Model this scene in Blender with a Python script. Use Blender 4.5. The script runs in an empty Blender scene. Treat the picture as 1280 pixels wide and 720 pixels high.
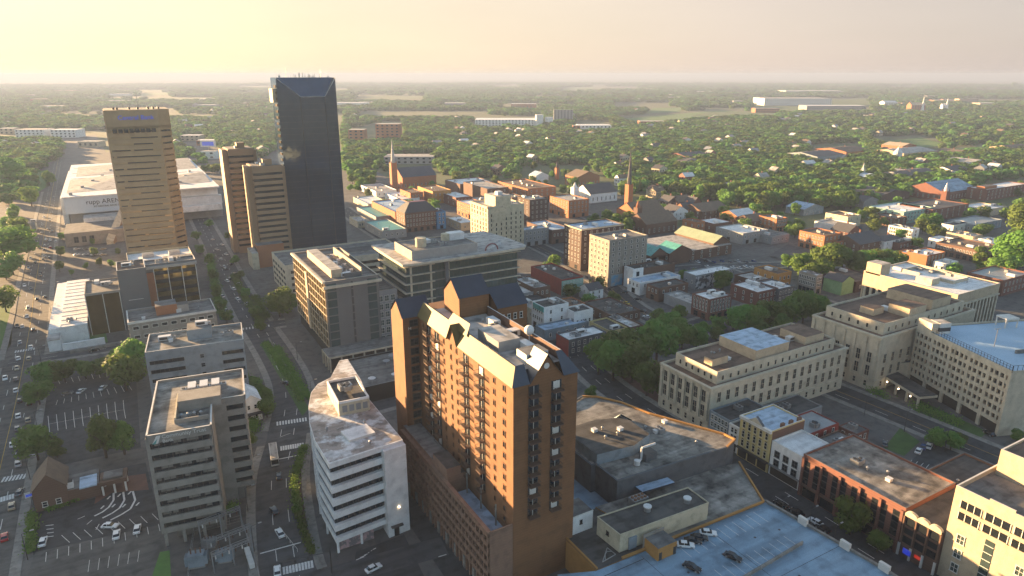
import bpy, math, random
from mathutils import Vector, Matrix
R = math.radians
rnd = random.Random(7)
scene = bpy.context.scene
col = scene.collection

# ---------------------------------------------------------------- camera, world, sun, exposure
# world axes follow the street grid: +Y along the avenues, +X along the cross streets, metres
FPX, CAM_H, HORIZON, YAW = 853.0, 122.0, 93.0, R(30)
PITCH = math.atan((360 - HORIZON) / FPX)
cam_d = bpy.data.cameras.new('camera')
cam_d.sensor_width = 36.0
cam_d.lens = 36.0 * FPX / 1280.0
cam_d.clip_start = 1.0
cam_d.clip_end = 120000.0
cam = bpy.data.objects.new('camera', cam_d)
col.objects.link(cam)
cam.location = (0, 0, CAM_H)
cam.rotation_euler = (R(90) - PITCH, 0, -YAW)
scene.camera = cam

SUN_EL, SUN_AZ = R(6.2), R(-29)          # azimuth from +Y towards +X
world = bpy.data.worlds.new('World')
scene.world = world
world.use_nodes = True
wn, wl = world.node_tree.nodes, world.node_tree.links
wn.clear()
sky = wn.new('ShaderNodeTexSky')
sky.sky_type = 'NISHITA'
sky.sun_disc = False
sky.sun_elevation = SUN_EL
sky.sun_rotation = SUN_AZ
sky.altitude = 300
sky.air_density = 1.0
sky.dust_density = 1.0
sky.ozone_density = 1.0
bg = wn.new('ShaderNodeBackground')
bg.inputs['Strength'].default_value = 0.05
VEIL = [(0.40, (1.6, 1.42, 1.38)), (0.62, (2.2, 1.84, 1.62)), (0.86, (2.75, 2.26, 1.68)), (0.93, (3.0, 2.56, 1.76))]
wo = wn.new('ShaderNodeOutputWorld')
# a thin high veil of summer haze lies in front of the blue low down, warmest towards the sun
def wnode(t, **k):
    n = wn.new(t)
    for a, v in k.items(): setattr(n, a, v)
    return n
wtc = wnode('ShaderNodeTexCoord')
wsep = wnode('ShaderNodeSeparateXYZ'); wl.new(wtc.outputs['Generated'], wsep.inputs[0])
wcl = wnode('ShaderNodeMapRange'); wcl.interpolation_type = 'SMOOTHSTEP'
wcl.inputs['From Min'].default_value = 0.09; wcl.inputs['From Max'].default_value = 0.21; wcl.inputs['To Min'].default_value = 0.93; wcl.inputs['To Max'].default_value = 0.05
wl.new(wsep.outputs['Z'], wcl.inputs['Value'])
wdot = wnode('ShaderNodeVectorMath', operation='DOT_PRODUCT'); wl.new(wtc.outputs['Generated'], wdot.inputs[0])
wdot.inputs[1].default_value = (math.sin(SUN_AZ), math.cos(SUN_AZ), 0.1)
wr = wnode('ShaderNodeValToRGB'); wm = wnode('ShaderNodeMapRange'); wm.inputs['From Min'].default_value = -1.0; wm.inputs['From Max'].default_value = 1.0
wl.new(wdot.outputs['Value'], wm.inputs['Value']); wl.new(wm.outputs[0], wr.inputs['Fac'])
els = wr.color_ramp.elements
els[0].position = 0.0; els[0].color = (0.85, 1.1, 1.55, 1)
els[1].position = 1.0; els[1].color = (3.1, 2.75, 1.9, 1)
for p_, c_ in VEIL: e = els.new(p_); e.color = (*c_, 1)
wnz = wnode('ShaderNodeTexNoise'); wnz.inputs['Scale'].default_value = 3.0; wnz.inputs['Detail'].default_value = 5
wmp = wnode('ShaderNodeMapping'); wmp.inputs['Scale'].default_value = (1, 1, 6); wl.new(wtc.outputs['Generated'], wmp.inputs[0]); wl.new(wmp.outputs[0], wnz.inputs['Vector'])
wml = wnode('ShaderNodeMapRange'); wml.inputs['To Min'].default_value = 0.93; wml.inputs['To Max'].default_value = 1.07; wl.new(wnz.outputs['Fac'], wml.inputs['Value'])
wv = wnode('ShaderNodeVectorMath', operation='SCALE'); wl.new(wr.outputs['Color'], wv.inputs[0]); wl.new(wml.outputs[0], wv.inputs['Scale'])
wmx = wnode('ShaderNodeMix', data_type='RGBA'); wl.new(wcl.outputs[0], wmx.inputs['Factor']); wsk = wnode('ShaderNodeVectorMath', operation='SCALE'); wsk.inputs['Scale'].default_value = 1.2; wl.new(sky.outputs[0], wsk.inputs[0]); wl.new(wsk.outputs[0], wmx.inputs['A']); wl.new(wv.outputs[0], wmx.inputs['B'])
wl.new(wmx.outputs['Result'], bg.inputs[0])
wl.new(bg.outputs[0], wo.inputs[0])

sun_d = bpy.data.lights.new('sun', 'SUN')
sun_d.energy = 5.0
sun_d.angle = R(0.5)
sun_d.color = (1.0, 0.63, 0.30)
sun = bpy.data.objects.new('sun', sun_d)
col.objects.link(sun)
sd = Vector((math.sin(SUN_AZ) * math.cos(SUN_EL), math.cos(SUN_AZ) * math.cos(SUN_EL), math.sin(SUN_EL)))
sun.rotation_euler = sd.to_track_quat('Z', 'Y').to_euler()
scene.view_settings.view_transform = 'Standard'
scene.view_settings.look = 'None'
scene.view_settings.exposure = 2.9
scene.view_settings.gamma = 1.0
scene.cycles.use_denoising = True
scene.cycles.max_bounces = 5
scene.cycles.diffuse_bounces = 2
scene.cycles.glossy_bounces = 3
scene.cycles.transmission_bounces = 2
scene.cycles.transparent_max_bounces = 4
scene.cycles.volume_bounces = 0
scene.cycles.caustics_reflective = False
scene.cycles.caustics_refractive = False

# ---------------------------------------------------------------- calibrated survey helpers
def P(px, py, z=0.0):
    "ground position (metres) of a point of the 1280 x 720 photograph lying at height z"
    x, y = px - 640.0, 360.0 - py
    f = math.cos(PITCH) * FPX + math.sin(PITCH) * y
    u = -math.sin(PITCH) * FPX + math.cos(PITCH) * y
    X = math.sin(YAW) * f + math.cos(YAW) * x
    Y = math.cos(YAW) * f - math.sin(YAW) * x
    t = (z - CAM_H) / u
    return X * t, Y * t
def to_px(X, Y, Z=0.0):
    r = math.cos(YAW) * X - math.sin(YAW) * Y
    f = math.sin(YAW) * X + math.cos(YAW) * Y
    u = Z - CAM_H
    d = math.cos(PITCH) * f - math.sin(PITCH) * u
    if d < 1: return (-9999, -9999)
    return 640 + FPX * r / d, 360 - FPX * (math.sin(PITCH) * f + math.cos(PITCH) * u) / d
def BX(z, NL, RT, FL, deep=2.2):
    "x0,x1,y0,y1 of a grid-aligned roof at height z from its near, right and far-left corners"
    x0, y0 = P(*NL, z)
    x1 = P(*RT, z)[0]
    y1 = P(*FL, z)[1]
    w = max(x1 - x0, 3)
    d = max(y1 - y0, 3)
    if math.hypot(x0, y0) > 330: d = min(d, max(deep * w, 12)) if deep else d
    return x0, x0 + w, y0, y0 + d

# ---------------------------------------------------------------- materials
MATS = {}
def mat(name, c, rough=0.85, c2=None, scale=0.25, var=0.25, metal=0.0, spec=0.5, emit=None, es=1.0, bump=0.0, bscale=3.0, rand=0.0, ior=1.5, sharp=False):
    m = bpy.data.materials.new(name)
    m.use_nodes = True
    nt = m.node_tree
    b = nt.nodes['Principled BSDF']
    b.inputs['Roughness'].default_value = rough
    b.inputs['Metallic'].default_value = metal
    b.inputs['IOR'].default_value = ior
    b.inputs['Specular IOR Level'].default_value = spec
    if c2 is None: c2 = tuple(v * (1 - var) for v in c)
    tc = nt.nodes.new('ShaderNodeTexCoord')
    n = nt.nodes.new('ShaderNodeTexNoise')
    n.inputs['Scale'].default_value = scale
    n.inputs['Detail'].default_value = 8
    n.inputs['Roughness'].default_value = 0.65
    nt.links.new(tc.outputs['Object'], n.inputs['Vector'])
    rp = nt.nodes.new('ShaderNodeValToRGB')
    rp.color_ramp.elements[0].position = 0.47 if sharp else 0.34
    rp.color_ramp.elements[1].position = 0.55 if sharp else 0.66
    rp.color_ramp.elements[0].color = (*c2, 1)
    rp.color_ramp.elements[1].color = (*c, 1)
    nt.links.new(n.outputs['Fac'], rp.inputs['Fac'])
    out = rp.outputs['Color']
    if rand:
        oi = nt.nodes.new('ShaderNodeObjectInfo')
        hv = nt.nodes.new('ShaderNodeHueSaturation')
        mr = nt.nodes.new('ShaderNodeMapRange')
        mr.inputs['To Min'].default_value = 1 - rand
        mr.inputs['To Max'].default_value = 1 + rand
        nt.links.new(oi.outputs['Random'], mr.inputs['Value'])
        nt.links.new(mr.outputs[0], hv.inputs['Value'])
        mh = nt.nodes.new('ShaderNodeMath'); mh.operation = 'MULTIPLY_ADD'
        mh.inputs[1].default_value = 0.06; mh.inputs[2].default_value = 0.465
        nt.links.new(oi.outputs['Random'], mh.inputs[0])
        nt.links.new(mh.outputs[0], hv.inputs['Hue'])
        nt.links.new(out, hv.inputs['Color'])
        out = hv.outputs['Color']
    nt.links.new(out, b.inputs['Base Color'])
    if bump:
        n2 = nt.nodes.new('ShaderNodeTexNoise')
        n2.inputs['Scale'].default_value = bscale
        nt.links.new(tc.outputs['Object'], n2.inputs['Vector'])
        bp = nt.nodes.new('ShaderNodeBump')
        bp.inputs['Strength'].default_value = bump
        bp.inputs['Distance'].default_value = 0.2
        nt.links.new(n2.outputs['Fac'], bp.inputs['Height'])
        nt.links.new(bp.outputs['Normal'], b.inputs['Normal'])
    if emit:
        b.inputs['Emission Color'].default_value = (*emit, 1)
        b.inputs['Emission Strength'].default_value = es
    MATS[name] = m
    return m
def brickmat(name, c, c2, mortar):
    m = mat(name, c, 0.9)
    nt = m.node_tree
    b = nt.nodes['Principled BSDF']
    old = b.inputs['Base Color'].links[0].from_socket
    n = nt.nodes.new('ShaderNodeTexNoise'); n.inputs['Scale'].default_value = 1.7; n.inputs['Detail'].default_value = 10
    tc = nt.nodes.new('ShaderNodeTexCoord')
    nt.links.new(tc.outputs['Object'], n.inputs['Vector'])
    w = nt.nodes.new('ShaderNodeTexWave'); w.wave_type = 'BANDS'; w.bands_direction = 'Z'
    w.inputs['Scale'].default_value = 0.42; w.inputs['Distortion'].default_value = 0.0
    nt.links.new(tc.outputs['Object'], w.inputs['Vector'])
    mx = nt.nodes.new('ShaderNodeMix'); mx.data_type = 'RGBA'
    mx.inputs['B'].default_value = (*c2, 1)
    nt.links.new(old, mx.inputs['A'])
    nt.links.new(n.outputs['Fac'], mx.inputs['Factor'])
    mx2 = nt.nodes.new('ShaderNodeMix'); mx2.data_type = 'RGBA'
    mx2.inputs['B'].default_value = (*mortar, 1)
    ml = nt.nodes.new('ShaderNodeMath'); ml.operation = 'MULTIPLY'; ml.inputs[1].default_value = 0.16
    nt.links.new(w.outputs['Fac'], ml.inputs[0])
    nt.links.new(mx.outputs['Result'], mx2.inputs['A'])
    nt.links.new(ml.outputs[0], mx2.inputs['Factor'])
    nt.links.new(mx2.outputs['Result'], b.inputs['Base Color'])
    return m
mat('asphalt', (0.075, 0.078, 0.083), 0.9, (0.055, 0.057, 0.061), 0.12)
mat('asphalt_dark', (0.05, 0.052, 0.056), 0.9, (0.037, 0.0385, 0.042), 0.2)
mat('asphalt_pale', (0.105, 0.104, 0.1), 0.92, (0.075, 0.075, 0.073), 0.1)
mat('concrete', (0.25, 0.24, 0.22), 0.9, (0.17, 0.165, 0.155), 0.3)
mat('paving', (0.12, 0.118, 0.115), 0.9, (0.07, 0.069, 0.068), 0.05)
mat('brick_paving', (0.17, 0.085, 0.06), 0.9, (0.12, 0.065, 0.05), 0.3)
mat('paint_white', (0.72, 0.72, 0.70), 0.8, var=0.3, scale=1.5)
mat('paint_yellow', (0.55, 0.36, 0.06), 0.8)
mat('grass', (0.06, 0.125, 0.03), 0.95, (0.04, 0.085, 0.02), 0.3)
mat('grass_bright', (0.075, 0.18, 0.035), 0.95, (0.055, 0.135, 0.028), 0.5)
mat('soil', (0.07, 0.05, 0.035), 0.95)
brickmat('brick_hotel', (0.235, 0.105, 0.042), (0.17, 0.076, 0.033), (0.28, 0.16, 0.08))
brickmat('brick_podium', (0.27, 0.155, 0.105), (0.21, 0.12, 0.082), (0.28, 0.2, 0.15))
brickmat('brick_red', (0.19, 0.072, 0.05), (0.14, 0.056, 0.042), (0.25, 0.17, 0.13))
brickmat('brick_orange', (0.40, 0.155, 0.06), (0.30, 0.11, 0.05), (0.3, 0.2, 0.14))
brickmat('brick_brown', (0.15, 0.08, 0.055), (0.11, 0.06, 0.042), (0.2, 0.15, 0.12))
brickmat('brick_dark', (0.085, 0.05, 0.042), (0.06, 0.04, 0.034), (0.13, 0.1, 0.09))
mat('limestone', (0.56, 0.50, 0.39), 0.88, (0.46, 0.41, 0.32), 0.35)
mat('cream', (0.55, 0.49, 0.36), 0.85, (0.46, 0.41, 0.3), 0.2)
mat('stucco', (0.50, 0.40, 0.28), 0.85, (0.43, 0.345, 0.245), 0.25)
mat('yellow_stucco', (0.52, 0.42, 0.19), 0.85, (0.43, 0.35, 0.17), 0.4)
mat('ochre', (0.42, 0.215, 0.06), 0.85, (0.34, 0.17, 0.05), 0.35)
mat('precast', (0.30, 0.275, 0.24), 0.85, (0.24, 0.22, 0.195), 0.2)
mat('precast_dark', (0.19, 0.175, 0.155), 0.85, (0.155, 0.142, 0.128), 0.15)
mat('tan_panel', (0.36, 0.27, 0.15), 0.6, (0.30, 0.22, 0.125), 0.08)
mat('brown_panel', (0.30, 0.20, 0.115), 0.75, (0.25, 0.165, 0.1), 0.1)
mat('white_wall', (0.78, 0.78, 0.77), 0.8, (0.68, 0.68, 0.68), 0.25)
mat('grey_wall', (0.27, 0.28, 0.29), 0.8, (0.21, 0.22, 0.23), 0.25)
mat('blue_grey_wall', (0.22, 0.27, 0.31), 0.75, (0.18, 0.22, 0.255), 0.2)
mat('slate_wall', (0.10, 0.11, 0.125), 0.7, (0.08, 0.09, 0.1), 0.2)
mat('dark_grey_panel', (0.13, 0.13, 0.132), 0.6, (0.11, 0.11, 0.113), 0.1)
mat('red_wall', (0.26, 0.04, 0.03), 0.85, (0.2, 0.035, 0.028), 0.4)
mat('green_wall', (0.25, 0.42, 0.22), 0.8)
mat('teal_wall', (0.30, 0.48, 0.42), 0.8)
mat('blue_wall', (0.07, 0.20, 0.40), 0.8)
mat('roof_grey', (0.19, 0.185, 0.18), 0.92, (0.10, 0.10, 0.10), 0.11, sharp=False)
mat('roof_dark', (0.085, 0.083, 0.08), 0.95, (0.045, 0.045, 0.047), 0.13)
mat('roof_brown', (0.17, 0.11, 0.08), 0.95, (0.115, 0.075, 0.055), 0.14)
mat('roof_white', (0.82, 0.82, 0.82), 0.8, (0.62, 0.62, 0.62), 0.16)
mat('roof_pale', (0.42, 0.40, 0.38), 0.85, (0.30, 0.29, 0.275), 0.15)
mat('roof_bluish', (0.36, 0.47, 0.60), 0.8, (0.30, 0.40, 0.52), 0.1)
mat('deck_pale', (0.36, 0.50, 0.64), 0.7, (0.29, 0.42, 0.55), 0.08)  # blue sky light put into the deck colour
mat('deck_blue', (0.215, 0.33, 0.44), 0.65, (0.165, 0.26, 0.355), 0.06)  # on the parking deck, blue sky light is put into a grey surface
mat('roof_stained', (0.58, 0.59, 0.60), 0.9, (0.30, 0.265, 0.24), 0.17, sharp=True)
mat('roof_weathered', (0.30, 0.285, 0.26), 0.92, (0.085, 0.078, 0.07), 0.14)
mat('shingle', (0.075, 0.075, 0.085), 0.8, (0.055, 0.055, 0.062), 0.8)
mat('shingle_brown', (0.17, 0.12, 0.085), 0.9, (0.12, 0.09, 0.065), 0.5)
mat('metal_navy', (0.055, 0.065, 0.09), 0.38, metal=0.3)
mat('metal_tan', (0.14, 0.105, 0.032), 0.6, metal=0.0, spec=0.25, var=0.2)
mat('metal_teal', (0.10, 0.36, 0.33), 0.5, var=0.2)
mat('metal_sage', (0.30, 0.36, 0.24), 0.6)
mat('metal_maroon', (0.20, 0.045, 0.05), 0.5)
mat('metal_grey', (0.36, 0.37, 0.38), 0.45, metal=0.5)
mat('pale_panel', (0.50, 0.58, 0.66), 0.6, var=0.06)
mat('metal_white', (0.70, 0.70, 0.70), 0.45)
mat('metal_dark', (0.04, 0.04, 0.043), 0.5)
mat('railing_bronze', (0.07, 0.045, 0.03), 0.6)
mat('rust', (0.25, 0.12, 0.06), 0.8)
mat('glass', (0.018, 0.022, 0.026), 0.06, ior=1.6, bump=0.02, bscale=0.6)
mat('glass_black', (0.06, 0.095, 0.14), 0.04, spec=0.5, metal=0.6, ior=1.6, bump=0.03, bscale=0.12)
mat('glass_bronze', (0.16, 0.10, 0.03), 0.10, metal=0.55, bump=0.05, bscale=0.2)
mat('glass_tan', (0.36, 0.27, 0.15), 0.28, metal=0.35, bump=0.05, bscale=0.2)
mat('glass_gold', (0.34, 0.24, 0.09), 0.12, metal=0.8, bump=0.05, bscale=0.25)
mat('glass_teal', (0.12, 0.18, 0.175), 0.05, metal=0.6, bump=0.03, bscale=0.25)
def panes(name, sx, sz, tilt):
    "each pane of a glass wall sits at a slightly different angle"
    nt = MATS[name].node_tree; b = nt.nodes['Principled BSDF']
    g = nt.nodes.new('ShaderNodeNewGeometry'); tc = nt.nodes.new('ShaderNodeTexCoord')
    dv = nt.nodes.new('ShaderNodeVectorMath'); dv.operation = 'DIVIDE'; dv.inputs[1].default_value = (sx, sx, sz); nt.links.new(tc.outputs['Object'], dv.inputs[0])
    ad = nt.nodes.new('ShaderNodeVectorMath'); ad.operation = 'ADD'; ad.inputs[1].default_value = (0.013, 0.017, 0.011); nt.links.new(dv.outputs[0], ad.inputs[0])
    fl = nt.nodes.new('ShaderNodeVectorMath'); fl.operation = 'FLOOR'; nt.links.new(ad.outputs[0], fl.inputs[0])
    wn_ = nt.nodes.new('ShaderNodeTexWhiteNoise'); wn_.noise_dimensions = '3D'; nt.links.new(fl.outputs[0], wn_.inputs['Vector'])
    sb = nt.nodes.new('ShaderNodeVectorMath'); sb.operation = 'SUBTRACT'; sb.inputs[1].default_value = (0.5, 0.5, 0.5); nt.links.new(wn_.outputs['Color'], sb.inputs[0])
    sc = nt.nodes.new('ShaderNodeVectorMath'); sc.operation = 'SCALE'; sc.inputs['Scale'].default_value = tilt; nt.links.new(sb.outputs[0], sc.inputs[0])
    base = b.inputs['Normal'].links[0].from_socket if b.inputs['Normal'].links else g.outputs['Normal']
    a2 = nt.nodes.new('ShaderNodeVectorMath'); a2.operation = 'ADD'; nt.links.new(base, a2.inputs[0]); nt.links.new(sc.outputs[0], a2.inputs[1])
    nn = nt.nodes.new('ShaderNodeVectorMath'); nn.operation = 'NORMALIZE'; nt.links.new(a2.outputs[0], nn.inputs[0]); nt.links.new(nn.outputs[0], b.inputs['Normal'])
for nm in ('glass_black', 'glass_teal', 'glass'):
    MATS[nm].node_tree.nodes['Principled BSDF'].inputs['Specular Tint'].default_value = (0.55, 0.78, 1.0, 1)
for nm, sx, sz, t_ in (('glass_black', 1.55, 4.0, 0.012), ('glass_teal', 2.0, 4.2, 0.03), ('glass_bronze', 1.5, 4.0, 0.09), ('glass_gold', 2.2, 3.7, 0.09), ('glass', 0.9, 1.7, 0.05)): panes(nm, sx, sz, t_)
mat('interior_dark', (0.022, 0.020, 0.018), 0.9)  # near-black colour stands in for the shade inside garages and arcades
mat('trim_white', (0.68, 0.66, 0.62), 0.7)
mat('trim_dark', (0.05, 0.05, 0.05), 0.6)
mat('leaf', (0.115, 0.21, 0.035), 0.7, (0.07, 0.145, 0.025), 0.35, rand=0.35, spec=0.25)
mat('leaf_far', (0.098, 0.20, 0.045), 0.85, (0.068, 0.15, 0.036), 0.2, rand=0.35, spec=0.15)
for nm in ('leaf', 'leaf_far'):      # thin leaves let part of the light through
    nt = MATS[nm].node_tree; pb_ = nt.nodes['Principled BSDF']; src = pb_.inputs['Base Color'].links[0].from_socket
    tr = nt.nodes.new('ShaderNodeBsdfTranslucent'); mxs = nt.nodes.new('ShaderNodeMixShader'); mxs.inputs[0].default_value = 0.38
    hv = nt.nodes.new('ShaderNodeHueSaturation'); hv.inputs['Value'].default_value = 1.5; hv.inputs['Hue'].default_value = 0.485
    nt.links.new(src, hv.inputs['Color']); nt.links.new(hv.outputs[0], tr.inputs['Color'])
    nt.links.new(pb_.outputs[0], mxs.inputs[1]); nt.links.new(tr.outputs[0], mxs.inputs[2])
    nt.links.new(mxs.outputs[0], nt.nodes['Material Output'].inputs['Surface'])
mat('bark', (0.09, 0.065, 0.045), 0.95)
mat('rubber', (0.02, 0.02, 0.02), 0.8)
mat('mural_blue', (0.08, 0.28, 0.48), 0.85, (0.25, 0.33, 0.38), 0.22, sharp=True)
mat('mural_mono', (0.50, 0.50, 0.52), 0.85, (0.05, 0.05, 0.06), 0.3, sharp=True)
mat('mural_pink', (0.45, 0.30, 0.30), 0.85, (0.16, 0.14, 0.15), 0.4, sharp=True)
mat('sign_blue', (0.08, 0.14, 0.55), 0.5, emit=(0.05, 0.1, 0.7), es=0.05)
mat('sign_red', (0.25, 0.015, 0.012), 0.5, emit=(1, 0.06, 0.03), es=0.05)
mat('sign_neon', (0.015, 0.025, 0.22), 0.5, emit=(0.05, 0.1, 1), es=0.05)
mat('lamp_lit', (1, 0.8, 0.6), 0.5, emit=(1, 0.78, 0.5), es=1.6)
for nm, c in dict(white=(0.75, 0.75, 0.75), black=(0.012, 0.012, 0.014), silver=(0.42, 0.43, 0.45), grey=(0.12, 0.125, 0.135), red=(0.38, 0.02, 0.02), blue=(0.03, 0.07, 0.2), tan=(0.35, 0.29, 0.2), yellow=(0.6, 0.45, 0.02)).items():
    mat('car_' + nm, c, 0.25, var=0.05, spec=0.6)

def weather(name, spots=0.35, streak=0.25, sc=0.5):
    "worn surfaces: fine grain, blotchy stains and long drag marks with shapes of their own"
    nt = MATS[name].node_tree; b = nt.nodes['Principled BSDF']; src = b.inputs['Base Color'].links[0].from_socket
    tc = nt.nodes.new('ShaderNodeTexCoord')
    def layer(scale, stretch, lo, hi, amt, src):
        mp = nt.nodes.new('ShaderNodeMapping'); mp.inputs['Scale'].default_value = stretch; nt.links.new(tc.outputs['Object'], mp.inputs[0])
        n = nt.nodes.new('ShaderNodeTexNoise'); n.inputs['Scale'].default_value = scale; n.inputs['Detail'].default_value = 6; nt.links.new(mp.outputs[0], n.inputs['Vector'])
        r = nt.nodes.new('ShaderNodeMapRange'); r.inputs['From Min'].default_value = lo; r.inputs['From Max'].default_value = hi; r.inputs['To Min'].default_value = 1.0 - amt; r.inputs['To Max'].default_value = 1.0 + amt * 0.35; nt.links.new(n.outputs['Fac'], r.inputs['Value'])
        v = nt.nodes.new('ShaderNodeVectorMath'); v.operation = 'SCALE'; nt.links.new(src, v.inputs[0]); nt.links.new(r.outputs[0], v.inputs['Scale']); return v.outputs[0]
    src = layer(sc, (1, 1, 1), 0.34, 0.5, spots, src)
    src = layer(sc * 0.7, (0.12, 2.2, 1), 0.36, 0.56, streak, src)
    src = layer(6.0, (1, 1, 1), 0.3, 0.7, 0.18, src)
    nt.links.new(src, b.inputs['Base Color'])
for nm, a_, c_, d_ in (('asphalt', 0.3, 0.25, 0.3), ('asphalt_dark', 0.35, 0.2, 0.35), ('asphalt_pale', 0.3, 0.25, 0.3), ('deck_blue', 0.3, 0.22, 0.22), ('roof_grey', 0.35, 0.3, 0.35), ('roof_dark', 0.4, 0.3, 0.3), ('roof_brown', 0.35, 0.25, 0.3), ('roof_white', 0.16, 0.12, 0.35), ('roof_pale', 0.35, 0.25, 0.3), ('roof_weathered', 0.5, 0.3, 0.3), ('roof_bluish', 0.3, 0.2, 0.35), ('paving', 0.3, 0.1, 0.3), ('concrete', 0.25, 0.1, 0.5),
        ('limestone', 0.14, 0.1, 0.3), ('precast', 0.16, 0.1, 0.35), ('white_wall', 0.12, 0.08, 0.4), ('stucco', 0.12, 0.08, 0.4), ('blue_grey_wall', 0.15, 0.1, 0.4), ('slate_wall', 0.2, 0.1, 0.4), ('cream', 0.14, 0.1, 0.4), ('metal_teal', 0.2, 0.1, 0.5), ('roof_stained', 0.35, 0.2, 0.4), ('brick_hotel', 0.14, 0.08, 0.35), ('brick_podium', 0.18, 0.1, 0.4), ('tan_panel', 0.12, 0.05, 0.2)): weather(nm, a_, c_, d_)

# ---------------------------------------------------------------- mesh builder and object helpers
class MB:
    def __init__(s): s.v = []; s.f = []; s.m = []; s.mats = []
    def mi(s, name):
        if name not in s.mats: s.mats.append(name)
        return s.mats.index(name)
    def face(s, pts, m):
        k = len(s.v); s.v += [tuple(p) for p in pts]
        s.f.append(tuple(range(k, k + len(pts)))); s.m.append(s.mi(m))
    def box(s, x0, x1, y0, y1, z0, z1, m, top=None, bottom=True):
        k = len(s.v)
        s.v += [(x0, y0, z0), (x1, y0, z0), (x1, y1, z0), (x0, y1, z0), (x0, y0, z1), (x1, y0, z1), (x1, y1, z1), (x0, y1, z1)]
        F = [(0, 1, 5, 4), (1, 2, 6, 5), (2, 3, 7, 6), (3, 0, 4, 7), (4, 5, 6, 7)] + ([(3, 2, 1, 0)] if bottom else [])
        a, t = s.mi(m), s.mi(top or m)
        for i, q in enumerate(F):
            s.f.append(tuple(k + j for j in q)); s.m.append(t if i == 4 else a)
    def prism(s, poly, z0, z1, m, top=None):
        n = len(poly); k = len(s.v)
        s.v += [(x, y, z0) for x, y in poly] + [(x, y, z1) for x, y in poly]
        for i in range(n):
            j = (i + 1) % n
            s.f.append((k + i, k + j, k + n + j, k + n + i)); s.m.append(s.mi(m))
        s.f.append(tuple(k + n + i for i in range(n))); s.m.append(s.mi(top or m))
        s.f.append(tuple(k + i for i in reversed(range(n)))); s.m.append(s.mi(m))
    def shell(s, x0, x1, y0, y1, z0, z1, par, m, cap=None, th=0.35):
        "walls with a parapet: outer faces, coping, inner faces down to the roof"
        cap = cap or m
        o = [(x0, y0), (x1, y0), (x1, y1), (x0, y1)]
        i_ = [(x0 + th, y0 + th), (x1 - th, y0 + th), (x1 - th, y1 - th), (x0 + th, y1 - th)]
        t = z1 + par
        for a in range(4):
            b = (a + 1) % 4
            s.face([(*o[a], z0), (*o[b], z0), (*o[b], t), (*o[a], t)], m)
            s.face([(*o[a], t), (*o[b], t), (*i_[b], t), (*i_[a], t)], cap)
            s.face([(*i_[b], z1), (*i_[a], z1), (*i_[a], t), (*i_[b], t)], m)
    def cyl(s, x, y, z0, z1, r, m, n=10, r2=None):
        r2 = r if r2 is None else r2
        k = len(s.v); a = s.mi(m)
        for zz, rr in ((z0, r), (z1, r2)):
            for i in range(n):
                t = 2 * math.pi * i / n
                s.v.append((x + rr * math.cos(t), y + rr * math.sin(t), zz))
        for i in range(n):
            j = (i + 1) % n
            s.f.append((k + i, k + j, k + n + j, k + n + i)); s.m.append(a)
        s.f.append(tuple(k + n + i for i in range(n))); s.m.append(a)
    def bar(s, p, q, r, m, n=6):
        p, q = Vector(p), Vector(q); d = (q - p).normalized()
        u = d.orthogonal().normalized(); w = d.cross(u); k = len(s.v); a = s.mi(m)
        for c in (p, q):
            for i in range(n):
                t = 2 * math.pi * i / n
                s.v.append(tuple(c + r * (math.cos(t) * u + math.sin(t) * w)))
        for i in range(n):
            j = (i + 1) % n
            s.f.append((k + i, k + j, k + n + j, k + n + i)); s.m.append(a)
        s.f.append(tuple(k + n + i for i in range(n))); s.m.append(a)
        s.f.append(tuple(k + i for i in reversed(range(n)))); s.m.append(a)
    def gable(s, x0, x1, y0, y1, z0, zr, axis, roof, wall, ov=0.4):
        "gable roof; axis is the direction of the ridge"
        if axis == 'x':
            ym = (y0 + y1) / 2
            s.face([(x0 - ov, y0 - ov, z0), (x1 + ov, y0 - ov, z0), (x1 + ov, ym, zr), (x0 - ov, ym, zr)], roof)
            s.face([(x1 + ov, y1 + ov, z0), (x0 - ov, y1 + ov, z0), (x0 - ov, ym, zr), (x1 + ov, ym, zr)], roof)
            for xx in (x0, x1): s.face([(xx, y0, z0), (xx, y1, z0), (xx, ym, zr - 0.15)], wall)
        else:
            xm = (x0 + x1) / 2
            s.face([(x0 - ov, y1 + ov, z0), (x0 - ov, y0 - ov, z0), (xm, y0 - ov, zr), (xm, y1 + ov, zr)], roof)
            s.face([(x1 + ov, y0 - ov, z0), (x1 + ov, y1 + ov, z0), (xm, y1 + ov, zr), (xm, y0 - ov, zr)], roof)
            for yy in (y0, y1): s.face([(x0, yy, z0), (x1, yy, z0), (xm, yy, zr - 0.15)], wall)
    def hip(s, x0, x1, y0, y1, z0, z1, inset, roof, top=None, ov=0.3):
        a = [(x0 - ov, y0 - ov, z0), (x1 + ov, y0 - ov, z0), (x1 + ov, y1 + ov, z0), (x0 - ov, y1 + ov, z0)]
        ix, iy = min(inset, (x1 - x0) * 0.48), min(inset, (y1 - y0) * 0.48)
        b = [(x0 + ix, y0 + iy, z1), (x1 - ix, y0 + iy, z1), (x1 - ix, y1 - iy, z1), (x0 + ix, y1 - iy, z1)]
        for i in range(4):
            j = (i + 1) % 4
            s.face([a[i], a[j], b[j], b[i]], roof)
        s.face(b, top or roof)
    def mesh(s, name):
        me = bpy.data.meshes.new(name)
        me.from_pydata(s.v, [], s.f)
        for n in s.mats: me.materials.append(MATS[n])
        me.polygons.foreach_set('material_index', s.m)
        me.update()
        return me
    def make(s, name, parent=None, loc=(0, 0, 0), rotz=0.0):
        o = bpy.data.objects.new(name, s.mesh(name))
        col.objects.link(o)
        o.location = loc; o.rotation_euler = (0, 0, rotz)
        if parent: o.parent = parent
        return o
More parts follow.
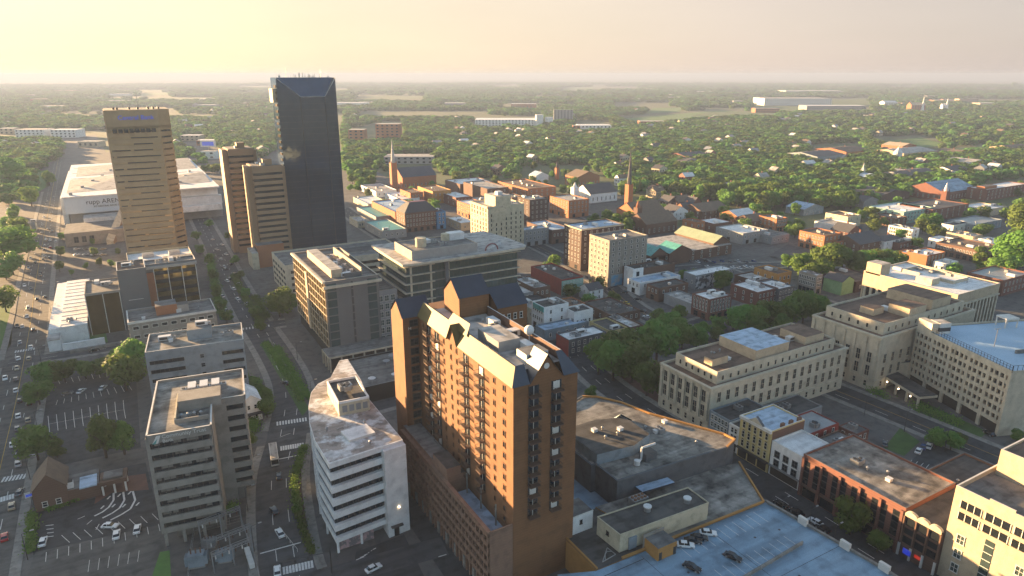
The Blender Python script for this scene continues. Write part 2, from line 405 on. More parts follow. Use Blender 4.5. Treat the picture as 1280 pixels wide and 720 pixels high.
def link(name, me, parent=None, loc=(0, 0, 0), rotz=0.0, scale=None):
    o = bpy.data.objects.new(name, me)
    col.objects.link(o)
    o.location = loc; o.rotation_euler = (0, 0, rotz)
    if scale: o.scale = scale
    if parent: o.parent = parent
    return o
def tag(o, label, cat, group=None, kind=None):
    if label: o['label'] = label
    if cat: o['category'] = cat
    if group: o['group'] = group
    if kind: o['kind'] = kind
    return o
def thing(name, label, cat, loc=(0, 0, 0), rotz=0.0, group=None):
    o = bpy.data.objects.new(name, None)
    o.empty_display_size = 1
    col.objects.link(o)
    o.location = loc; o.rotation_euler = (0, 0, rotz)
    return tag(o, label, cat, group)
def struct(name, mb):
    o = mb.make(name); o['kind'] = 'structure'
    return o
def text(body, size, m, parent, loc, rot, name='sign_lettering', ext=0.06, align='LEFT'):
    c = bpy.data.curves.new(name, 'FONT')
    c.body = body; c.size = size; c.extrude = ext; c.align_x = align
    c.materials.append(MATS[m])
    t = bpy.data.objects.new(name, c)
    me = bpy.data.meshes.new_from_object(t)
    me.materials.clear(); me.materials.append(MATS[m])
    bpy.data.objects.remove(t)
    o = bpy.data.objects.new(name, me); col.objects.link(o)
    o.location = loc; o.rotation_euler = rot; o.parent = parent
    return o

# ---------------------------------------------------------------- windows (shared meshes)
WM = {}
def window_mesh(w, h, pane='glass', frame='trim_white', arch=False, mull=True):
    key = (round(w, 2), round(h, 2), pane, frame, arch, mull)
    if key in WM: return WM[key]
    b = MB(); t = min(0.16, w * 0.12)
    b.box(-w / 2, w / 2, -0.03, 0.1, 0, h, pane)
    for x in (-w / 2, w / 2 - t): b.box(x, x + t, -0.13, 0.0, -0.001, h + 0.001, frame)
    b.box(-w / 2 - 0.1, w / 2 + 0.1, -0.2, 0.0, -0.16, -0.002, frame)
    b.box(-w / 2 - 0.05, w / 2 + 0.05, -0.14, 0.0, h + 0.002, h + 0.18, frame)
    if mull:
        b.box(-w / 2 + t, w / 2 - t, -0.08, -0.02, h * 0.5 - 0.05, h * 0.5 + 0.05, frame)
        if w > 1.6: b.box(-0.05, 0.05, -0.085, -0.02, 0.01, h - 0.01, frame)
    if arch:
        n = 8; rr = w / 2
        pts = [(rr * math.cos(math.pi * i / n), -0.04, h + 0.02 + rr * 0.8 * math.sin(math.pi * i / n)) for i in range(n + 1)]
        b.face(pts, pane)
    WM[key] = b.mesh('window')
    return WM[key]
FACE_ROT = {'S': 0.0, 'E': R(90), 'N': R(180), 'W': R(-90)}
def face_pos(face, w, d, t, off=0.0):
    if face == 'S': return (t, -off)
    if face == 'N': return (w - t, d + off)
    if face == 'W': return (-off, d - t)
    return (w + off, t)
def windows(root, face, w, d, cols, z0, dz, rows, ww, wh, pane='glass', frame='trim_white', m0=0.8, m1=None, arch=False, mull=True, skip=None, name='window'):
    L = w if face in 'SN' else d
    m1 = m0 if m1 is None else m1
    me = window_mesh(ww, wh, pane, frame, arch, mull)
    step = (L - m0 - m1) / cols
    for r in range(rows):
        for c in range(cols):
            if skip and skip(c, r): continue
            x, y = face_pos(face, w, d, m0 + step * (c + 0.5))
            link(name, me, root, (x, y, z0 + dz * r), FACE_ROT[face])

UNITS = []
def unit_meshes():
    if UNITS: return UNITS
    b = MB(); b.box(-1.4, 1.4, -1, 1, 0, 1.5, 'metal_grey'); b.cyl(-0.6, 0, 1.5, 1.7, 0.5, 'metal_dark', 12); b.cyl(0.65, 0, 1.5, 1.7, 0.5, 'metal_dark', 12); UNITS.append(b.mesh('roof_unit'))
    b = MB(); b.box(-0.7, 0.7, -0.7, 0.7, 0, 0.9, 'metal_white'); b.box(-0.8, 0.8, -0.8, 0.8, 0.9, 1.0, 'metal_white'); UNITS.append(b.mesh('roof_hatch'))
    b = MB(); b.cyl(0, 0, 0, 0.9, 0.25, 'metal_grey', 8); b.cyl(0, 0, 0.9, 1.2, 0.5, 'metal_grey', 8, 0.2); UNITS.append(b.mesh('roof_vent'))
    b = MB(); b.box(-2.2, 2.2, -1.1, 1.1, 0.2, 1.8, 'metal_white'); b.box(2.2, 3.2, -0.5, 0.5, 0.3, 1.1, 'metal_grey'); b.box(-2.0, 2.0, -0.9, 0.9, 0, 0.2, 'metal_dark'); b.box(-1.8, 1.2, -1.15, -1.1, 0.5, 1.5, 'metal_dark'); UNITS.append(b.mesh('air_handler'))
    return UNITS
def roof_units(root, x0, x1, y0, y1, z, n, big=True):
    U = unit_meshes(); nm = ['roof_unit', 'roof_hatch', 'roof_vent', 'air_handler']
    for i in range(n):
        k = rnd.choice([0, 0, 1, 2, 2, 3] if big else [1, 2, 2, 0])
        mx, my = min(3.6, (x1 - x0) * 0.3), min(2.5, (y1 - y0) * 0.3)
        link(nm[k], U[k], root, (rnd.uniform(x0 + mx, x1 - mx), rnd.uniform(y0 + my, y1 - my), z), rnd.choice([0, R(90)]))

def flat_building(name, label, cat, box, z, wall, roof, rows=3, cs=4, cw=4, par=0.7, units=3, group=None, cap=None, pane='glass', frame='trim_white', ww=1.2, wh=1.7, shop=True, arch=False, east=False, wallS=None, mull=True):
    x0, x1, y0, y1 = box
    w, d = x1 - x0, y1 - y0
    root = thing(name, label, cat, (x0, y0, 0), 0, group)
    b = MB(); b.shell(0, w, 0, d, 0, z, par, wall, cap)
    if cap: # cornice string proud of the walls
        b.box(-0.25, w + 0.25, -0.25, -0.003, z - 0.2, z + par - 0.1, cap); b.box(-0.25, -0.003, 0, d, z - 0.2, z + par - 0.1, cap)
    if wallS: b.box(0.02, w - 0.02, -0.06, -0.004, 0, z - 0.3, wallS)
    b.make('wall', root)
    b = MB(); b.face([(0.3, 0.3, z), (w - 0.3, 0.3, z), (w - 0.3, d - 0.3, z), (0.3, d - 0.3, z)], roof)
    rf = b.make('roof', root)
    if units: roof_units(rf, 0.5, w - 0.5, 0.5, d - 0.5, z, units)
    if rows:
        g0 = 4.2 if shop else 1.2
        dz = (z - g0) / max(1, rows - (1 if shop else 0))
        nr = rows - 1 if shop else rows
        faces = [('S', cs), ('W', cw)] + ([('E', cw)] if east else [])
        for fc, cc in faces:
            L = w if fc in 'SN' else d
            if not cc: continue
            if nr > 0: windows(root, fc, w, d, cc, g0 + max(0.3, (dz - wh) * 0.4), dz, nr, min(ww, L / cc * 0.7), min(wh, dz * 0.72), pane, frame, arch=arch, mull=mull)
            if shop: windows(root, fc, w, d, max(1, cc // 2), 0.5, 3, 1, min(2.8, L / max(1, cc // 2) * 0.75), 2.6, 'glass', 'trim_dark', name='shop_window')
    return root
def house(name, label, cat, box, z, wall, roof, axis='x', rise=3.0, rows=2, cs=3, cw=3, group=None, frame='trim_white', chimney=True, hip=False, pane='glass'):
    x0, x1, y0, y1 = box
    w, d = x1 - x0, y1 - y0
    root = thing(name, label, cat, (x0, y0, 0), 0, group)
    b = MB(); b.box(0, w, 0, d, 0, z, wall); b.make('wall', root)
    b = MB()
    if hip: b.hip(0, w, 0, d, z + 0.02, z + rise, min(w, d) * 0.45, roof)
    else: b.gable(0, w, 0, d, z + 0.02, z + rise, axis, roof, wall)
    rf = b.make('roof', root)
    if chimney:
        c = MB(); c.box(-0.4, 0.4, -0.5, 0.5, 0, rise + 1.2, 'brick_red'); c.make('chimney', rf, (w * 0.7, d * 0.6, z))
    if rows:
        dz = z / rows
        for fc, cc in (('S', cs), ('W', cw)):
            if cc: windows(root, fc, w, d, cc, 0.9, dz, rows, 1.0, min(1.5, dz * 0.55), pane, frame)
    return root
# ---------------------------------------------------------------- ground, streets, lots
def ground_material():
    m = mat('land', (0.06, 0.09, 0.03), 0.95, (0.09, 0.105, 0.045), 0.0011)
    nt = m.node_tree; b = nt.nodes['Principled BSDF']
    old = b.inputs['Base Color'].links[0].from_socket
    tc = nt.nodes.new('ShaderNodeTexCoord')
    n = nt.nodes.new('ShaderNodeTexNoise'); n.inputs['Scale'].default_value = 0.012; n.inputs['Detail'].default_value = 12; n.inputs['Roughness'].default_value = 0.75
    nt.links.new(tc.outputs['Object'], n.inputs['Vector'])
    rp = nt.nodes.new('ShaderNodeValToRGB')
    rp.color_ramp.elements[0].position = 0.42; rp.color_ramp.elements[1].position = 0.58
    rp.color_ramp.elements[0].color = (0.05, 0.075, 0.028, 1); rp.color_ramp.elements[1].color = (0.11, 0.125, 0.055, 1)
    nt.links.new(n.outputs['Fac'], rp.inputs['Fac'])
    mx = nt.nodes.new('ShaderNodeMix'); mx.data_type = 'RGBA'; mx.inputs['Factor'].default_value = 0.55
    nt.links.new(old, mx.inputs['A']); nt.links.new(rp.outputs[0], mx.inputs['B'])
    nt.links.new(mx.outputs['Result'], b.inputs['Base Color'])
ground_material()
b = MB(); S = 16000
b.face([(-S, -S, -0.06), (S, -S, -0.06), (S, S, -0.06), (-S, S, -0.06)], 'land'); struct('ground', b)
cg = [(-340, -250), (560, -250), (560, 230), P(1280, 262), P(1150, 275), P(1000, 285), P(900, 295), P(760, 262), P(600, 232), P(500, 232), P(425, 185), P(250, 175), P(100, 195), P(0, 215), (-420, 300)]
b = MB(); b.prism([tuple(p) for p in cg], -0.055, 0.0, 'paving'); struct('pavement', b)

def smooth(pts, step=5.0):
    out = []
    for i in range(len(pts) - 1):
        p0, p1, p2, p3 = pts[max(0, i - 1)], pts[i], pts[i + 1], pts[min(len(pts) - 1, i + 2)]
        n = max(1, int(math.dist(p1, p2) / step))
        for k in range(n):
            t = k / n
            out.append(tuple(0.5 * (2 * p1[j] + (p2[j] - p0[j]) * t + (2 * p0[j] - 5 * p1[j] + 4 * p2[j] - p3[j]) * t * t + (3 * p1[j] - p0[j] - 3 * p2[j] + p3[j]) * t ** 3) for j in (0, 1)))
    out.append(tuple(pts[-1])); return out
def normals(c):
    o = []
    for i in range(len(c)):
        a, d = c[max(0, i - 1)], c[min(len(c) - 1, i + 1)]
        l = math.dist(a, d) or 1
        o.append((-(d[1] - a[1]) / l, (d[0] - a[0]) / l))
    return o
ROADS = {}
def off(c, d):
    n = normals(c)
    return [(p[0] + q[0] * d, p[1] + q[1] * d) for p, q in zip(c, n)]
def ribbon(mb, c, o0, o1, z, m):
    a, d = off(c, o0), off(c, o1)
    for i in range(len(c) - 1):
        mb.face([(*d[i], z), (*a[i], z), (*a[i + 1], z), (*d[i + 1], z)][::-1], m)
LINES = MB()
def road(key, pts, w, m='asphalt', lanes=(), walk=3.0, edge=False):
    c = smooth(pts); i = len(ROADS)
    ROADS[key] = (c, w)
    b = MB(); ribbon(b, c, -w / 2, w / 2, 0.012 + 0.004 * i, m)
    struct('road', b)
    for o, dash, mm in lanes:
        for k in range(len(c) - 1):
            if dash and k % 3 == 2 or (dash and k % 3 == 1): continue
            ribbon(LINES, c[k:k + 2], o - 0.09, o + 0.09, 0.066, mm)
    return c
W, Yl = 'paint_white', 'paint_yellow'
road('avenue', [(-44, 60), (-46, 120), (-47, 260), (-47.5, 320), (-50, 420), (-53, 500), (-62, 830), (-74, 1300), (-100, 2200)], 15, 'asphalt_pale', [(-3.6, 1, W), (0, 0, Yl), (3.6, 1, W)])
road('vine', [(18, 70), (22.5, 140), (23.5, 160), (30, 199), (38.5, 226), (48, 261), (50.5, 297), (50.5, 357), (52, 440), (56, 560), (62, 800), (66, 980)], 13.5, 'asphalt', [(-2.2, 1, W), (2.2, 1, W)])
road('side', [(-54, 352), (-10, 350), (46, 346), (64, 344)], 9, 'asphalt', [(0, 1, W)])
road('cross', [(36, 226), (60, 231), (100, 234), (177, 236), (235, 236), (330, 244)], 10, 'asphalt', [(0, 1, W)])
road('main', [(160, -40), (160, 60), (160.5, 120), (161, 192), (168, 240), (172, 330), (175, 524), (182, 640)], 12.5, 'asphalt_dark', [(-2.1, 1, W), (2.1, 1, W)])
road('short', [(242, 20), (241, 94), (239, 150), (232, 230), (234, 268), (243, 300), (252, 333), (262, 400), (270, 520)], 12.5, 'asphalt_dark', [(0, 0, Yl), (3.4, 1, W)])
road('lane', [(59.5, 90), (60, 120), (60.3, 170), (61, 228)], 6.2, 'asphalt_dark')
road('far_cross', [(200, 360), (254, 340), (300, 322), (335, 312), (390, 287), (460, 262), (560, 235)], 11, 'asphalt', [(0, 1, W)])
road('third', [(325, 100), (331, 200), (336, 312), (350, 420), (372, 560)], 10, 'asphalt')
road('front', [(24, 148), (45, 146), (62, 144)], 8, 'asphalt')
road('west', [(-54, 236), (-90, 240), (-200, 250)], 10, 'asphalt_pale')
def on_road(x, y, skip, pad=0.0):
    for k, (c, w) in ROADS.items():
        if k == skip: continue
        for p in c:
            if math.dist(p, (x, y)) < w / 2 + pad + 1.2: return True
    return False
wb = MB()
for k, (c, w) in ROADS.items():
    if k in ('lane', 'front'): continue
    for s in (-1, 1):
        o0, o1 = s * (w / 2), s * (w / 2 + 2.6)
        a, d = off(c, min(o0, o1)), off(c, max(o0, o1))
        for i in range(len(c) - 1):
            mx, my = (a[i][0] + d[i + 1][0]) / 2, (a[i][1] + d[i + 1][1]) / 2
            if on_road(mx, my, k, 0.5) or math.dist((mx, my), (0, 0)) > 900: continue
            wb.prism([a[i], a[i + 1], d[i + 1], d[i]][::-1], 0.001, 0.13, 'concrete')
struct('kerb_pavement', wb)
# crosswalks: bars along the walking line
def crosswalk(p, q, n, bw, bl, z=0.066):
    ax, ay = P(*p); bx_, by = P(*q)
    dx, dy = bx_ - ax, by - ay; L = math.hypot(dx, dy); dx /= L; dy /= L
    for i in range(n):
        t = L * (i + 0.5) / n
        cx, cy = ax + dx * t, ay + dy * t
        u = (dx * bw / 2, dy * bw / 2); v = (-dy * bl / 2, dx * bl / 2)
        LINES.face([(cx - u[0] - v[0], cy - u[1] - v[1], z), (cx + u[0] - v[0], cy + u[1] - v[1], z), (cx + u[0] + v[0], cy + u[1] + v[1], z), (cx - u[0] + v[0], cy - u[1] + v[1], z)], W)
crosswalk((345, 530), (384, 524), 11, 0.6, 3); crosswalk((350, 561), (380, 556), 10, 0.6, 3)
crosswalk((353, 714), (392, 705), 10, 0.6, 3); crosswalk((2, 600), (33, 595), 7, 0.6, 3.2)
crosswalk((0, 625), (18, 620), 5, 0.6, 3); crosswalk((18, 440), (44, 436), 8, 0.6, 3); crosswalk((298, 412), (338, 407), 10, 0.6, 3)
crosswalk((748, 437), (775, 455), 7, 0.6, 3)
def line(p, q, w=0.12, m='paint_white', z=0.06):
    (ax, ay), (bx_, by) = p, q
    L = math.dist(p, q) or 1; nx, ny = -(by - ay) / L * w / 2, (bx_ - ax) / L * w / 2
    LINES.face([(ax - nx, ay - ny, z), (bx_ - nx, by - ny, z), (bx_ + nx, by + ny, z), (ax + nx, ay + ny, z)], m)
def pline(p, q, w=0.16, m='paint_white', z=0.06): line(P(*p, z), P(*q, z), w, m, z)
for p, q in (((325, 692), (376, 678)), ((343, 575), (383, 567))): pline(p, q, 0.45)
# parking lots and lawns
def lot(pxs, m, z, name='parking_lot', th=0.0):
    b = MB(); b.prism([P(*p) for p in pxs], z - 0.003, z, m); struct(name, b)
lot([(52, 472), (72, 464), (170, 470), (176, 560), (60, 585), (48, 520)], 'asphalt_dark', 0.006)
lot([(40, 640), (120, 622), (125, 590), (182, 578), (200, 650), (205, 668), (42, 695), (36, 660)], 'asphalt_dark', 0.010)
lot([(42, 695), (45, 690), (203, 655), (206, 690), (190, 735), (30, 735)], 'asphalt_pale', 0.013)
lot([(118, 630), (124, 600), (182, 592), (186, 612), (140, 616)], 'brick_paving', 0.0135, 'drive_lane')
lot([(1120, 595), (1165, 550), (1212, 568), (1165, 600), (1150, 612)], 'asphalt_dark', 0.006)
lot([(440, 720), (445, 690), (505, 668), (530, 720), (540, 740), (440, 740)], 'asphalt_dark', 0.006)
lot([(860, 345), (880, 325), (965, 320), (1000, 335), (930, 360)], 'asphalt_pale', 0.006)
lot([(1135, 300), (1150, 275), (1210, 262), (1280, 270), (1280, 292), (1185, 300)], 'asphalt_pale', 0.006)
lot([(720, 520), (745, 475), (770, 470), (830, 450), (870, 490), (830, 530), (770, 510)], 'brick_paving', 0.006, 'plaza')
lot([(725, 250), (735, 240), (790, 245), (780, 262), (740, 272)], 'asphalt_pale', 0.006)
lot([(960, 320), (985, 305), (1040, 325), (1020, 340)], 'asphalt', 0.006)
lot([(80, 330), (78, 300), (150, 296), (158, 325), (110, 335)], 'asphalt_pale', 0.006)
lot([(65, 432), (66, 420), (132, 415), (135, 428)], 'grass_bright', 0.012, 'lawn')
lot([(0, 410), (0, 380), (18, 375), (14, 430), (0, 450)], 'grass_bright', 0.012, 'lawn')
lot([(372, 640), (366, 600), (381, 555), (386, 560), (376, 610), (392, 690), (386, 690)], 'soil', 0.03, 'planting_bed')
lot([(325, 430), (336, 425), (386, 510), (378, 520)], 'grass', 0.03, 'planting_bed')
lot([(1105, 560), (1125, 535), (1150, 552), (1130, 570)], 'grass', 0.012, 'lawn')
lot([(1140, 520), (1150, 500), (1235, 540), (1210, 560)], 'grass', 0.012, 'lawn')
lot([(0, 250), (0, 222), (60, 212), (62, 232), (30, 250)], 'grass_bright', 0.012, 'lawn')
lot([(190, 720), (200, 690), (212, 688), (215, 740), (190, 740)], 'grass_bright', 0.014, 'lawn')
lot([(250, 300), (262, 300), (300, 400), (275, 400)], 'grass', 0.012, 'lawn')
FIELDS = []
# far fields and clearings among the woods
for k, (pxs, m) in enumerate([
    ([(760, 150), (900, 138), (960, 142), (800, 158)], 'grass_bright'), ([(900, 132), (1090, 122), (1180, 126), (960, 140)], 'grass'),
    ([(1090, 178), (1150, 172), (1190, 182), (1110, 186)], 'grass_bright'), ([(330, 120), (420, 112), (430, 118), (350, 128)], 'grass_bright'),
    ([(0, 180), (120, 168), (135, 195), (0, 205)], 'paving'), ([(0, 215), (60, 198), (80, 205), (40, 226)], 'grass_bright'),
    ([(1160, 190), (1230, 182), (1240, 190), (1170, 198)], 'grass_bright'), ([(640, 122), (720, 116), (730, 120), (650, 128)], 'grass'),
    ([(930, 116), (1010, 112), (1040, 116), (950, 122)], 'paving'), ([(200, 175), (260, 185), (255, 200), (215, 205)], 'grass_bright'), ([(225, 165), (285, 200), (292, 198), (235, 162)], 'asphalt_pale')]):
    b = MB(); b.prism([P(*p) for p in pxs], -0.05, -0.03 + 0.002 * k, m); struct('field', b)
q0 = random.Random(21)
for k in range(26):
    px, py = q0.uniform(20, 1270), 100 + 46 * q0.random() ** 1.6
    w_, h_ = q0.uniform(30, 110) * (0.4 + (py - 98) / 40), q0.uniform(1.2, 3.5) * (0.5 + (py - 98) / 22)
    b = MB(); b.prism([P(px - w_ / 2, py), P(px + w_ * 0.4, py - h_ * 0.3), P(px + w_ / 2, py - h_), P(px - w_ * 0.3, py - h_ * 0.9)], -0.05, -0.028 + 0.002 * (k + 12), q0.choice(['grass_bright', 'grass', 'land', 'grass_bright'])); struct('field', b)
    FIELDS.append([(px - w_ / 2, py + h_ * 0.6), (px + w_ / 2, py + h_ * 0.5), (px + w_ / 2, py - h_), (px - w_ / 2, py - h_)])
# parking bay lines
def bays(p0, p1, n, q0, q1, w=0.12):
    for i in range(n + 1):
        t = i / n
        a = (p0[0] + (p1[0] - p0[0]) * t, p0[1] + (p1[1] - p0[1]) * t); c = (q0[0] + (q1[0] - q0[0]) * t, q0[1] + (q1[1] - q0[1]) * t)
        pline(a, c, w)
bays((61, 530), (155, 512), 9, (62, 540), (157, 523), 0.18); bays((61, 530), (155, 512), 9, (60, 520), (154, 500), 0.18)
bays((70, 506), (165, 488), 10, (72, 500), (160, 480), 0.15); bays((72, 474), (140, 464), 8, (75, 480), (142, 470), 0.15)
pline((61, 530), (155, 512), 0.12)
bays((57, 702), (200, 664), 10, (58, 690), (198, 655), 0.15)
bays((77, 669), (190, 642), 8, (87, 678), (198, 650), 0.15); bays((97, 649), (120, 662), 2, (106, 645), (124, 655), 0.2)
bays((57, 657), (60, 671), 3, (67, 656), (67, 670), 0.3); bays((110, 715), (172, 702), 5, (112, 700), (174, 688), 0.12)
for r in range(3):   # curving drive-through lanes
    pts = [(142 + 12 * r, 616 + -1 * r), (142 + 13.5 * r, 625), (136 + 13.5 * r, 634 + r), (128 + 12 * r, 640 + 1.5 * r), (118 + 10 * r, 645 + 2.6 * r)]
    for a, c in zip(pts, pts[1:]): pline(a, c, 0.55)
for a in ((134, 624), (147, 621), (160, 618), (126, 636), (140, 634), (153, 634), (170, 632)): pline(a, (a[0] + 4, a[1] - 4), 0.5)
bays((1128, 588), (1178, 602), 7, (1140, 575), (1190, 588), 0.15)
bays((445, 700), (470, 685), 5, (455, 696), (466, 687), 0.3)
pline((548, 696), (558, 693), 0.3)
o = LINES.make('road_markings'); o['kind'] = 'structure'

# ---------------------------------------------------------------- the brick hotel tower on its parking podium
HX, HY = 63.5, 120.5
root = thing('hotel_tower', 'tall brown brick tower with stacked balconies and glinting metal roof on a parking podium', 'hotel', (HX, HY, 0))
def hx(x): return x - HX
b = MB()
b.box(0, 6.2, 0.02, 56, 0, 15, 'brick_podium')        # solid core of the podium
b.box(0, 6.3, 0, 0.45, 0, 19, 'brick_podium'); b.make('podium', root)
# podium parking grid: piers and bands standing proud of a near-black sheet painted as shade
g = MB(); g.box(-0.06, -0.004, 0.5, 56, 4.2, 18.2, 'interior_dark'); g.make('parking_shade', root)
g = MB()
for i in range(6): g.box(-0.55, -0.061, 0, 56.2, 3.9 + 2.75 * i, 5.0 + 2.75 * i, 'brick_podium')
for i in range(29): g.box(-0.62, -0.07, 0.0 + 1.98 * i, 0.45 + 1.98 * i, 0, 19.05, 'brick_podium')
g.box(-0.62, 0.4, -0.02, 56.2, 18.6, 19.3, 'brick_podium'); g.make('parking_grille', root)
g = MB(); g.box(-0.7, -0.05, 0, 1, 0, 3.6, 'concrete'); sc_ = g.mesh('street_column')
for i in range(10): link('street_column', sc_, root, (0, 2 + 5.4 * i, 0))
g = MB(); g.face([(0.05, 0.5, 15.02), (6.5, 0.5, 15.02), (6.5, 24, 15.02), (0.05, 24, 15.02)], 'roof_bluish')
g.box(0.4, 5.5, 24, 56, 15, 20.5, 'brick_podium', 'roof_grey'); g.make('podium_roof', root)
g = MB(); g.box(0.1, 4.2, 24, 33, 20.5, 23, 'brick_podium', 'roof_dark'); g.make('plant_room', root)
# tower
tx0, tx1, ty0, ty1, ez = 6.4, 24.0, 0.0, 55.0, 55.0
b = MB(); b.box(tx0, tx1, ty0, ty1, 0, ez, 'brick_hotel'); b.box(1.5, tx0 - 0.002, 55.02, 64.5, 0, ez, 'brick_hotel'); b.box(tx0 - 0.002, tx1 - 0.1, ty1, 64.4, 0, ez - 0.1, 'brick_hotel')
b.make('wall', root)
b = MB()   # sloped metal roof band along the lit side with a small gabled middle bay
b.face([(tx0 - 0.5, 28.6, ez), (tx0 - 0.5, -0.3, ez), (tx0 + 1.75, 2.2, ez + 3.9), (tx0 + 1.75, 28.6, ez + 3.9)], 'metal_tan')
b.face([(tx0 - 0.5, 55, ez), (tx0 - 0.5, 34.4, ez), (tx0 + 1.75, 34.4, ez + 3.9), (tx0 + 1.75, 55, ez + 3.9)], 'metal_tan')
b.face([(tx0 - 0.7, 28.2, ez - 0.2), (tx0 + 4, 28.2, ez - 0.2), (tx0 + 4, 31.5, ez + 5.0), (tx0 - 0.7, 31.5, ez + 5.0)], 'metal_tan')
b.face([(tx0 + 4, 34.8, ez - 0.2), (tx0 - 0.7, 34.8, ez - 0.2), (tx0 - 0.7, 31.5, ez + 5.0), (tx0 + 4, 31.5, ez + 5.0)], 'metal_tan')
b.face([(tx0 + 1.0, 25.5, ez + 3.3), (tx0 + 2.6, 26.5, ez + 6.2), (tx0 + 2.6, 36.5, ez + 6.2), (tx0 + 1.0, 37.5, ez + 3.3)][::-1], 'metal_tan')
b.make('metal_roof', root)
b = MB(); b.face([(tx0 - 0.05, 34.4, ez - 0.05), (tx0 - 0.05, 28.6, ez - 0.05), (tx0 - 0.05, 31.5, ez + 4.6)], 'brick_hotel'); b.make('gable_wall', root)
b = MB()
b.face([(tx0 + 2.6, 3, ez + 2.2), (tx1 - 2.6, 3, ez + 2.2), (tx1 - 2.6, 52, ez + 2.2), (tx0 + 2.6, 52, ez + 2.2)], 'roof_pale')
b.box(tx0 + 1.73, tx0 + 2.1, 2.2, 55, ez, ez + 3.88, 'metal_dark'); b.box(tx1 - 2.9, tx1 - 2.6, 3, 40, ez, ez + 4.9, 'brick_brown', 'trim_white')
b.make('flat_roof', root)
rf = b = MB()   # navy roofs of the end gable and the far wing
b.face([(tx0 - 0.5, -0.4, ez), (tx0 + 4.2, -0.4, ez), (tx0 + 4.2, 2.4, ez + 3.9), (tx0 + 1.75, 2.4, ez + 3.9)], 'metal_navy')
b.face([(tx1 - 4.2, -0.4, ez), (tx1 + 0.5, -0.4, ez), (tx1 - 2.6, 3.2, ez + 5.0), (tx1 - 4.2, 3.2, ez + 5.0)], 'metal_navy')
b.face([(tx1 + 0.5, -0.4, ez), (tx1 + 0.5, 40, ez), (tx1 - 2.6, 40, ez + 4.8), (tx1 - 2.6, 3.2, ez + 4.8)], 'metal_navy')
xm = (tx0 + tx1) / 2
b.face([(tx0 + 4.2, -0.5, ez), (xm, -0.5, ez + 6.4), (xm, 5.5, ez + 6.4), (tx0 + 4.2, 4.5, ez)][::-1], 'metal_navy')
b.face([(xm, -0.5, ez + 6.4), (tx1 - 4.2, -0.5, ez), (tx1 - 4.2, 4.5, ez), (xm, 5.5, ez + 6.4)][::-1], 'metal_navy')
b.gable(1.5, tx0 + 4, 55.02, 64.4, ez + 0.01, ez + 4.6, 'x', 'metal_navy', 'brick_hotel', 0.3)
b.make('navy_roof', root)
b = MB(); b.face([(tx0 + 4.2, -0.02, ez - 0.03), (tx1 - 4.2, -0.02, ez - 0.03), (xm, -0.02, ez + 6.2)], 'brick_hotel')
b.make('end_gable', root)
b = MB(); n = 16; b.face([(xm + 0.75 * math.cos(2 * math.pi * i / n), -0.08, ez + 3.4 + 0.75 * math.sin(2 * math.pi * i / n)) for i in range(n)], 'trim_white'); b.make('round_window', root)
# far wing with its own lit gable
b = MB(); b.box(13.2, 22.5, 41.5, 51.5, ez, 63, 'brick_hotel'); wg = b.make('stair_tower', root)
b = MB(); b.gable(13.2, 22.5, 41.5, 51.5, 63.01, 67.6, 'x', 'metal_navy', 'brick_hotel', 0.3); b.make('stair_roof', wg)
b = MB(); b.box(23.5, 33, 38, 50, 0, 59.4, 'brick_hotel'); wg = b.make('rear_wing', root)
b = MB(); b.gable(23.5, 33, 38, 50, 59.41, 64, 'x', 'metal_navy', 'brick_hotel', 0.3); b.make('rear_roof', wg)
windows(wg, 'S', 1, 1, 1, 55, 3, 0, 1, 1)
for k in range(4): link('window', window_mesh(1.0, 1.6), wg, (25 + 2 * k, 37.98, 55.5))
# rooftop plant
b = MB(); b.box(0, 6, 0, 11, 0, 2.8, 'metal_grey', 'roof_pale')
for k in range(6): b.box(6.01, 6.2, 0.6 + 1.7 * k, 1.6 + 1.7 * k, 0.4, 2.2, 'metal_dark')
b.make('plant_enclosure', root, (tx0 + 4.3, 14.5, ez + 2.2))
b = MB(); b.box(0, 6, 0, 4.6, 0, 2.4, 'metal_white', 'roof_grey')
for k in range(4): b.box(0.7 + 1.4 * k, 1.5 + 1.4 * k, -0.1, -0.01, 0.3, 2.0, 'metal_dark')
b.make('lift_room', root, (tx0 + 6.6, 5.2, ez + 2.2))
for k in range(9):
    link(['roof_unit', 'air_handler', 'roof_vent'][k % 3], unit_meshes()[[0, 3, 2][k % 3]], root, (tx0 + rnd.uniform(11, 14), 10 + 3.2 * k, ez + 2.2), R(90) * (k % 2))
b = MB(); b.cyl(0, 0, 0, 2.4, 0.12, 'metal_white', 8)
for i in range(6):
    a0, a1 = math.pi * (i / 6 - 0.5), math.pi * ((i + 1) / 6 - 0.5)
    b.cyl(0, 0, 3.4 + 1.3 * math.sin(a0), 3.4 + 1.3 * math.sin(a1), 1.3 * math.cos(a0), 'metal_white', 14, max(0.02, 1.3 * math.cos(a1)))
b.make('radome', root, (tx1 - 3.4, 16.5, ez + 2.2))
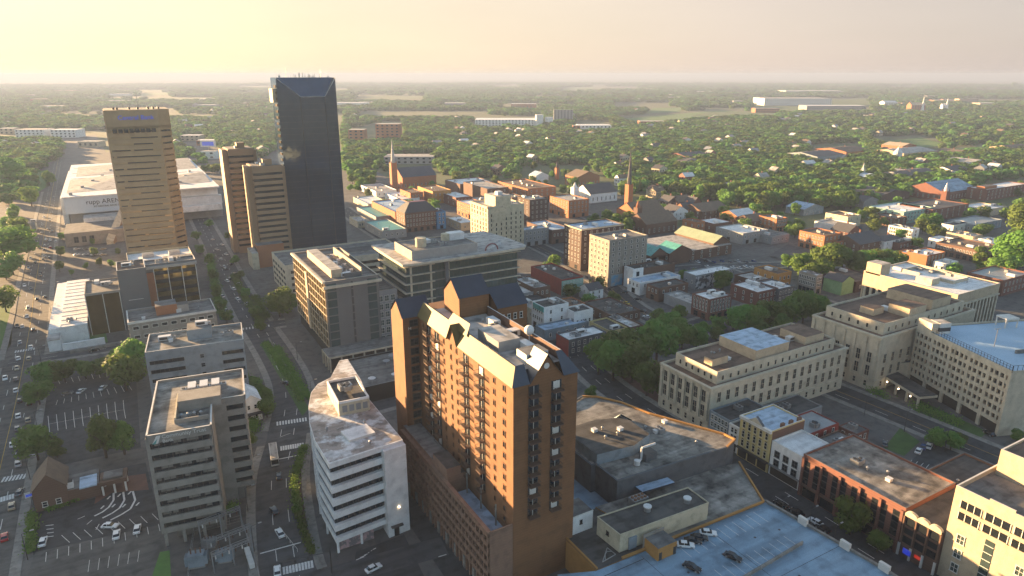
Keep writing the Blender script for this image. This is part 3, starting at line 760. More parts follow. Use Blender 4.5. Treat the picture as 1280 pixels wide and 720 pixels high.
# balconies
def balcony_mesh(w=2.5, style='brick'):
    b = MB()
    b.box(-w / 2, w / 2, -0.05, 0.3, 0.1, 2.35, 'glass')
    b.box(-w / 2 - 0.15, -w / 2, -0.12, 0.0, 0, 2.45, 'trim_dark'); b.box(w / 2, w / 2 + 0.15, -0.12, 0.0, 0, 2.45, 'trim_dark')
    b.box(-0.06, 0.06, -0.1, -0.04, 0.1, 2.3, 'trim_white')
    b.box(-w / 2 - 0.2, w / 2 + 0.2, -1.5, -0.002, -0.22, -0.02, 'brick_brown')
    return b.mesh('balcony')
def railing_mesh(w=2.5):
    b = MB(); x = w / 2 + 0.15
    for z in (0.05, 1.05): b.box(-x, x, -1.48, -1.42, z, z + 0.07, 'railing_bronze'); b.box(-x, -x + 0.06, -1.42, -0.1, z, z + 0.07, 'railing_bronze'); b.box(x - 0.06, x, -1.42, -0.1, z, z + 0.07, 'railing_bronze')
    n = int(2 * x / 0.2)
    for i in range(n + 1): b.box(-x + i * 2 * x / n - 0.02, -x + i * 2 * x / n + 0.02, -1.47, -1.43, 0.12, 1.05, 'railing_bronze')
    return b.mesh('railing')
BM, RM = balcony_mesh(), railing_mesh()
curt = MB(); curt.box(-0.9, 0.9, -0.09, -0.055, 0.2, 2.2, 'trim_white'); CM = curt.mesh('curtain')
def balcony(x, y, z, rot, cur=False):
    o = link('balcony', BM, root, (x, y, z), rot); link('railing', RM, o)
    if cur: link('curtain', CM, o)
zs = [19.6 + 2.93 * i for i in range(12)]
for z in zs:
    for y in (47.5, 42.0, 24.0, 15.5): balcony(tx0 - 0.01, y, z, R(-90), rnd.random() < 0.12)
    for x in (tx0 + 5.4, tx1 - 6.0): balcony(x, -0.01, z, 0, rnd.random() < 0.25)
for i, z in enumerate(zs + [zs[0] - 2.93]):
    for y, ww in ((51.5, 0.9), (37.5, 0.8), (33.0, 0.8), (29.5, 0.8), (9.0, 1.0), (4.2, 1.3)):
        link('window', window_mesh(ww, 1.3, 'glass', 'brick_hotel', mull=False), root, (tx0 - 0.01, y, z + 0.7), R(-90))
    if i < 12: link('window', window_mesh(2.6, 1.8, 'glass', 'trim_dark'), root, (tx0 - 1.6, 54.98, z + 0.4))
text('H', 1.4, 'trim_white', root, (3.0, 54.9, 51.2), (R(90), 0, 0)); 
b = MB(); b.cyl(0, 0, 15, 21, 0.25, 'concrete', 8); cc_ = b.mesh('courtyard_column')
for y in (6.5, 14.5, 22.5): link('courtyard_column', cc_, root, (tx0 - 1.2, y, 0))

# ---------------------------------------------------------------- white banded office with the curved side
pw = [(35.8, 154.9), (56.4, 156.8), (56.4, 184.3), (58.6, 199.2), (60.0, 218.1), (57.2, 218.3), (50.6, 206), (45.8, 203.4), (42.3, 198.2), (39.2, 189.1), (36.9, 179), (35.6, 168)]
ox, oy = 46.0, 180.0
root = thing('curved_office', 'white office block with curved dark window bands and a stained pale roof', 'office building', (ox, oy, 0))
pl = [(x - ox, y - oy) for x, y in pw]
def scaled(poly, k): 
    cx = sum(p[0] for p in poly) / len(poly); cy = sum(p[1] for p in poly) / len(poly)
    return [(cx + (x - cx) * k, cy + (y - cy) * k) for x, y in poly]
inner = scaled(pl, 0.965)
b = MB(); b.prism(pl, 26.1, 27.6, 'white_wall', 'white_wall'); b.prism(pl, 3.6, 5.0, 'white_wall')
for i in range(5): b.prism(pl, 7.1 + 3.85 * i, 8.85 + 3.85 * i, 'white_wall')
b.prism([(4.2, -25.4), (10.55, -24.85), (10.55, 2), (4.6, 2)], 0, 26.9, 'white_wall'); b.make('wall', root)
for i in range(6):
    z0 = 5.0 + 3.85 * i
    g = MB(); g.prism(inner, z0 - 0.2, z0 + 2.2, 'glass')
    p4 = [inner[k] for k in (0, 11, 10, 9, 8, 7)]
    for q in range(9):
        t = (q + 0.5) / 9; x = inner[0][0] + (4.0 - inner[0][0]) * t; y = inner[0][1] + 1.4 * t * 0.8
        g.box(x - 0.06, x + 0.06, y - 0.12, y + 0.3, z0 - 0.05, z0 + 2.0, 'trim_dark')
    g.make('window_band', root)
g = MB(); g.prism(scaled(pl, 0.9), 0, 3.7, 'grey_wall'); g.make('ground_floor', root)
g = MB()
for x, y in ((-9.6, -24.3), (-3, -23.8), (-9.9, -15), (-9.2, -5), (-7, 6), (-3.8, 18)): g.cyl(x, y, 0, 3.7, 0.35, 'white_wall', 10)
g.make('pilotis', root)
rf = MB(); rf.prism(scaled(pl, 0.985), 27.3, 27.62, 'roof_stained'); rf = rf.make('roof', root)
b = MB(); b.box(0, 9, 0, 16, 27.62, 31.4, 'cream', 'roof_dark'); b.shell(0, 9, 0, 16, 31.4, 31.4, 0.7, 'white_wall')
for k in range(4): b.box(1 + 2 * k, 2.4 + 2 * k, -0.12, -0.01, 28.6, 30.6, 'grey_wall')
b.make('penthouse', rf, (-0.6, -1.5, 0), R(-4)); roof_units(rf, 0, 8, 2, 12, 32.0, 3)
b = MB(); b.box(0, 7.5, 0, 6, 27.62, 28.3, 'trim_white', 'roof_white'); b.make('skylight_curb', rf, (-2.5, -17.5, 0), R(6))
for x, y in ((4.5, -9), (-6, -8), (2, -21)): link('roof_vent', unit_meshes()[2], rf, (x, y, 27.6))
g = MB(); g.cyl(0, 0, 0, 0.3, 0.2, 'lamp_lit', 10); g.make('wall_lamp', root, (7.6, -25.35, 8.6))
g = MB(); g.box(4.8, 8.2, -26.6, -25.5, 3.4, 3.6, 'metal_dark'); g.box(5.8, 7.2, -25.5, -25.35, 0, 2.6, 'glass'); g.make('entrance', root)
# mono mural wall below the front overhang
g = MB(); g.box(-9.0, 0.5, -23.6, -23.3, 0.1, 3.3, 'mural_pink'); g.make('painted_wall', root)

# ---------------------------------------------------------------- striped concrete bank block
rot = math.atan2(179.1 - 181.05, 10.66 + 3.7)
bx0, by0 = -3.6, 181.0
root = thing('striped_office', 'grey concrete office block striped with dark window bands beside the substation', 'office building', (bx0, by0, 0), rot)
def LOC(px, py, z, o=(bx0, by0), r=rot):
    x, y = P(px, py, z); x -= o[0]; y -= o[1]
    return (x * math.cos(-r) - y * math.sin(-r), x * math.sin(-r) + y * math.cos(-r))
w1, w2, dd, d1 = 15.2, 24.0, 35.5, 15.6
foot = [(0, 0), (w1, 0), (w1, d1), (w2, d1), (w2, dd), (0, dd)]
core = [(0.4, 0.5), (w1 - 0.5, 0.5), (w1 - 0.5, d1 + 0.5), (w2 - 0.5, d1 + 0.5), (w2 - 0.5, dd - 0.5), (0.4, dd - 0.5)]
b = MB(); b.prism(foot, 4.3, 5.9, 'precast')
for i in range(8): b.prism(foot, 7.4 + 3.42 * i, 9.15 + 3.42 * i - (0.0 if i < 7 else 0.0), 'precast')
b.prism([(w1 - 1.2, 2.2), (w1 + 0.3, 2.2), (w1 + 0.3, d1 + 4), (w1 - 1.2, d1 + 4)], 0, 32.0, 'precast'); b.box(-0.25, 0.6, -0.02, 1.0, 4.3, 33, 'precast')
b.box(w1 + 0.3, w1 + 3.8, d1 - 0.3, d1 + 3, 0, 32.4, 'precast'); b.make('wall', root)
for i in range(8):
    g = MB(); g.prism(core, 5.7 + 3.42 * i, 7.5 + 3.42 * i, 'glass')
    for q_ in range(9): g.box(0.9 + 1.5 * q_, 1.0 + 1.5 * q_, 0.36, 0.52, 5.8 + 3.42 * i, 7.45 + 3.42 * i, 'trim_dark')
    for q_ in range(4):
        xa = 0.6 + rnd.random() * 11.5; g.box(xa, xa + rnd.choice([1.3, 2.8]), 0.44, 0.51, 6.4 + 3.42 * i, 7.42 + 3.42 * i, 'precast_dark')
    g.make('window_band', root)
g = MB(); g.prism(scaled(core, 0.8), 0, 4.3, 'precast_dark'); g.make('ground_floor', root)
g = MB()
for x in (0.5, 5, 10, 14.6): g.box(x - 0.4, x + 0.4, 0.6, 1.4, 0, 4.3, 'precast')
for y in (10, 20, 30): g.box(0.3, 1.1, y - 0.4, y + 0.4, 0, 4.3, 'precast')
g.make('column', root)
b = MB(); zt = 33.09
b.prism([(0.5, 0.5), (w1 - 0.5, 0.5), (w1 - 0.5, d1 + 0.5), (w2 - 0.5, d1 + 0.5), (w2 - 0.5, dd - 0.5), (0.5, dd - 0.5)], zt - 0.3, zt + 0.02, 'roof_weathered'); rf = b.make('roof', root)
b = MB()
for (xa, ya), (xb, yb) in zip(foot, foot[1:] + foot[:1]):
    b.box(min(xa, xb) - 0.02, max(xa, xb) + 0.42, min(ya, yb) - 0.03, max(ya, yb) + 0.4, zt - 0.5, zt + 0.75, 'precast', 'trim_white')
b.make('parapet', rf)
b = MB(); b.box(7.0, 18, 13, 20, zt, zt + 3.0, 'precast', 'precast'); b.make('penthouse', rf)
b = MB(); b.box(6.4, 6.8, 6, 22, zt, zt + 1.6, 'cream'); b.box(6.4, 18, 22, 22.4, zt, zt + 1.6, 'precast'); b.box(6.4, 14.8, 5.6, 6.0, zt, zt + 1.2, 'precast'); b.make('plant_screen', rf)
for k in range(7): b = link(['roof_unit', 'air_handler'][k % 2], unit_meshes()[[0, 3][k % 2]], rf, (8.5 + 1.6 * k, 25 + (k % 2) * 1.5, zt), R(90) * (k % 2))
for k in range(4): link('roof_vent', unit_meshes()[2], rf, (8 + 1.6 * k, 9, zt))
sg = MB(); sg.face([(1.2, -0.1, 31.2), (2.6, -0.1, 31.2), (3.4, -0.1, 33.4), (2.4, -0.1, 33.4)], 'trim_white'); sg.face([(1.2, -0.11, 31.2), (2.0, -0.11, 31.2), (2.6, -0.11, 32.6)], 'metal_teal')
sg.make('sign_emblem', root)
text('Community Trust', 1.45, 'trim_white', root, (3.6, -0.08, 32.45), (R(90), 0, 0)); text('Bank', 1.3, 'trim_white', root, (3.6, -0.08, 31.2), (R(90), 0, 0))

# ---------------------------------------------------------------- pale blue-grey office behind it
rot = math.atan2(253.7 - 257.8, 32.1 + 0.8)
ox, oy = -0.8, 265.0
root = thing('grey_office', 'blue-grey office block with ribbon windows and a flat grey roof with penthouse', 'office building', (ox, oy, 0), rot)
w, d, z = 33.6, 20.0, 25.0
b = MB(); b.shell(0, w, 0, d, 0, z, 0.8, 'blue_grey_wall', 'trim_white')
b.make('wall', root)
b = MB(); b.face([(0.3, 0.3, z), (w - 0.3, 0.3, z), (w - 0.3, d - 0.3, z), (0.3, d - 0.3, z)], 'roof_weathered'); rf = b.make('roof', root)
for i in range(6):
    z0 = 2.6 + 3.6 * i
    for xa, xb in ((1.0, 12.5), (25.5, 33.0)):
        g = MB(); g.box(xa, xb, -0.06, -0.004, z0, z0 + 1.5, 'glass'); g.box(xa - 0.2, xb + 0.2, -0.3, -0.061, z0 - 0.35, z0 - 0.05, 'blue_grey_wall'); g.box(xa - 0.2, xb + 0.2, -0.35, -0.062, z0 + 1.5, z0 + 1.8, 'blue_grey_wall')
        for q in range(int((xb - xa) / 1.5)): g.box(xa + 1.5 * q, xa + 1.5 * q + 0.1, -0.12, -0.06, z0, z0 + 1.5, 'trim_dark')
        g.make('window_band', root)
    link('window', window_mesh(1.6, 1.4, 'glass', 'blue_grey_wall'), root, (18.6, -0.01, z0 + 0.1))
    g = MB(); g.box(w + 0.004, w + 0.06, 1, d - 1, z0, z0 + 1.5, 'glass'); g.make('window_band', root)
    g = MB(); g.box(-0.06, -0.004, 1, d - 1, z0, z0 + 1.5, 'glass'); g.make('window_band', root)
b = MB(); b.box(14, 22.5, 9, 18, z, z + 4.0, 'blue_grey_wall', 'roof_grey'); b.make('penthouse', rf)
roof_units(rf, 14.5, 22, 10, 17, z + 4.0, 3); roof_units(rf, 2, 12, 3, 17, z, 3); roof_units(rf, 24, 32, 3, 17, z, 2)
# ---------------------------------------------------------------- glass and concrete offices of the near left
def band_floors(root, x0, x1, y0, y1, z0, dz, n, hwin, wall, glass, inset=0.35, top=1.0):
    "floor slabs proud of a glass core, each glazed storey a part"
    b = MB()
    for i in range(n + 1):
        za = z0 + dz * i - (dz - hwin if i else z0)
        b.box(x0, x1, y0, y1, max(0, za), z0 + dz * i + (top if i == n else 0), wall)
    b.make('wall', root)
    for i in range(n):
        g = MB(); g.box(x0 + inset, x1 - inset, y0 + inset, y1 - inset, z0 + dz * i - 0.05, z0 + dz * i + hwin + 0.05, glass); g.make('window_band', root)
flat_building('annex_block', 'low concrete annex with a rooftop plant box in front of the gold glass block', 'office building', (-5.5, 31.5, 338, 357.5), 14, 'precast', 'roof_grey', rows=3, cs=9, cw=4, par=0.8, units=4, cap='trim_white', ww=2.6, wh=1.4, shop=False, mull=False)
b = MB(); b.box(0, 9, 0, 9, 14, 18.5, 'brick_orange', 'roof_grey'); b.box(9.01, 14, 0.5, 6, 14, 17.5, 'metal_grey', 'metal_dark')
pb = b.make('rooftop_plant_box'); pb.location = (6.5, 344, 0.02); pb.parent = None
tag(pb, 'brick coloured plant box with grey duct unit on the low annex roof', 'plant box')

root = thing('gold_glass_block', 'grey slab office with gold glass wings and a copper band', 'office building', (-22, 370, 0))
b = MB(); b.shell(15, 27.5, 3, 22, 0, 30, 0.8, 'dark_grey_panel', 'trim_white'); b.shell(27.6, 51, 10, 20, 0, 29.5, 0.8, 'dark_grey_panel', 'trim_white'); b.shell(0, 14.9, 3, 28, 20, 20.6, 0.6, 'precast'); b.make('wall', root)
b = MB(); b.box(15.4, 27.1, 3.4, 21.6, 29.8, 30.0, 'roof_brown'); b.box(28, 50.6, 10.4, 19.6, 29.3, 29.6, 'roof_grey'); b.box(0.4, 14.5, 3.4, 27.6, 20.3, 20.62, 'roof_grey'); rf = b.make('roof', root)
roof_units(rf, 16, 26, 8, 20, 30.0, 4); roof_units(rf, 1, 13, 14, 26, 20.62, 5); roof_units(rf, 30, 48, 12, 18, 29.6, 4)
g = MB(); g.box(0.1, 14.8, 3.1, 28, 0, 20, 'glass_bronze')
for x in (0.1, 7.4, 14.6): g.box(x - 0.15, x + 0.15, 2.9, 3.09, 0, 20, 'trim_white')
g.make('glass_wing', root)
for i in range(6):
    g = MB(); g.box(31, 50.4, 9.4, 10, 2 + 4.5 * i, 3.9 + 4.5 * i, 'glass'); g.box(31, 50.4, 9.2, 10.0, 3.91 + 4.5 * i, 6.4 + 4.5 * i, 'glass_gold'); g.make('window_band', root)
g = MB(); g.box(27.62, 31, 9.3, 9.99, 0, 26, 'brick_orange'); 
for x in (31, 37.5, 44, 50.6): g.box(x - 0.15, x + 0.15, 8.9, 9.19, 0, 29.4, 'trim_white')
g.box(27.7, 51.3, 8.3, 9.98, 28.0, 29.3, 'metal_grey'); g.make('frame', root)
b = MB(); b.box(18, 24.5, 2.7, 2.99, 15, 15.2, 'trim_white'); b.make('wall_light', root)

root = thing('white_roofed_hall', 'long low hall with a bright white ribbed roof beside the avenue', 'hall', (-38.5, 358, 0))
b = MB(); b.box(0, 15.5, 9, 95, 0, 8, 'white_wall'); b.box(-0.3, 4.6, 0, 95, 0, 5.5, 'white_wall'); b.make('wall', root)
b = MB(); b.box(4.7, 15.8, 8.5, 95.3, 8.002, 8.5, 'roof_white'); b.box(-0.5, 4.5, -0.3, 95.2, 5.502, 5.9, 'roof_pale')
for k in range(12): b.box(4.7, 15.8, 12 + 7 * k, 12.3 + 7 * k, 8.5, 8.62, 'roof_pale')
rf = b.make('roof', root); roof_units(rf, 5, 15, 10, 22, 8.5, 4); roof_units(rf, -0.2, 4, 5, 60, 5.9, 3, False)
b = MB(); b.box(5, 22, -1.2, 0, 0, 3.2, 'white_wall', 'roof_white'); b.box(8, 36, -6.3, -5.9, 0, 1.4, 'concrete'); b.make('garden_wall', root)

root = thing('tower_podium', 'white roofed podium with an orange lit parapet at the foot of the tan tower', 'podium', (-2, 430, 0))
b = MB(); b.shell(0, 34, 0, 27, 0, 19.2, 1.2, 'tan_panel', 'cream'); b.make('wall', root)
b = MB(); b.box(0.3, 33.7, 0.3, 26.7, 19.0, 19.2, 'roof_white'); rf = b.make('roof', root)
for x in (8, 22): 
    g = MB(); g.box(0, 6, 0, 6, 0, 2.2, 'metal_grey'); g.make('air_handler', rf, (x, 12, 19.2))
b = MB(); b.box(18, 33, -9, -0.2, 0, 22, 'stucco', 'roof_grey'); b.make('lit_bay', root)

# tan tower with a chamfered corner
root = thing('tan_tower', 'tall tan glass and panel tower with blue rooftop lettering', 'tower', (-1, 515, 0))
ft = [(0, 0), (30, -2), (37.5, 5), (37.5, 34), (0, 36)]
fi = [(0.3, 0.4), (29.9, -1.6), (37.1, 5.2), (37.1, 33.6), (0.3, 35.6)]
b = MB()
for i in range(23): b.prism(ft, max(0, 4.0 * i - 2.85 + 2), 4.0 * i + 2, 'tan_panel')
b.prism(ft, 88.5, 100.2, 'tan_panel', 'roof_grey'); b.prism([(-0.5, 2), (0.6, 2), (0.6, 34), (-0.5, 34)], 0, 99.9, 'stucco'); b.make('wall', root)
for i in range(22):
    g = MB(); g.prism(fi, 4.0 * i + 2, 4.0 * i + 3.2, 'glass_tan')
    xa, xb = rnd.uniform(1.5, 15), rnd.uniform(24, 29)      # dark panes run along part of each storey
    zb = 4.0 * i + 3.15
    def strip(x0_, x1_): g.face([(x0_, -2 * x0_ / 30 + 0.16, zb - 0.75), (x1_, -2 * x1_ / 30 + 0.16, zb - 0.75), (x1_, -2 * x1_ / 30 + 0.16, zb), (x0_, -2 * x0_ / 30 + 0.16, zb)], 'glass')
    strip(xa, xb)
    if rnd.random() < 0.4: strip(0.8, max(1.2, xa - 2))
    g.face([(31.0, -1.2, zb - 1.1), (36.6, 4.2, zb - 1.1), (36.6, 4.2, zb), (31.0, -1.2, zb)], 'glass')
    g.make('window_band', root)
g = MB()
for q in range(8): g.box(3 + 3.2 * q, 5.4 + 3.2 * q, -1.9, -0.9, 86.0, 88.4, 'glass')
g.make('crown_window', root)
text('Central Bank', 3.9, 'sign_blue', root, (7.0, -0.75, 94.2), (R(90), 0, R(-3.8)), ext=0.15)
b = MB()
for x in (5, 7, 14, 19, 25, 28, 31): b.box(x, x + 1.2, 8, 10, 100.2, 101.6, 'metal_dark')
b.cyl(20, 12, 100.2, 111, 0.15, 'metal_grey', 6); b.make('roof_mast', root)

# pair of brown office towers
def brown_tower(name, label, x, y, w, d, h, fl):
    root = thing(name, label, 'tower', (x, y, 0), group=None)
    dz = (h - 5) / fl
    band_floors(root, 0, w, 0, d, 5, dz, fl, dz * 0.42, 'brown_panel', 'glass', 0.5, 2.0)
    b = MB(); b.box(-3.2, 3.2, 4, d - 4, 0, h + 1.5, 'brown_panel'); b.box(w - 3, w + 2.6, 6, d - 6, 0, h + 0.5, 'brown_panel'); b.make('service_shaft', root)
    b = MB(); b.box(0.6, w - 0.6, 0.6, d - 0.6, h + 1.0, h + 2.2, 'brown_panel', 'roof_grey'); b.box(w * 0.4, w * 0.7, 4, 10, h + 2.2, h + 6, 'brown_panel', 'roof_dark'); rf = b.make('roof', root)
    roof_units(rf, 1, w - 1, 2, d - 2, h + 2.2, 4)
    return root
r1 = brown_tower('brown_tower', 'nearer and lower of the two brown ribbed office towers', 76.5, 468, 19, 22, 63, 15)
brown_tower('brown_tower', 'farther and taller of the two brown ribbed office towers', 68, 506, 17, 22, 71, 17)
b = MB(); b.box(-4, 13, -9, -0.3, 0, 15, 'brick_orange', 'roof_grey'); b.box(-8, -4.1, -12, 6, 0, 11, 'cream', 'roof_pale')
for k in range(5): b.box(-4.3, -4.02, -8.4 + 1.7 * k, -7.4 + 1.7 * k, 2, 13, 'glass')
b.make('lower_block', r1)

# dark glass tower with the faceted crown
root = thing('dark_glass_tower', 'tallest black glass tower with a faceted crown and rooftop antennas', 'tower', (100, 484, 0))
w, d, H0 = 39.5, 17.0, 120.0
c1, c2, zc, sb = 15.0, 31.5, 107.6, 5.5
b = MB()
b.face([(0, 0, 0), (c1, 0, 0), (c1, 0, zc), (0, 0, H0 - 0.2)], 'glass_black'); b.face([(c2, 0, 0), (w, 0, 0), (w, 0, H0 - 0.2), (c2, 0, zc)], 'glass_black')
b.face([(c1, 0, 0), (c2, 0, 0), (c2, 0, zc), (c1, 0, zc)], 'glass_black')
b.face([(w, 0, 0), (w, d, 0), (w, d, H0), (w, sb, H0), (w, 0, H0 - 0.2)], 'glass_black')
b.face([(w, d, 0), (0, d, 0), (0, d, H0), (w, d, H0)], 'glass_black')
b.face([(0, d, 0), (0, 0, 0), (0, 0, H0 - 0.2), (0, sb, H0), (0, d, H0)], 'glass_black'); b.make('glass_wall', root)
b = MB(); b.face([(c1, 0, zc), (c2, 0, zc), (w, sb, H0), (0, sb, H0)], 'glass_black')
b.face([(0, 0, H0 - 0.2), (c1, 0, zc), (0, sb, H0)], 'slate_wall'); b.face([(c2, 0, zc), (w, 0, H0 - 0.2), (w, sb, H0)], 'slate_wall'); b.make('crown_facet', root)
b = MB()
b.box(c1 - 0.15, c1 + 0.15, -0.25, -0.002, 0, zc, 'metal_dark'); b.box(c2 - 0.15, c2 + 0.15, -0.25, -0.002, 0, zc, 'metal_dark')
b.bar((0, -0.05, H0 - 0.2), (c1, -0.05, zc), 0.3, 'metal_grey'); b.bar((w, -0.05, H0 - 0.2), (c2, -0.05, zc), 0.3, 'metal_grey'); b.bar((c1, -0.05, zc), (c2, -0.05, zc), 0.3, 'metal_grey')
for i in range(29): b.box(0.1, w - 0.1, -0.07, -0.003, 4 * i + 3, 4 * i + 3.12, 'metal_dark') if 4 * i + 3 < zc - 1 else None
b.make('mullion', root)
b = MB()
for i in range(29): b.box(-0.5, -0.004, 1, 7, 4 * i + 1.5, 4 * i + 3.2, 'glass_bronze')
b.box(-2.4, -0.01, 3, 13, 104, 113, 'cream'); b.make('lit_side_strip', root)  # bronze and cream colour stand in for the sunlit strip and bright notch
b = MB(); b.face([(0, sb, H0 - 0.5), (w, sb, H0 - 0.5), (w, d, H0 - 0.5), (0, d, H0 - 0.5)], 'roof_dark'); rf = b.make('roof', root)
b = MB()
for k in range(22): 
    x = 2 + 35 * rnd.random(); b.cyl(x, rnd.uniform(7, 15), H0 - 0.5, H0 + rnd.uniform(1, 2.8), rnd.choice([0.12, 0.25, 0.5]), 'metal_white', 6)
b.cyl(9, 10, H0 - 0.5, H0 + 6.5, 0.12, 'metal_grey', 5); b.cyl(33, 12, H0 - 0.5, H0 + 5.5, 0.12, 'metal_grey', 5); b.make('antenna', rf)

# arena and convention hall
root = thing('arena', 'huge white roofed arena with a pale blue upper wall', 'arena', (-44, 650, 0))
b = MB(); b.box(6, 122, 6, 240, 0, 15, 'grey_wall'); b.box(4, 60, 0, 6, 14, 27, 'pale_panel'); b.box(4, 120, 6.01, 236, 15, 26.6, 'white_wall'); b.box(0, 3.9, 30, 225, 0, 23, 'white_wall', 'roof_white'); b.make('wall', root)
b = MB(); b.box(3, 121, -0.5, 237, 27.01, 28, 'roof_white'); b.box(60.5, 122, 0.5, 6, 13, 20, 'metal_white'); b.box(62, 121, -4, 0.4, 8, 13, 'roof_white')
for k in range(5): b.box(6, 118, 30 + 42 * k, 31 + 42 * k, 28, 28.2, 'roof_pale')
for xa, ya, xb, yb in ((6, 20, 60, 120), (60, 20, 118, 90), (10, 130, 118, 225)): b.face([(xa, ya, 28.05), (xb, ya + 10, 28.05), (xb, yb, 30.5), (xa, yb - 15, 28.3)], 'roof_pale'); b.face([(xa, yb - 15, 28.3), (xb, yb, 30.5), (xb, yb + 2, 28.02), (xa, yb - 13, 28.02)], 'metal_white')
for k in range(14): b.box(8 + 7.6 * k, 10.5 + 7.6 * k, 8 + (k * 37) % 190, 11 + (k * 37) % 190, 28.02, 30.2, 'metal_grey')
b.make('roof', root)
text('rupp ARENA', 5.2, 'metal_navy', root, (19, -0.15, 21.0), (R(90), 0, 0), ext=0.1); text('AT CENTRAL BANK CENTER', 1.9, 'metal_navy', root, (24, -0.15, 18.2), (R(90), 0, 0), ext=0.1)
root = thing('convention_hall', 'low convention hall with a white slanting stair canopy in front of the arena', 'hall', (-40, 590, 0))
b = MB(); b.box(0, 46, 0, 40, 0, 10, 'precast', 'roof_grey'); b.box(12, 44, 41, 58, 0, 13, 'white_wall', 'roof_pale'); b.make('wall', root)
for k in range(3): link('window', window_mesh(3.2, 4.4, 'glass', 'precast'), root, (7 + 5 * k, -0.01, 2.5))
b = MB(); b.prism([(26, -6), (31, -6), (40, 36), (34, 36)], 0, 0.01, 'cream'); b.face([(26, -6, 4), (30.5, -6, 2), (44, 30, 22), (40, 30, 24)], 'cream'); b.face([(30.5, -6, 2), (30.5, -6, 0), (44, 30, 0), (44, 30, 22)], 'brown_panel'); b.face([(26, -6, 0), (30.5, -6, 0), (30.5, -6, 2), (26, -6, 4)], 'cream'); b.make('stair_canopy', root)

# gold-sided glass office with its colonnade
root = thing('gold_sided_office', 'glass office with a golden gridded side and dark panelled front over a white colonnade', 'office building', (70.5, 282.5, 0))
w, d, z = 23.8, 58.5, 36.0
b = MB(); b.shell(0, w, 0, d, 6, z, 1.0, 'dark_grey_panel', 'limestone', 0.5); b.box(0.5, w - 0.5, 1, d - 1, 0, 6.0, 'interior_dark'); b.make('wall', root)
for i in range(8):
    z0 = 6.5 + 3.7 * i
    g = MB(); g.box(-0.25, -0.004, 0.6, d - 0.6, z0 + 0.3, z0 + 3.4, 'glass_gold'); g.make('window_band', root)
    for xa, xb, mm in ((0.6, 4.6, 'glass_teal'), (18.6, 22.6, 'glass_teal'), (11.2, 12.0, 'trim_dark')):
        g = MB(); g.box(xa, xb, -0.2, -0.004, z0 + 0.3, z0 + 3.4, mm); g.make('window_band', root)
g = MB()
for i in range(9): g.box(-0.45, -0.251, 0, d, 6.3 + 3.7 * i, 6.62 + 3.7 * i, 'stucco')
for k in range(14): g.box(-0.5, -0.252, 0.3 + k * 4.4, 0.5 + k * 4.4, 6, z, 'stucco')
g.box(-0.9, -0.26, 30, 33, 6, z - 2, 'stucco'); g.make('facade_grid', root)
g = MB(); g.box(-1.2, w + 1.2, -1.2, -0.01, z - 2.0, z - 0.9, 'limestone'); g.box(-1.2, -0.01, 0, d, z + 0.2, z + 1.1, 'limestone'); g.make('cornice', root)
rf = MB(); rf.box(0.5, w - 0.5, 0.5, d - 0.5, z - 0.2, z, 'roof_grey'); rf = rf.make('roof', root)
b = MB(); b.box(5, 10, 8, 50, z, z + 3.6, 'stucco', 'roof_pale'); b.box(18, 18.5, 6, 50, z, z + 3.5, 'stucco'); b.box(10.2, 18, 5.5, 6, z, z + 2.0, 'dark_grey_panel'); b.make('plant_screen', rf)
for k in range(12): link(['air_handler', 'roof_unit', 'roof_hatch'][k % 3], unit_meshes()[[3, 0, 1][k % 3]], rf, (11.5 + (k % 3) * 2.3, 8 + 3.4 * k, z), R(90) * (k % 2))
g = MB(); g.box(-4, w + 12, -12, -0.5, 6.4, 7.2, 'limestone', 'roof_grey')
for k in range(8): g.box(-3.8 + 5 * k, -3.2 + 5 * k, -11.8, -11.2, 0, 6.4, 'limestone')
for k in range(3): g.box(-3.8, -3.2, -8 + 4 * k, -7.4 + 4 * k, 0, 6.4, 'limestone')
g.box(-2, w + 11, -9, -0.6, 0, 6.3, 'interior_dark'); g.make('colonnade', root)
root = thing('gridded_link_block', 'narrow block with white gridded windows between the two glass offices', 'office building', (95, 290, 0))
b = MB(); b.shell(0, 10.5, 0, 40, 0, 26, 0.8, 'grey_wall', 'limestone'); b.box(0.3, 10.2, 0.3, 39.7, 25.7, 25.9, 'roof_grey'); b.make('wall', root)
windows(root, 'S', 10.5, 40, 3, 2, 3.9, 6, 2.2, 2.6, 'glass_teal', 'trim_white')
root = thing('rooftop_terrace', 'low flat terrace building scattered with pale umbrellas beside the curved office', 'terrace', (70, 236, 0))
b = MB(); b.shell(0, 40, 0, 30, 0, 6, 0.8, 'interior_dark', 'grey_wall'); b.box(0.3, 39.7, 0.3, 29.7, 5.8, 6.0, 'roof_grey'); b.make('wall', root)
for k in range(9):
    g = MB(); g.cyl(0, 0, 0, 2.2, 0.05, 'metal_grey', 6); g.cyl(0, 0, 2.2, 2.9, 1.6, rnd.choice(['cream', 'metal_white', 'metal_sage', 'metal_grey']), 8, 0.05)
    u = g.make('parasol', None, (70 + rnd.uniform(3, 26), 236 + rnd.uniform(3, 26), 6.0)); tag(u, 'small pale parasol on the terrace roof beside the curved white office', 'parasol', 'parasols on the terrace roof')

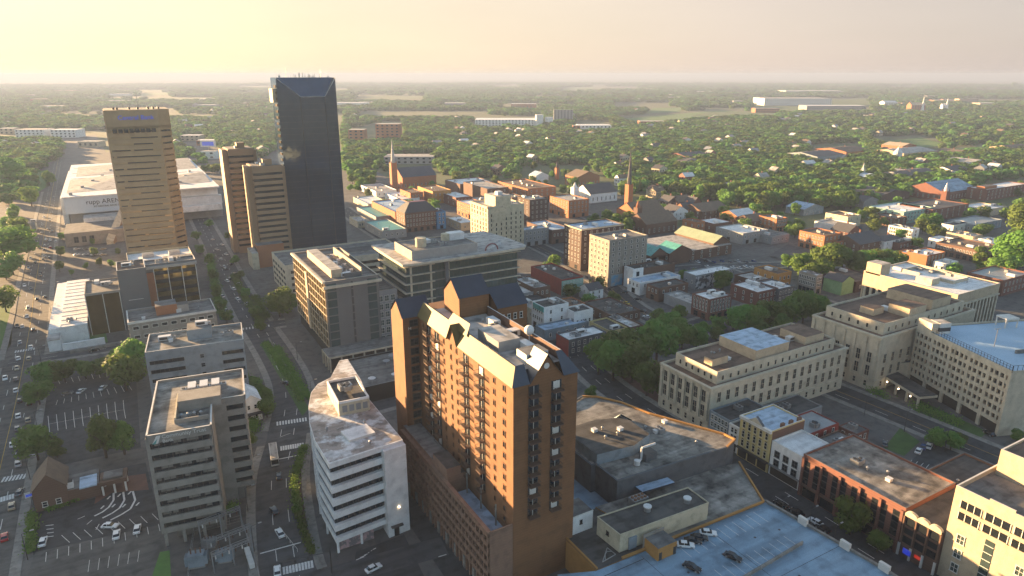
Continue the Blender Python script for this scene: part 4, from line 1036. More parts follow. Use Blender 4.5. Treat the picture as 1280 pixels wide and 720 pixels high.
# pale parking garage behind the gold-sided office
root = thing('parking_garage', 'pale concrete parking garage with slanted slot openings behind the gold sided office', 'parking garage', (75, 388, 0))
w, d, z = 73, 36, 17.5
b = MB(); b.shell(0, w, 0, d, 0, z, 1.0, 'limestone', 'roof_pale'); b.make('wall', root)
b = MB(); b.box(0.3, w - 0.3, 0.3, d - 0.3, z - 0.2, z, 'roof_grey'); b.box(20, 70, 12, 24, z, z + 0.5, 'roof_pale', 'asphalt'); b.make('roof_deck', root)
for r in range(4):
    for k in range(5):
        g = MB(); g.box(-0.05, 0.3, 1.4 + 6.9 * k, 6.2 + 6.9 * k, 2 + 3.7 * r, 3.7 + 3.7 * r, 'interior_dark'); g.make('slot_shade', root)  # dark box carries the shade of each slot in its colour
    g = MB(); g.box(3, w - 4, -0.05, 0.3, 2 + 3.7 * r, 3.7 + 3.7 * r, 'interior_dark'); g.make('slot_shade', root)

# glass office under the broad overhanging roof plate
root = thing('overhung_glass_office', 'large glass office under a broad overhanging pale roof plate', 'office building', (108.5, 285.5, 0))
w, d, z = 60.0, 38.0, 38.6
b = MB(); b.box(0.4, w - 0.4, 0.4, d - 0.4, 0, z, 'glass_teal'); b.make('glass_wall', root)
for i in range(9):
    g = MB(); z0 = 3.8 + 4.2 * i
    g.box(-0.2, w + 0.2, -0.2, d + 0.2, z0, z0 + 0.5, 'dark_grey_panel'); g.box(-1.3, -0.21, 0, d, z0 + 0.1, z0 + 0.42, 'limestone')
    if i >= 4: g.box(-1.2, 14, -1.4, -0.21, z0 + 0.1, z0 + 0.42, 'limestone'); g.box(22, w + 0.8, -1.2, -0.21, z0 + 0.1, z0 + 0.42, 'limestone')
    g.make('floor_ledge', root)
g = MB()
for k in range(31): g.box(0.1 + 2 * k - 0.04, 0.1 + 2 * k + 0.04, 0.28, 0.41, 0, z, 'metal_dark')
for k in range(19): g.box(0.28, 0.41, 0.4 + 2 * k - 0.04, 0.4 + 2 * k + 0.04, 0, z, 'metal_dark')
for k in (2, 12, 21): g.box(k, k + 0.9, -0.15, 0.35, 0, z, 'limestone')
g.box(19.6, 21.4, -0.6, 0.5, 0, z, 'slate_wall'); g.make('mullion', root)
pl = [(-2.6, -3.0), (14, -3.6), (40, -3.2), (62.5, -2.0), (65.5, 2), (65, 20), (62, 41), (-2.4, 40.5)]
b = MB(); b.prism(pl, z + 0.01, z + 1.15, 'limestone', 'roof_pale'); rf = b.make('roof_plate', root)
b = MB(); b.shell(4, 38, 2, 24, z + 1.15, z + 5.2, 0.4, 'stucco', 'metal_grey'); b.box(4.02, 38.02, 1.9, 1.99, z + 1.15, z + 5.55, 'metal_grey'); b.box(4.3, 37.7, 2.3, 23.7, z + 4.9, z + 5.2, 'roof_grey'); pn = b.make('plant_screen', rf)
b = MB()
for q in range(3): b.cyl(0, 0, 2.0 * q, 2.0 * q + 1.9, 2.6, 'cream', 14)
b.make('cooling_tower', pn, (12, 10, z + 3.6)); b = MB(); b.box(0, 8, 0, 5, 0, 4, 'metal_white', 'metal_white'); b.cyl(-1.2, 2.5, 0, 3.8, 2.2, 'cream', 14); b.make('plant_room', pn, (29, 14, z + 4.6))
roof_units(pn, 6, 30, 4, 20, z + 5.2, 5)
b = MB()
for i in range(9):
    a0, a1 = math.pi * i / 9, math.pi * (i + 1) / 9
    b.bar((42 + 3.4 - 3.4 * math.cos(a0), 1, z + 1.2 + 3.2 * math.sin(a0)), (42 + 3.4 - 3.4 * math.cos(a1), 1, z + 1.2 + 3.2 * math.sin(a1)), 0.35, 'metal_maroon')
b.make('red_arch', rf)
for k in range(6):
    b = MB(); b.cyl(0, 0, 0, 1.4, 0.9, 'metal_white', 12); b.cyl(0, 0, 1.4, 2.1, 0.9, 'metal_grey', 12, 0.3); b.make('exhaust_fan', rf, (45 + 1.9 * k, 4 + 1.2 * k, z + 1.15))

# cream art deco office
root = thing('cream_office', 'cream stone office of many storeys with a windowless rooftop tower', 'office building', (221, 416.5, 0))
w, d, z = 29.5, 27.5, 33.0
b = MB(); b.shell(0, w, 0, d, 0, z, 0.8, 'cream', 'limestone'); b.box(-0.5, -0.01, -0.5, d + 0.5, z - 0.6, z + 0.6, 'limestone'); b.box(-0.5, 12, -0.5, -0.01, z - 0.6, z + 0.6, 'limestone'); b.box(0.3, w - 0.3, 0.3, d - 0.3, z - 0.2, z, 'roof_pale'); b.make('wall', root)
b = MB(); b.box(6, 18.5, -0.06, 16, z - 8, z + 7.5, 'cream', 'roof_pale'); b.box(10, 14, 4, 8, z + 7.5, z + 10, 'metal_white'); b.make('roof_tower', root)
windows(root, 'W', w, d, 6, 2.5, 3.4, 9, 1.6, 2.3, 'glass', 'limestone'); windows(root, 'S', w, d, 7, 2.5, 3.4, 8, 1.2, 1.9, 'glass', 'limestone', skip=lambda c, r: c in (1, 2) and r > 5)
roof_units(root, 19, 28, 4, 24, z, 4)

# ---------------------------------------------------------------- civic buildings on the right
def courthouse(name, label, x0, x1, y0, y1, z, za, cw, cs, extra=None):
    root = thing(name, label, 'courthouse', (x0, y0, 0)); w, d = x1 - x0, y1 - y0
    b = MB(); b.shell(0, w, 0, d, 0, z, 0.9, 'limestone', 'limestone', 0.5); b.box(-0.35, w + 0.35, -0.35, -0.004, 4.6, 5.0, 'limestone'); b.box(-0.35, -0.004, 0, d, 4.6, 5.0, 'limestone')
    b.box(-0.5, w + 0.5, -0.5, -0.004, z + 0.1, z + 0.8, 'limestone'); b.box(-0.5, -0.004, 0, d, z + 0.1, z + 0.8, 'limestone'); b.make('wall', root)
    b = MB(); b.box(0.5, w - 0.5, 0.5, d - 0.5, z - 0.2, z, 'roof_brown'); rf = b.make('roof', root)
    b = MB(); b.shell(5, w - 5, 2.5, d - 2.5, z, za, 0.8, 'limestone', 'limestone', 0.4); b.box(5.4, w - 5.4, 2.9, d - 2.9, za - 0.2, za, 'roof_brown'); at = b.make('attic_storey', root)
    me = window_mesh(1.1, 1.7, 'glass', 'limestone', False, False)
    for k in range(cw): link('window', me, at, (4.99, d - 3.6 - (d - 7.2) * (k + 0.5) / cw, z + 1.2), R(-90))
    for k in range(cs): link('window', me, at, (6 + (w - 12) * (k + 0.5) / cs, 2.49, z + 1.2))
    # giant order: pilasters between tall two-storey windows
    g = MB()
    for k in range(cw + 1):
        y = 1.2 + (d - 2.4) * k / cw; g.box(-0.45, -0.004, y - 0.55, y + 0.55, 5.0, z - 0.6, 'limestone')
    g.make('pilaster', root)
    windows(root, 'W', w, d, cw, 1.5, 5, 1, 1.4, 2.2, 'glass', 'limestone', 1.2); windows(root, 'W', w, d, cw, 6.0, 5.6, 2, 2.0, 4.3, 'glass', 'limestone', 1.2)
    windows(root, 'S', w, d, cs, 1.5, 5, 1, 1.4, 2.2, 'glass', 'limestone', 2.0); windows(root, 'S', w, d, cs, 6.0, 5.6, 2, 1.9, 3.8, 'glass', 'limestone', 2.0)
    return root, rf, at
root, rf, at = courthouse('courthouse', 'limestone courthouse with brown roof and a pale blue roof panel beside the plaza trees', 167.8, 242.5, 152.2, 178, 17.2, 21.2, 6, 16)
b = MB(); b.box(26, 44, 4, 22, 21.2, 25.2, 'stucco', 'roof_bluish'); b.make('roof_pavilion', at); b = MB(); b.box(8, 16, 8, 12, 21.2, 24, 'stucco', 'roof_brown'); b.make('stair_head', at); b = MB(); b.box(55, 66, 5, 17, 21.2, 24.4, 'stucco', 'roof_brown'); b.make('stair_head', at)
roof_units(at, 10, 25, 6, 20, 21.2, 4, False); roof_units(at, 46, 64, 6, 20, 21.2, 4)
root, rf, at = courthouse('courthouse', 'limestone courthouse with layered brown roofs behind the garage entrance portico', 250.5, 318, 143.8, 175, 22.6, 26.6, 6, 12)
b = MB(); b.box(22, 34, 3, 12, 26.6, 30.5, 'stucco', 'roof_brown'); b.make('stair_head', at); b = MB(); b.box(40, 54, 4, 24, 26.6, 31, 'stucco', 'roof_brown'); b.make('stair_head', at); b = MB(); b.box(12, 19, 12, 18, 26.6, 29.4, 'stucco', 'roof_brown'); b.make('stair_head', at)
roof_units(at, 8, 55, 5, 25, 26.6, 7)
root = thing('post_office', 'limestone block with a white roof and a colonnaded lower front', 'office building', (335.5, 160, 0))
w, d, z = 38, 48, 22.0
b = MB(); b.shell(0, w, 0, d, 0, z, 0.8, 'stucco', 'trim_white', 0.5); b.make('wall', root)
b = MB(); b.box(0.5, w - 0.5, 0.5, d - 0.5, z - 0.2, z, 'roof_white'); b.shell(18, 32, 12, 38, z, z + 0.05, 1.6, 'limestone', 'roof_white'); rf = b.make('roof', root)
b = MB(); b.box(0, 8, d - 9, d - 1, z, z + 6, 'stucco', 'roof_pale'); b.box(6, 13, 16, 24, z, z + 3.2, 'cream', 'roof_white'); b.make('stair_head', rf); roof_units(rf, 14, 36, 2, 46, z, 6)
g = MB()
for k in range(12): g.box(1.5 + 3.1 * k, 2.7 + 3.1 * k, -0.7, -0.06, 2, z - 5, 'limestone')
for k in range(14): g.box(-0.7, -0.06, 1 + 3.4 * k, 2.2 + 3.4 * k, 2, z - 7, 'limestone')
g.box(-0.75, w, -0.75, -0.05, z - 5, z - 4.3, 'limestone'); g.make('colonnade', root)
g = MB(); g.box(1, w - 1, -0.05, -0.004, 2.5, z - 5.2, 'glass'); g.box(-0.05, -0.004, 1, d - 1, 2.5, z - 7.2, 'glass'); g.make('window_band', root)

# tan office garage with grid windows and the blue deck
x0, y0 = 255.5, 100.0
x1, y1 = 271.0, 142.0
rot = math.atan2(y1 - y0, x1 - x0) - R(90)
root = thing('deck_garage', 'cream gridded block with rows of dark openings under a blue parking deck', 'parking garage', (x0, y0, 0), rot)
w, d, z = 62, math.dist((x0, y0), (x1, y1)), 24.0
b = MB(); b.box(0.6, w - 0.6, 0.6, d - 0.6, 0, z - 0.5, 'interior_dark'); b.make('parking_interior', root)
b = MB()
for i in range(7):
    za = 4.2 + 3.1 * i
    b.box(0, w, 0, d, za, za + (1.35 if i < 6 else 1.1), 'limestone')
b.shell(0.01, w - 0.01, 0.01, d - 0.01, z - 0.3, z + 0.3, 0.7, 'limestone'); b.box(-0.01, 14, -0.01, d * 0.0 + 1.2, 0, z, 'limestone'); b.box(14, w, -0.02, 1, 0, z, 'limestone'); b.box(0.02, 3, d - 7.5, d - 0.1, z, z + 4.6, 'limestone'); b.make('wall', root)
g = MB(); n = 20
for k in range(n + 1):
    y = d * k / n; ww = 0.75 if k % 4 else 1.4
    g.box(-0.08, 0.6, max(0, y - ww / 2), min(d, y + ww / 2), 0 if k % 4 == 0 else 4.2, z + 0.1, 'limestone')
g.make('pier', root)
b = MB(); b.box(0.6, w - 0.6, 0.6, d - 0.6, z - 0.02, z + 0.3, 'deck_pale'); rf = b.make('roof_deck', root)
g = MB()
for k in range(34):
    t = k * d / 33 * 0.99; g.box(0.1, 0.22, t, t + 0.1, z + 0.3, z + 3.0, 'metal_dark')
for zz in (1.2, 2.1, 2.9): g.box(0.12, 0.2, 0, d, z + zz, z + zz + 0.08, 'metal_dark')
for k in range(30): g.box(2 * k, 2 * k + 0.1, 0.1, 0.22, z + 0.3, z + 3.0, 'metal_dark')
g.box(0, w, 0.12, 0.2, z + 2.9, z + 3.0, 'metal_dark'); g.make('deck_fence', rf)
b = MB(); b.box(16, 50, 14.5, 15.1, z + 0.3, z + 1.7, 'concrete'); b.box(16, 50, 9.5, 10.1, z + 0.3, z + 1.3, 'concrete')
for k in range(9): b.box(17 + 4 * k, 17.5 + 4 * k, 14.4, 15.2, z - 0.2, z + 1.6, 'concrete')
b.make('ramp_barrier', rf)
b = MB(); b.box(0, 5, 0, 5, 0, 4.4, 'trim_white', 'roof_pale'); b.box(-0.05, 5.05, -0.05, 5.05, 1.0, 2.6, 'metal_dark'); b.make('stair_tower', rf, (3, d - 8, z + 0.3)); b = MB(); b.box(0, 6, 0, 5, 3.6, 4.2, 'trim_white')
for x, y in ((0.1, 0.1), (5.5, 0.1), (0.1, 4.5), (5.5, 4.5)): b.box(x, x + 0.4, y, y + 0.4, 0, 3.6, 'trim_white')
b.make('stair_canopy', rf, (34, d - 7, z + 0.3))
for x, y in ((14, 22), (36, 22)):
    b = MB(); b.cyl(0, 0, 0, 7, 0.14, 'metal_grey', 6); b.box(-1.2, 1.2, -0.2, 0.2, 7, 7.2, 'metal_grey'); b.make('deck_light', rf, (x, y, z + 0.3))
root = thing('entrance_portico', 'low pale entrance portico with dark roof between the courthouse and the garage', 'portico', (258, 138.5, 0), rot)
b = MB(); b.box(0, 16, 8, 26, 0, 9, 'limestone', 'roof_dark'); b.box(-2, 6, -14, 12, 4.2, 5.2, 'limestone', 'roof_dark')
for k in range(5): b.box(-1.8, -1.1, -13.6 + 6 * k, -12.9 + 6 * k, 0, 4.2, 'limestone')
b.make('wall', root); windows(root, 'W', 16, 26, 3, 1, 4, 2, 2, 2.2, 'glass', 'limestone', 12)
for k in range(3):
    g = MB(); g.cyl(0, 0, 0, 0.4, 0.25, 'lamp_lit', 8); g.make('porch_lamp', root, (-2.3, -10 + 6.5 * k, 3.4))

# stucco office on the right edge
root = thing('stucco_office', 'peach stucco office with stepped parapet, dark ribbon windows and a tall glazed stair slot', 'office building', (166.3, 34, 0))
w, d, z = 34, 37, 25.0
b = MB(); b.shell(0, w, 0, d, 0, z, 1.3, 'stucco', 'trim_white', 0.4); b.make('wall', root)
b = MB(); b.box(0.4, w - 0.4, 0.4, d - 0.4, z - 0.2, z, 'roof_grey'); rf = b.make('roof', root); b = MB(); b.shell(16, 38, 2, d - 1.2, z, z + 6.5, 0.6, 'stucco', 'trim_white', 0.4); b.box(16.4, 37.6, 2.4, d - 1.6, z + 6.3, z + 6.5, 'roof_brown'); ph = b.make('upper_block', rf); roof_units(ph, 18, 30, 10, 34, z + 6.5, 6); roof_units(rf, 2, 14, 5, 34, z, 2, False)
b = MB(); b.box(-0.02, 0.4, 24.0, 29.5, z + 1.3, z + 1.9, 'stucco', 'trim_white'); b.make('parapet_step', rf)
for zz in (18.0, 21.2):
    for ya, yb in ((30.5, 35.2), (24.2, 29.6), (18.6, 23.4), (11, 17), (3, 9)):
        g = MB(); g.box(-0.06, -0.004, ya, yb, zz, zz + 2.0, 'glass')
        for q in range(4): yq = ya + (yb - ya) * q / 3; g.box(-0.14, -0.05, yq - 0.08, yq + 0.08, zz, zz + 2.0, 'trim_white')
        g.box(-0.3, -0.005, ya - 0.15, yb + 0.15, zz - 0.25, zz - 0.01, 'stucco'); g.make('window_band', root)
g = MB(); g.box(-0.08, -0.005, 26.4, 28.4, 1, 16.5, 'glass_teal')
for q in range(8): g.box(-0.16, -0.07, 26.4, 28.4, 2 * q + 1, 2 * q + 1.15, 'trim_white')
g.make('stair_window', root)
for zz in (3.5, 7.6, 11.7):
    for y in (33.5, 20.5, 12): link('window', window_mesh(1.9, 2.3, 'glass_teal', 'trim_white'), root, (-0.01, y, zz), R(-90))
windows(root, 'S', w, d, 6, 3.5, 4.2, 5, 2, 2.2, 'glass', 'trim_white')

# brown brick row with tall dark bays, and the arched block at its end
root = thing('brick_bay_block', 'long brown brick block with tall dark window bays and a weathered flat roof', 'commercial building', (165.5, 80.9, 0))
w, d, z = 23.5, 31.3, 13.2
b = MB(); b.shell(0, w, 0, d, 0, z, 0.7, 'brick_red', 'roof_grey'); b.make('wall', root); b = MB(); b.box(0.35, w - 0.35, 0.35, d - 0.35, z - 0.3, z, 'roof_weathered'); rf = b.make('roof', root); roof_units(rf, 3, 20, 3, 28, z, 5, False)
for k in range(10):
    y = 1.2 + 3.0 * k + (0.5 if k % 2 else 0)
    g = MB(); g.box(-0.05, -0.004, y, y + 1.9, 4.4, 12.0, 'glass')
    for zz in (6.2, 8.4, 10.2): g.box(-0.1, -0.04, y, y + 1.9, zz, zz + 0.35, 'metal_dark')
    g.make('window_bay', root)
g = MB()
for k in range(6): g.box(-0.55, -0.004, 0.2 + 6.05 * k, 0.95 + 6.05 * k, 0, 13.0, 'brick_red')
g.box(-0.5, -0.005, 0.95, 30.4, 3.5, 4.1, 'brick_brown'); g.make('pier', root)
for k in range(5):
    g = MB(); g.box(-0.05, -0.006, 1.5 + 6.05 * k, 5.8 + 6.05 * k, 0.2, 3.3, 'glass'); g.make('shop_window', root)
root = thing('arched_block', 'brown brick block with a scalloped cream parapet and lit shop signs', 'commercial building', (165.4, 71.2, 0))
w, d, z = 24, 9.6, 12.4
b = MB(); b.box(0, w, 0, d, 0, z, 'brick_brown', 'roof_dark'); b.make('wall', root)
for k in range(3):
    yc = 1.7 + 3.1 * k; g = MB()
    g.box(-0.06, -0.004, yc - 1.15, yc + 1.15, 4.2, 11.0, 'glass'); g.face([(-0.06, yc + 1.15 * math.cos(math.pi * i / 10), 11 + 1.0 * math.sin(math.pi * i / 10)) for i in range(11)], 'glass')
    for zz in (6.4, 8.8): g.box(-0.2, -0.05, yc - 1.15, yc + 1.15, zz, zz + 0.6, 'brick_brown')
    g.make('arched_window', root)
g = MB()
for k in range(3):
    yc = 1.7 + 3.1 * k
    pts = [(yc + 1.55 * math.cos(math.pi * i / 10), 12.4 + 1.0 * math.sin(math.pi * i / 10)) for i in range(11)]
    for (ya, za), (yb, zb) in zip(pts, pts[1:]):
        g.face([(-0.35, yb, 12.1), (-0.35, ya, 12.1), (-0.35, ya, za + 0.3), (-0.35, yb, zb + 0.3)][::-1], 'cream'); g.face([(-0.35, ya, za + 0.3), (-0.35, yb, zb + 0.3), (0.6, yb, zb + 0.3), (0.6, ya, za + 0.3)], 'cream')
for k in range(4): g.box(-0.4, -0.01, 0.0 + 3.1 * k, 0.35 + 3.1 * k, 3.8, 12, 'brick_brown'); g.box(-0.5, -0.01, 3.1 * k, 0.5 + 3.1 * k, 0, 3.7, 'trim_white')
g.make('parapet', root)
g = MB(); g.box(-0.5, -0.35, 6.2, 8.2, 1.4, 3.0, 'sign_neon'); g.make('shop_sign', root); g = MB(); g.box(-0.5, -0.35, 3.6, 5.2, 2.0, 2.9, 'sign_red'); g.make('shop_sign', root)
root = thing('flat_roofed_annex', 'low dark flat roofed annex behind the brick bay block', 'commercial building', (189.2, 71, 0))
b = MB(); b.shell(0, 24, 0, 20, 0, 10.5, 0.6, 'brick_brown', 'roof_grey'); b.box(0.35, 23.6, 0.35, 19.6, 10.2, 10.5, 'roof_dark'); b.make('wall', root); roof_units(root, 2, 22, 2, 18, 10.5, 3, False)

# Victorian row
root = thing('yellow_row_building', 'pale yellow Victorian shop building with pedimented parapet and pale blue roof', 'shop building', (166.3, 124.6, 0))
w, d, z = 15.5, 12.6, 14.6
b = MB(); b.shell(0, w, 0, d, 0, z, 0.5, 'yellow_stucco', 'trim_white'); b.box(0.3, w, -0.05, -0.004, 0, z, 'brick_brown'); b.make('wall', root); b = MB(); b.box(0.35, w - 0.35, 0.35, d - 0.35, z - 0.3, z, 'roof_bluish'); rf = b.make('roof', root)  # bluish roof colour has the reflected sky painted in
windows(root, 'W', w, d, 5, 4.6, 3.3, 3, 1.2, 2.1, 'glass', 'cream', 0.6, arch=True)
g = MB(); g.prism([(-0.7, 0), (-0.01, 0), (-0.01, d), (-0.7, d)], z - 0.5, z + 0.5, 'trim_white'); g.face([(-0.5, 9, z + 0.5), (-0.5, 3.4, z + 0.5), (-0.5, 6.2, z + 2.6)], 'limestone'); g.face([(-0.6, 9.2, z + 0.5), (-0.6, 6.2, z + 2.9), (0.4, 6.2, z + 2.9), (0.4, 9.2, z + 0.5)], 'trim_white'); g.face([(-0.6, 6.2, z + 2.9), (-0.6, 3.2, z + 0.5), (0.4, 3.2, z + 0.5), (0.4, 6.2, z + 2.9)], 'slate_wall'); g.make('pediment', root)
g = MB()
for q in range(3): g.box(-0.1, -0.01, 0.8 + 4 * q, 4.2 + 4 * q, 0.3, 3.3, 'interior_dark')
g.box(-0.9, -0.02, 0, d, 3.4, 3.9, 'metal_dark'); g.make('shop_front', root)
for k in range(3): b = MB(); b.box(0, 1.4, 0, 0.8, 0, 1.4, 'brick_brown'); b.make('chimney', rf, (5 + 4 * k, 0.4, z))
root = thing('white_row_building', 'grey white shop building with paired windows and a bright white roof', 'shop building', (166.6, 113, 0))
w, d, z = 14, 11.4, 11.4
b = MB(); b.shell(0, w, 0, d, 0, z, 0.5, 'white_wall', 'trim_white'); b.box(0.3, w, -0.05, -0.004, 0, z, 'blue_grey_wall'); b.make('wall', root); b = MB(); b.box(0.35, w - 0.35, 0.35, d - 0.35, z - 0.3, z, 'roof_white'); b.make('roof', root)
windows(root, 'W', w, d, 3, 4.0, 3.0, 2, 2.0, 2.0, 'glass', 'slate_wall', 0.8)
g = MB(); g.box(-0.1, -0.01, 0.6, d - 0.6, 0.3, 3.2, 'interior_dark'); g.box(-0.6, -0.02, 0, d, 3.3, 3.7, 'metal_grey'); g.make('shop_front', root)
flat_building('small_row_building', 'small white fronted shop with a dark roof next to the yellow row building', 'shop building', (166.8, 180, 137.4, 142.0), 9.2, 'white_wall', 'roof_dark', 3, 0, 2, 0.6, 1, cap='trim_white')
flat_building('small_row_building', 'small teal trimmed shop with a black roof against the courthouse', 'shop building', (167.4, 186, 142.2, 151.6), 9.6, 'blue_grey_wall', 'roof_dark', 3, 0, 5, 0.5, 1, pane='glass_teal')
flat_building('rear_row_building', 'red walled back building with a ribbed grey roof behind the yellow row', 'shop building', (184, 203, 126, 137), 7.0, 'red_wall', 'metal_grey', 2, 4, 2, 0.3, 2, shop=False)
flat_building('rear_row_building', 'low brown back building crowded with roof units behind the white row', 'shop building', (182.5, 200, 113.5, 124), 6.0, 'brick_brown', 'roof_grey', 1, 3, 2, 0.5, 7, shop=False)
flat_building('rear_row_building', 'low dark shed roof building below the courthouse south wall', 'shop building', (188, 212, 139, 150), 5.5, 'grey_wall', 'roof_dark', 1, 4, 2, 0.3, 2, shop=False)
flat_building('brick_pavilion', 'small square red brick pavilion beside the curved lawn', 'pavilion', (206, 213, 121, 128), 4.2, 'brick_red', 'roof_grey', 1, 2, 2, 0.3, 1, shop=False)

# ---------------------------------------------------------------- foreground market complex and blue parking deck
root = thing('market_complex', 'sprawling flat roofed complex with grey gravel roofs and slate front wall', 'commercial building', (106.5, 107, 0))
def mx(x): return x - 106.5
def my(y): return y - 107.0
pl = [(mx(107), my(127.2)), (mx(146.5), my(124.9)), (mx(152.4), my(127)), (mx(152.0), my(131)), (mx(141), my(153)), (mx(138), my(164)), (mx(133.5), my(171.5)), (mx(129), my(174.5)), (mx(122.5), my(172)), (mx(105.5), my(172)), (mx(105.5), my(137.2)), (mx(107), my(137.1))]
b = MB(); b.prism(pl, 0, 14.6, 'slate_wall', 'roof_weathered')
for i in range(len(pl)):
    (xa, ya), (xb, yb) = pl[i], pl[(i + 1) % len(pl)]
    b.bar((xa, ya, 15.0), (xb, yb, 15.0), 0.38, 'ochre' if 1 <= i <= 6 else 'slate_wall', 4)
b.make('main_block', root)
b = MB(); b.prism([(mx(107.3), my(137.1)), (mx(119.8), my(135.8)), (mx(128.2), my(138.6)), (mx(128.6), my(151)), (mx(119), my(154)), (mx(107.3), my(154))], 14.55, 18, 'blue_grey_wall', 'roof_dark'); rb = b.make('raised_block', root)
roof_units(rb, mx(109), mx(126), my(139), my(151), 18, 5, False)
b = MB()
for i in range(12):
    a0, a1 = math.pi * i / 12, math.pi * (i + 1) / 12
    c = (mx(127.5), my(152))
    b.face([(c[0] + 5.5 * math.cos(a0), c[1] + 3.4 * math.sin(a0) + 0.6, 15), (c[0] + 5.5 * math.cos(a1), c[1] + 3.4 * math.sin(a1) + 0.6, 15), (c[0], c[1] - 0.4, 19)], ['roof_bluish', 'cream', 'deck_blue'][i % 3])
    b.face([(c[0] + 5.5 * math.cos(a1), c[1] + 3.4 * math.sin(a1) + 0.6, 15), (c[0] + 5.5 * math.cos(a0), c[1] + 3.4 * math.sin(a0) + 0.6, 15), (c[0] + 5.5 * math.cos(a0), c[1] + 3.4 * math.sin(a0) + 0.6, 13), (c[0] + 5.5 * math.cos(a1), c[1] + 3.4 * math.sin(a1) + 0.6, 13)], 'glass')
b.make('fan_dome', root)
b = MB(); b.box(0, 4, 0, 3, 0, 2.4, 'slate_wall', 'metal_dark')
for q, r in (((-0.6, 1.5, 0.4), (-0.6, 1.5, 4.2)), ((-0.6, 1.5, 4.2), (4.5, 1.5, 4.2)), ((-2.6, 0.2, 0.7), (-0.6, 1.5, 0.7))): b.bar(q, r, 0.32, 'metal_white', 8)
b.cyl(-3.4, 0, 0.4, 1.8, 0.9, 'metal_white', 12); b.make('exhaust_stack', root, (mx(120.5), my(131), 14.6))
roof_units(root, mx(128), mx(145), my(128), my(150), 14.6, 6, False)
b = MB(); b.prism([(0, 0), (11, -1.0), (11, 2), (0, 3)], 0, 0.5, 'metal_navy', 'roof_bluish'); b.make('canopy', root, (mx(113), my(123.5), 11.2))
b = MB(); b.prism([(mx(105), my(107.2)), (mx(141.5), my(106.0)), (mx(151.2), my(123.6)), (mx(147), my(124.6)), (mx(107.2), my(127)), (mx(100), my(127.5))], 0, 9.0, 'ochre', 'roof_weathered'); b.make('lower_block', root)
b = MB(); b.box(mx(99.5), mx(107.2), my(127.6), my(172), 0, 6.0, 'slate_wall', 'deck_blue'); b.make('side_deck', root)
b = MB(); b.bar((mx(93), my(107.3), 9.3), (mx(141.5), my(105.9), 9.3), 0.35, 'ochre', 4); b.bar((mx(141.5), my(105.9), 9.3), (mx(151.3), my(123.6), 9.3), 0.35, 'ochre', 4); b.make('parapet', root)
b = MB(); b.prism([(mx(85.5), my(124.3)), (mx(85.5), my(107.6)), (mx(105), my(107.2)), (mx(100), my(127.5))], 0, 8.6, 'ochre', 'roof_dark'); b.bar((mx(85.7), my(124), 9.0), (mx(85.7), my(107.6), 9.0), 0.3, 'ochre', 4); b.make('ochre_block', root)
root = thing('penthouse_block', 'long cream rooftop block with a dark flat roof above the blue parking deck', 'rooftop block', (93.3, 108.4, 8.9))
b = MB(); b.prism([(0.6, 1.1), (29.1, -0.2), (29.3, 7.7), (0, 9.6)], 0.0, 5.0, 'cream', 'roof_dark')
for p, q in (((0.6, 1.1, 5.2), (29.1, -0.2, 5.2)), ((29.1, -0.2, 5.2), (29.3, 7.7, 5.2)), ((29.3, 7.7, 5.2), (0, 9.6, 5.2)), ((0, 9.6, 5.2), (0.6, 1.1, 5.2))): b.bar(p, q, 0.2, 'cream', 4)
b.make('wall', root)
for x, y in ((13, 5.5), (24.5, 3)): g = MB(); g.cyl(0, 0, 0, 1.2, 0.9, 'metal_grey', 12); g.cyl(0, 0, 1.2, 1.5, 1.1, 'metal_white', 12); g.make('exhaust_fan', root, (x, y, 5.0))
link('window', window_mesh(1.0, 1.0, 'glass', 'trim_dark'), root, (0.25, 5.5, 2.4), R(-86.5)); g = MB(); g.box(0, 2.4, -0.1, 0.3, 0, 3.4, 'blue_grey_wall'); g.make('door', root, (3.2, 0.7, 0.05), R(-2.6))
root = thing('stair_house', 'small white square stair house with grey roof beside the hotel tower', 'stair house', (87.8, 121.0, 8.7))
b = MB(); b.box(0, 6.4, 0, 6.6, 0, 5.2, 'white_wall', 'roof_grey'); b.bar((0, 0, 5.3), (6.4, 0, 5.3), 0.15, 'trim_white', 4); b.bar((0, 0, 5.3), (0, 6.6, 5.3), 0.15, 'trim_white', 4); b.make('wall', root)
link('window', window_mesh(0.8, 1.0, 'glass', 'trim_dark'), root, (-0.01, 2.2, 2.6), R(-90)); link('window', window_mesh(0.8, 1.0, 'glass', 'trim_dark'), root, (-0.01, 5.0, 2.6), R(-90)); link('window', window_mesh(0.8, 1.0, 'glass', 'trim_dark'), root, (2.6, -0.01, 2.6))
o = MB(); o.box(0, 4.8, 0, 2.8, 0, 3.0, 'metal_grey')
for k in range(4): o.cyl(0.7 + 1.15 * k, 0.75, 3.0, 3.25, 0.45, 'rust', 10); o.cyl(0.7 + 1.15 * k, 2.0, 3.0, 3.25, 0.45, 'rust', 10)
o = o.make('cooling_unit', None, (107.8, 120.4, 9.0)); tag(o, 'boxy grey cooling unit with rusty fan tops beside the cream rooftop block', 'cooling unit')
o = MB()
for a, c in (((0, 0, 0.2), (4.5, 0.6, 0.2)), ((4.5, 0.6, 0.2), (4.2, 3.6, 0.2)), ((0, 0, 0.2), (4.2, 3.6, 0.2)), ((1, 0.2, 0.2), (1.2, 0.6, 1.6)), ((4.3, 2, 0.2), (2.2, 1.2, 1.6)), ((1.2, 0.6, 1.6), (2.2, 1.2, 1.6))): o.bar(a, c, 0.12, 'metal_grey', 5)
o = o.make('sign_bracket', None, (88.2, 108.8, 8.75)); tag(o, 'triangular steel sign frame lying on the dark ochre block roof', 'frame')
root = thing('ochre_stair_house', 'ochre stair house with grey roof standing on the blue parking deck', 'stair house', (100.2, 102.6, 8.6))
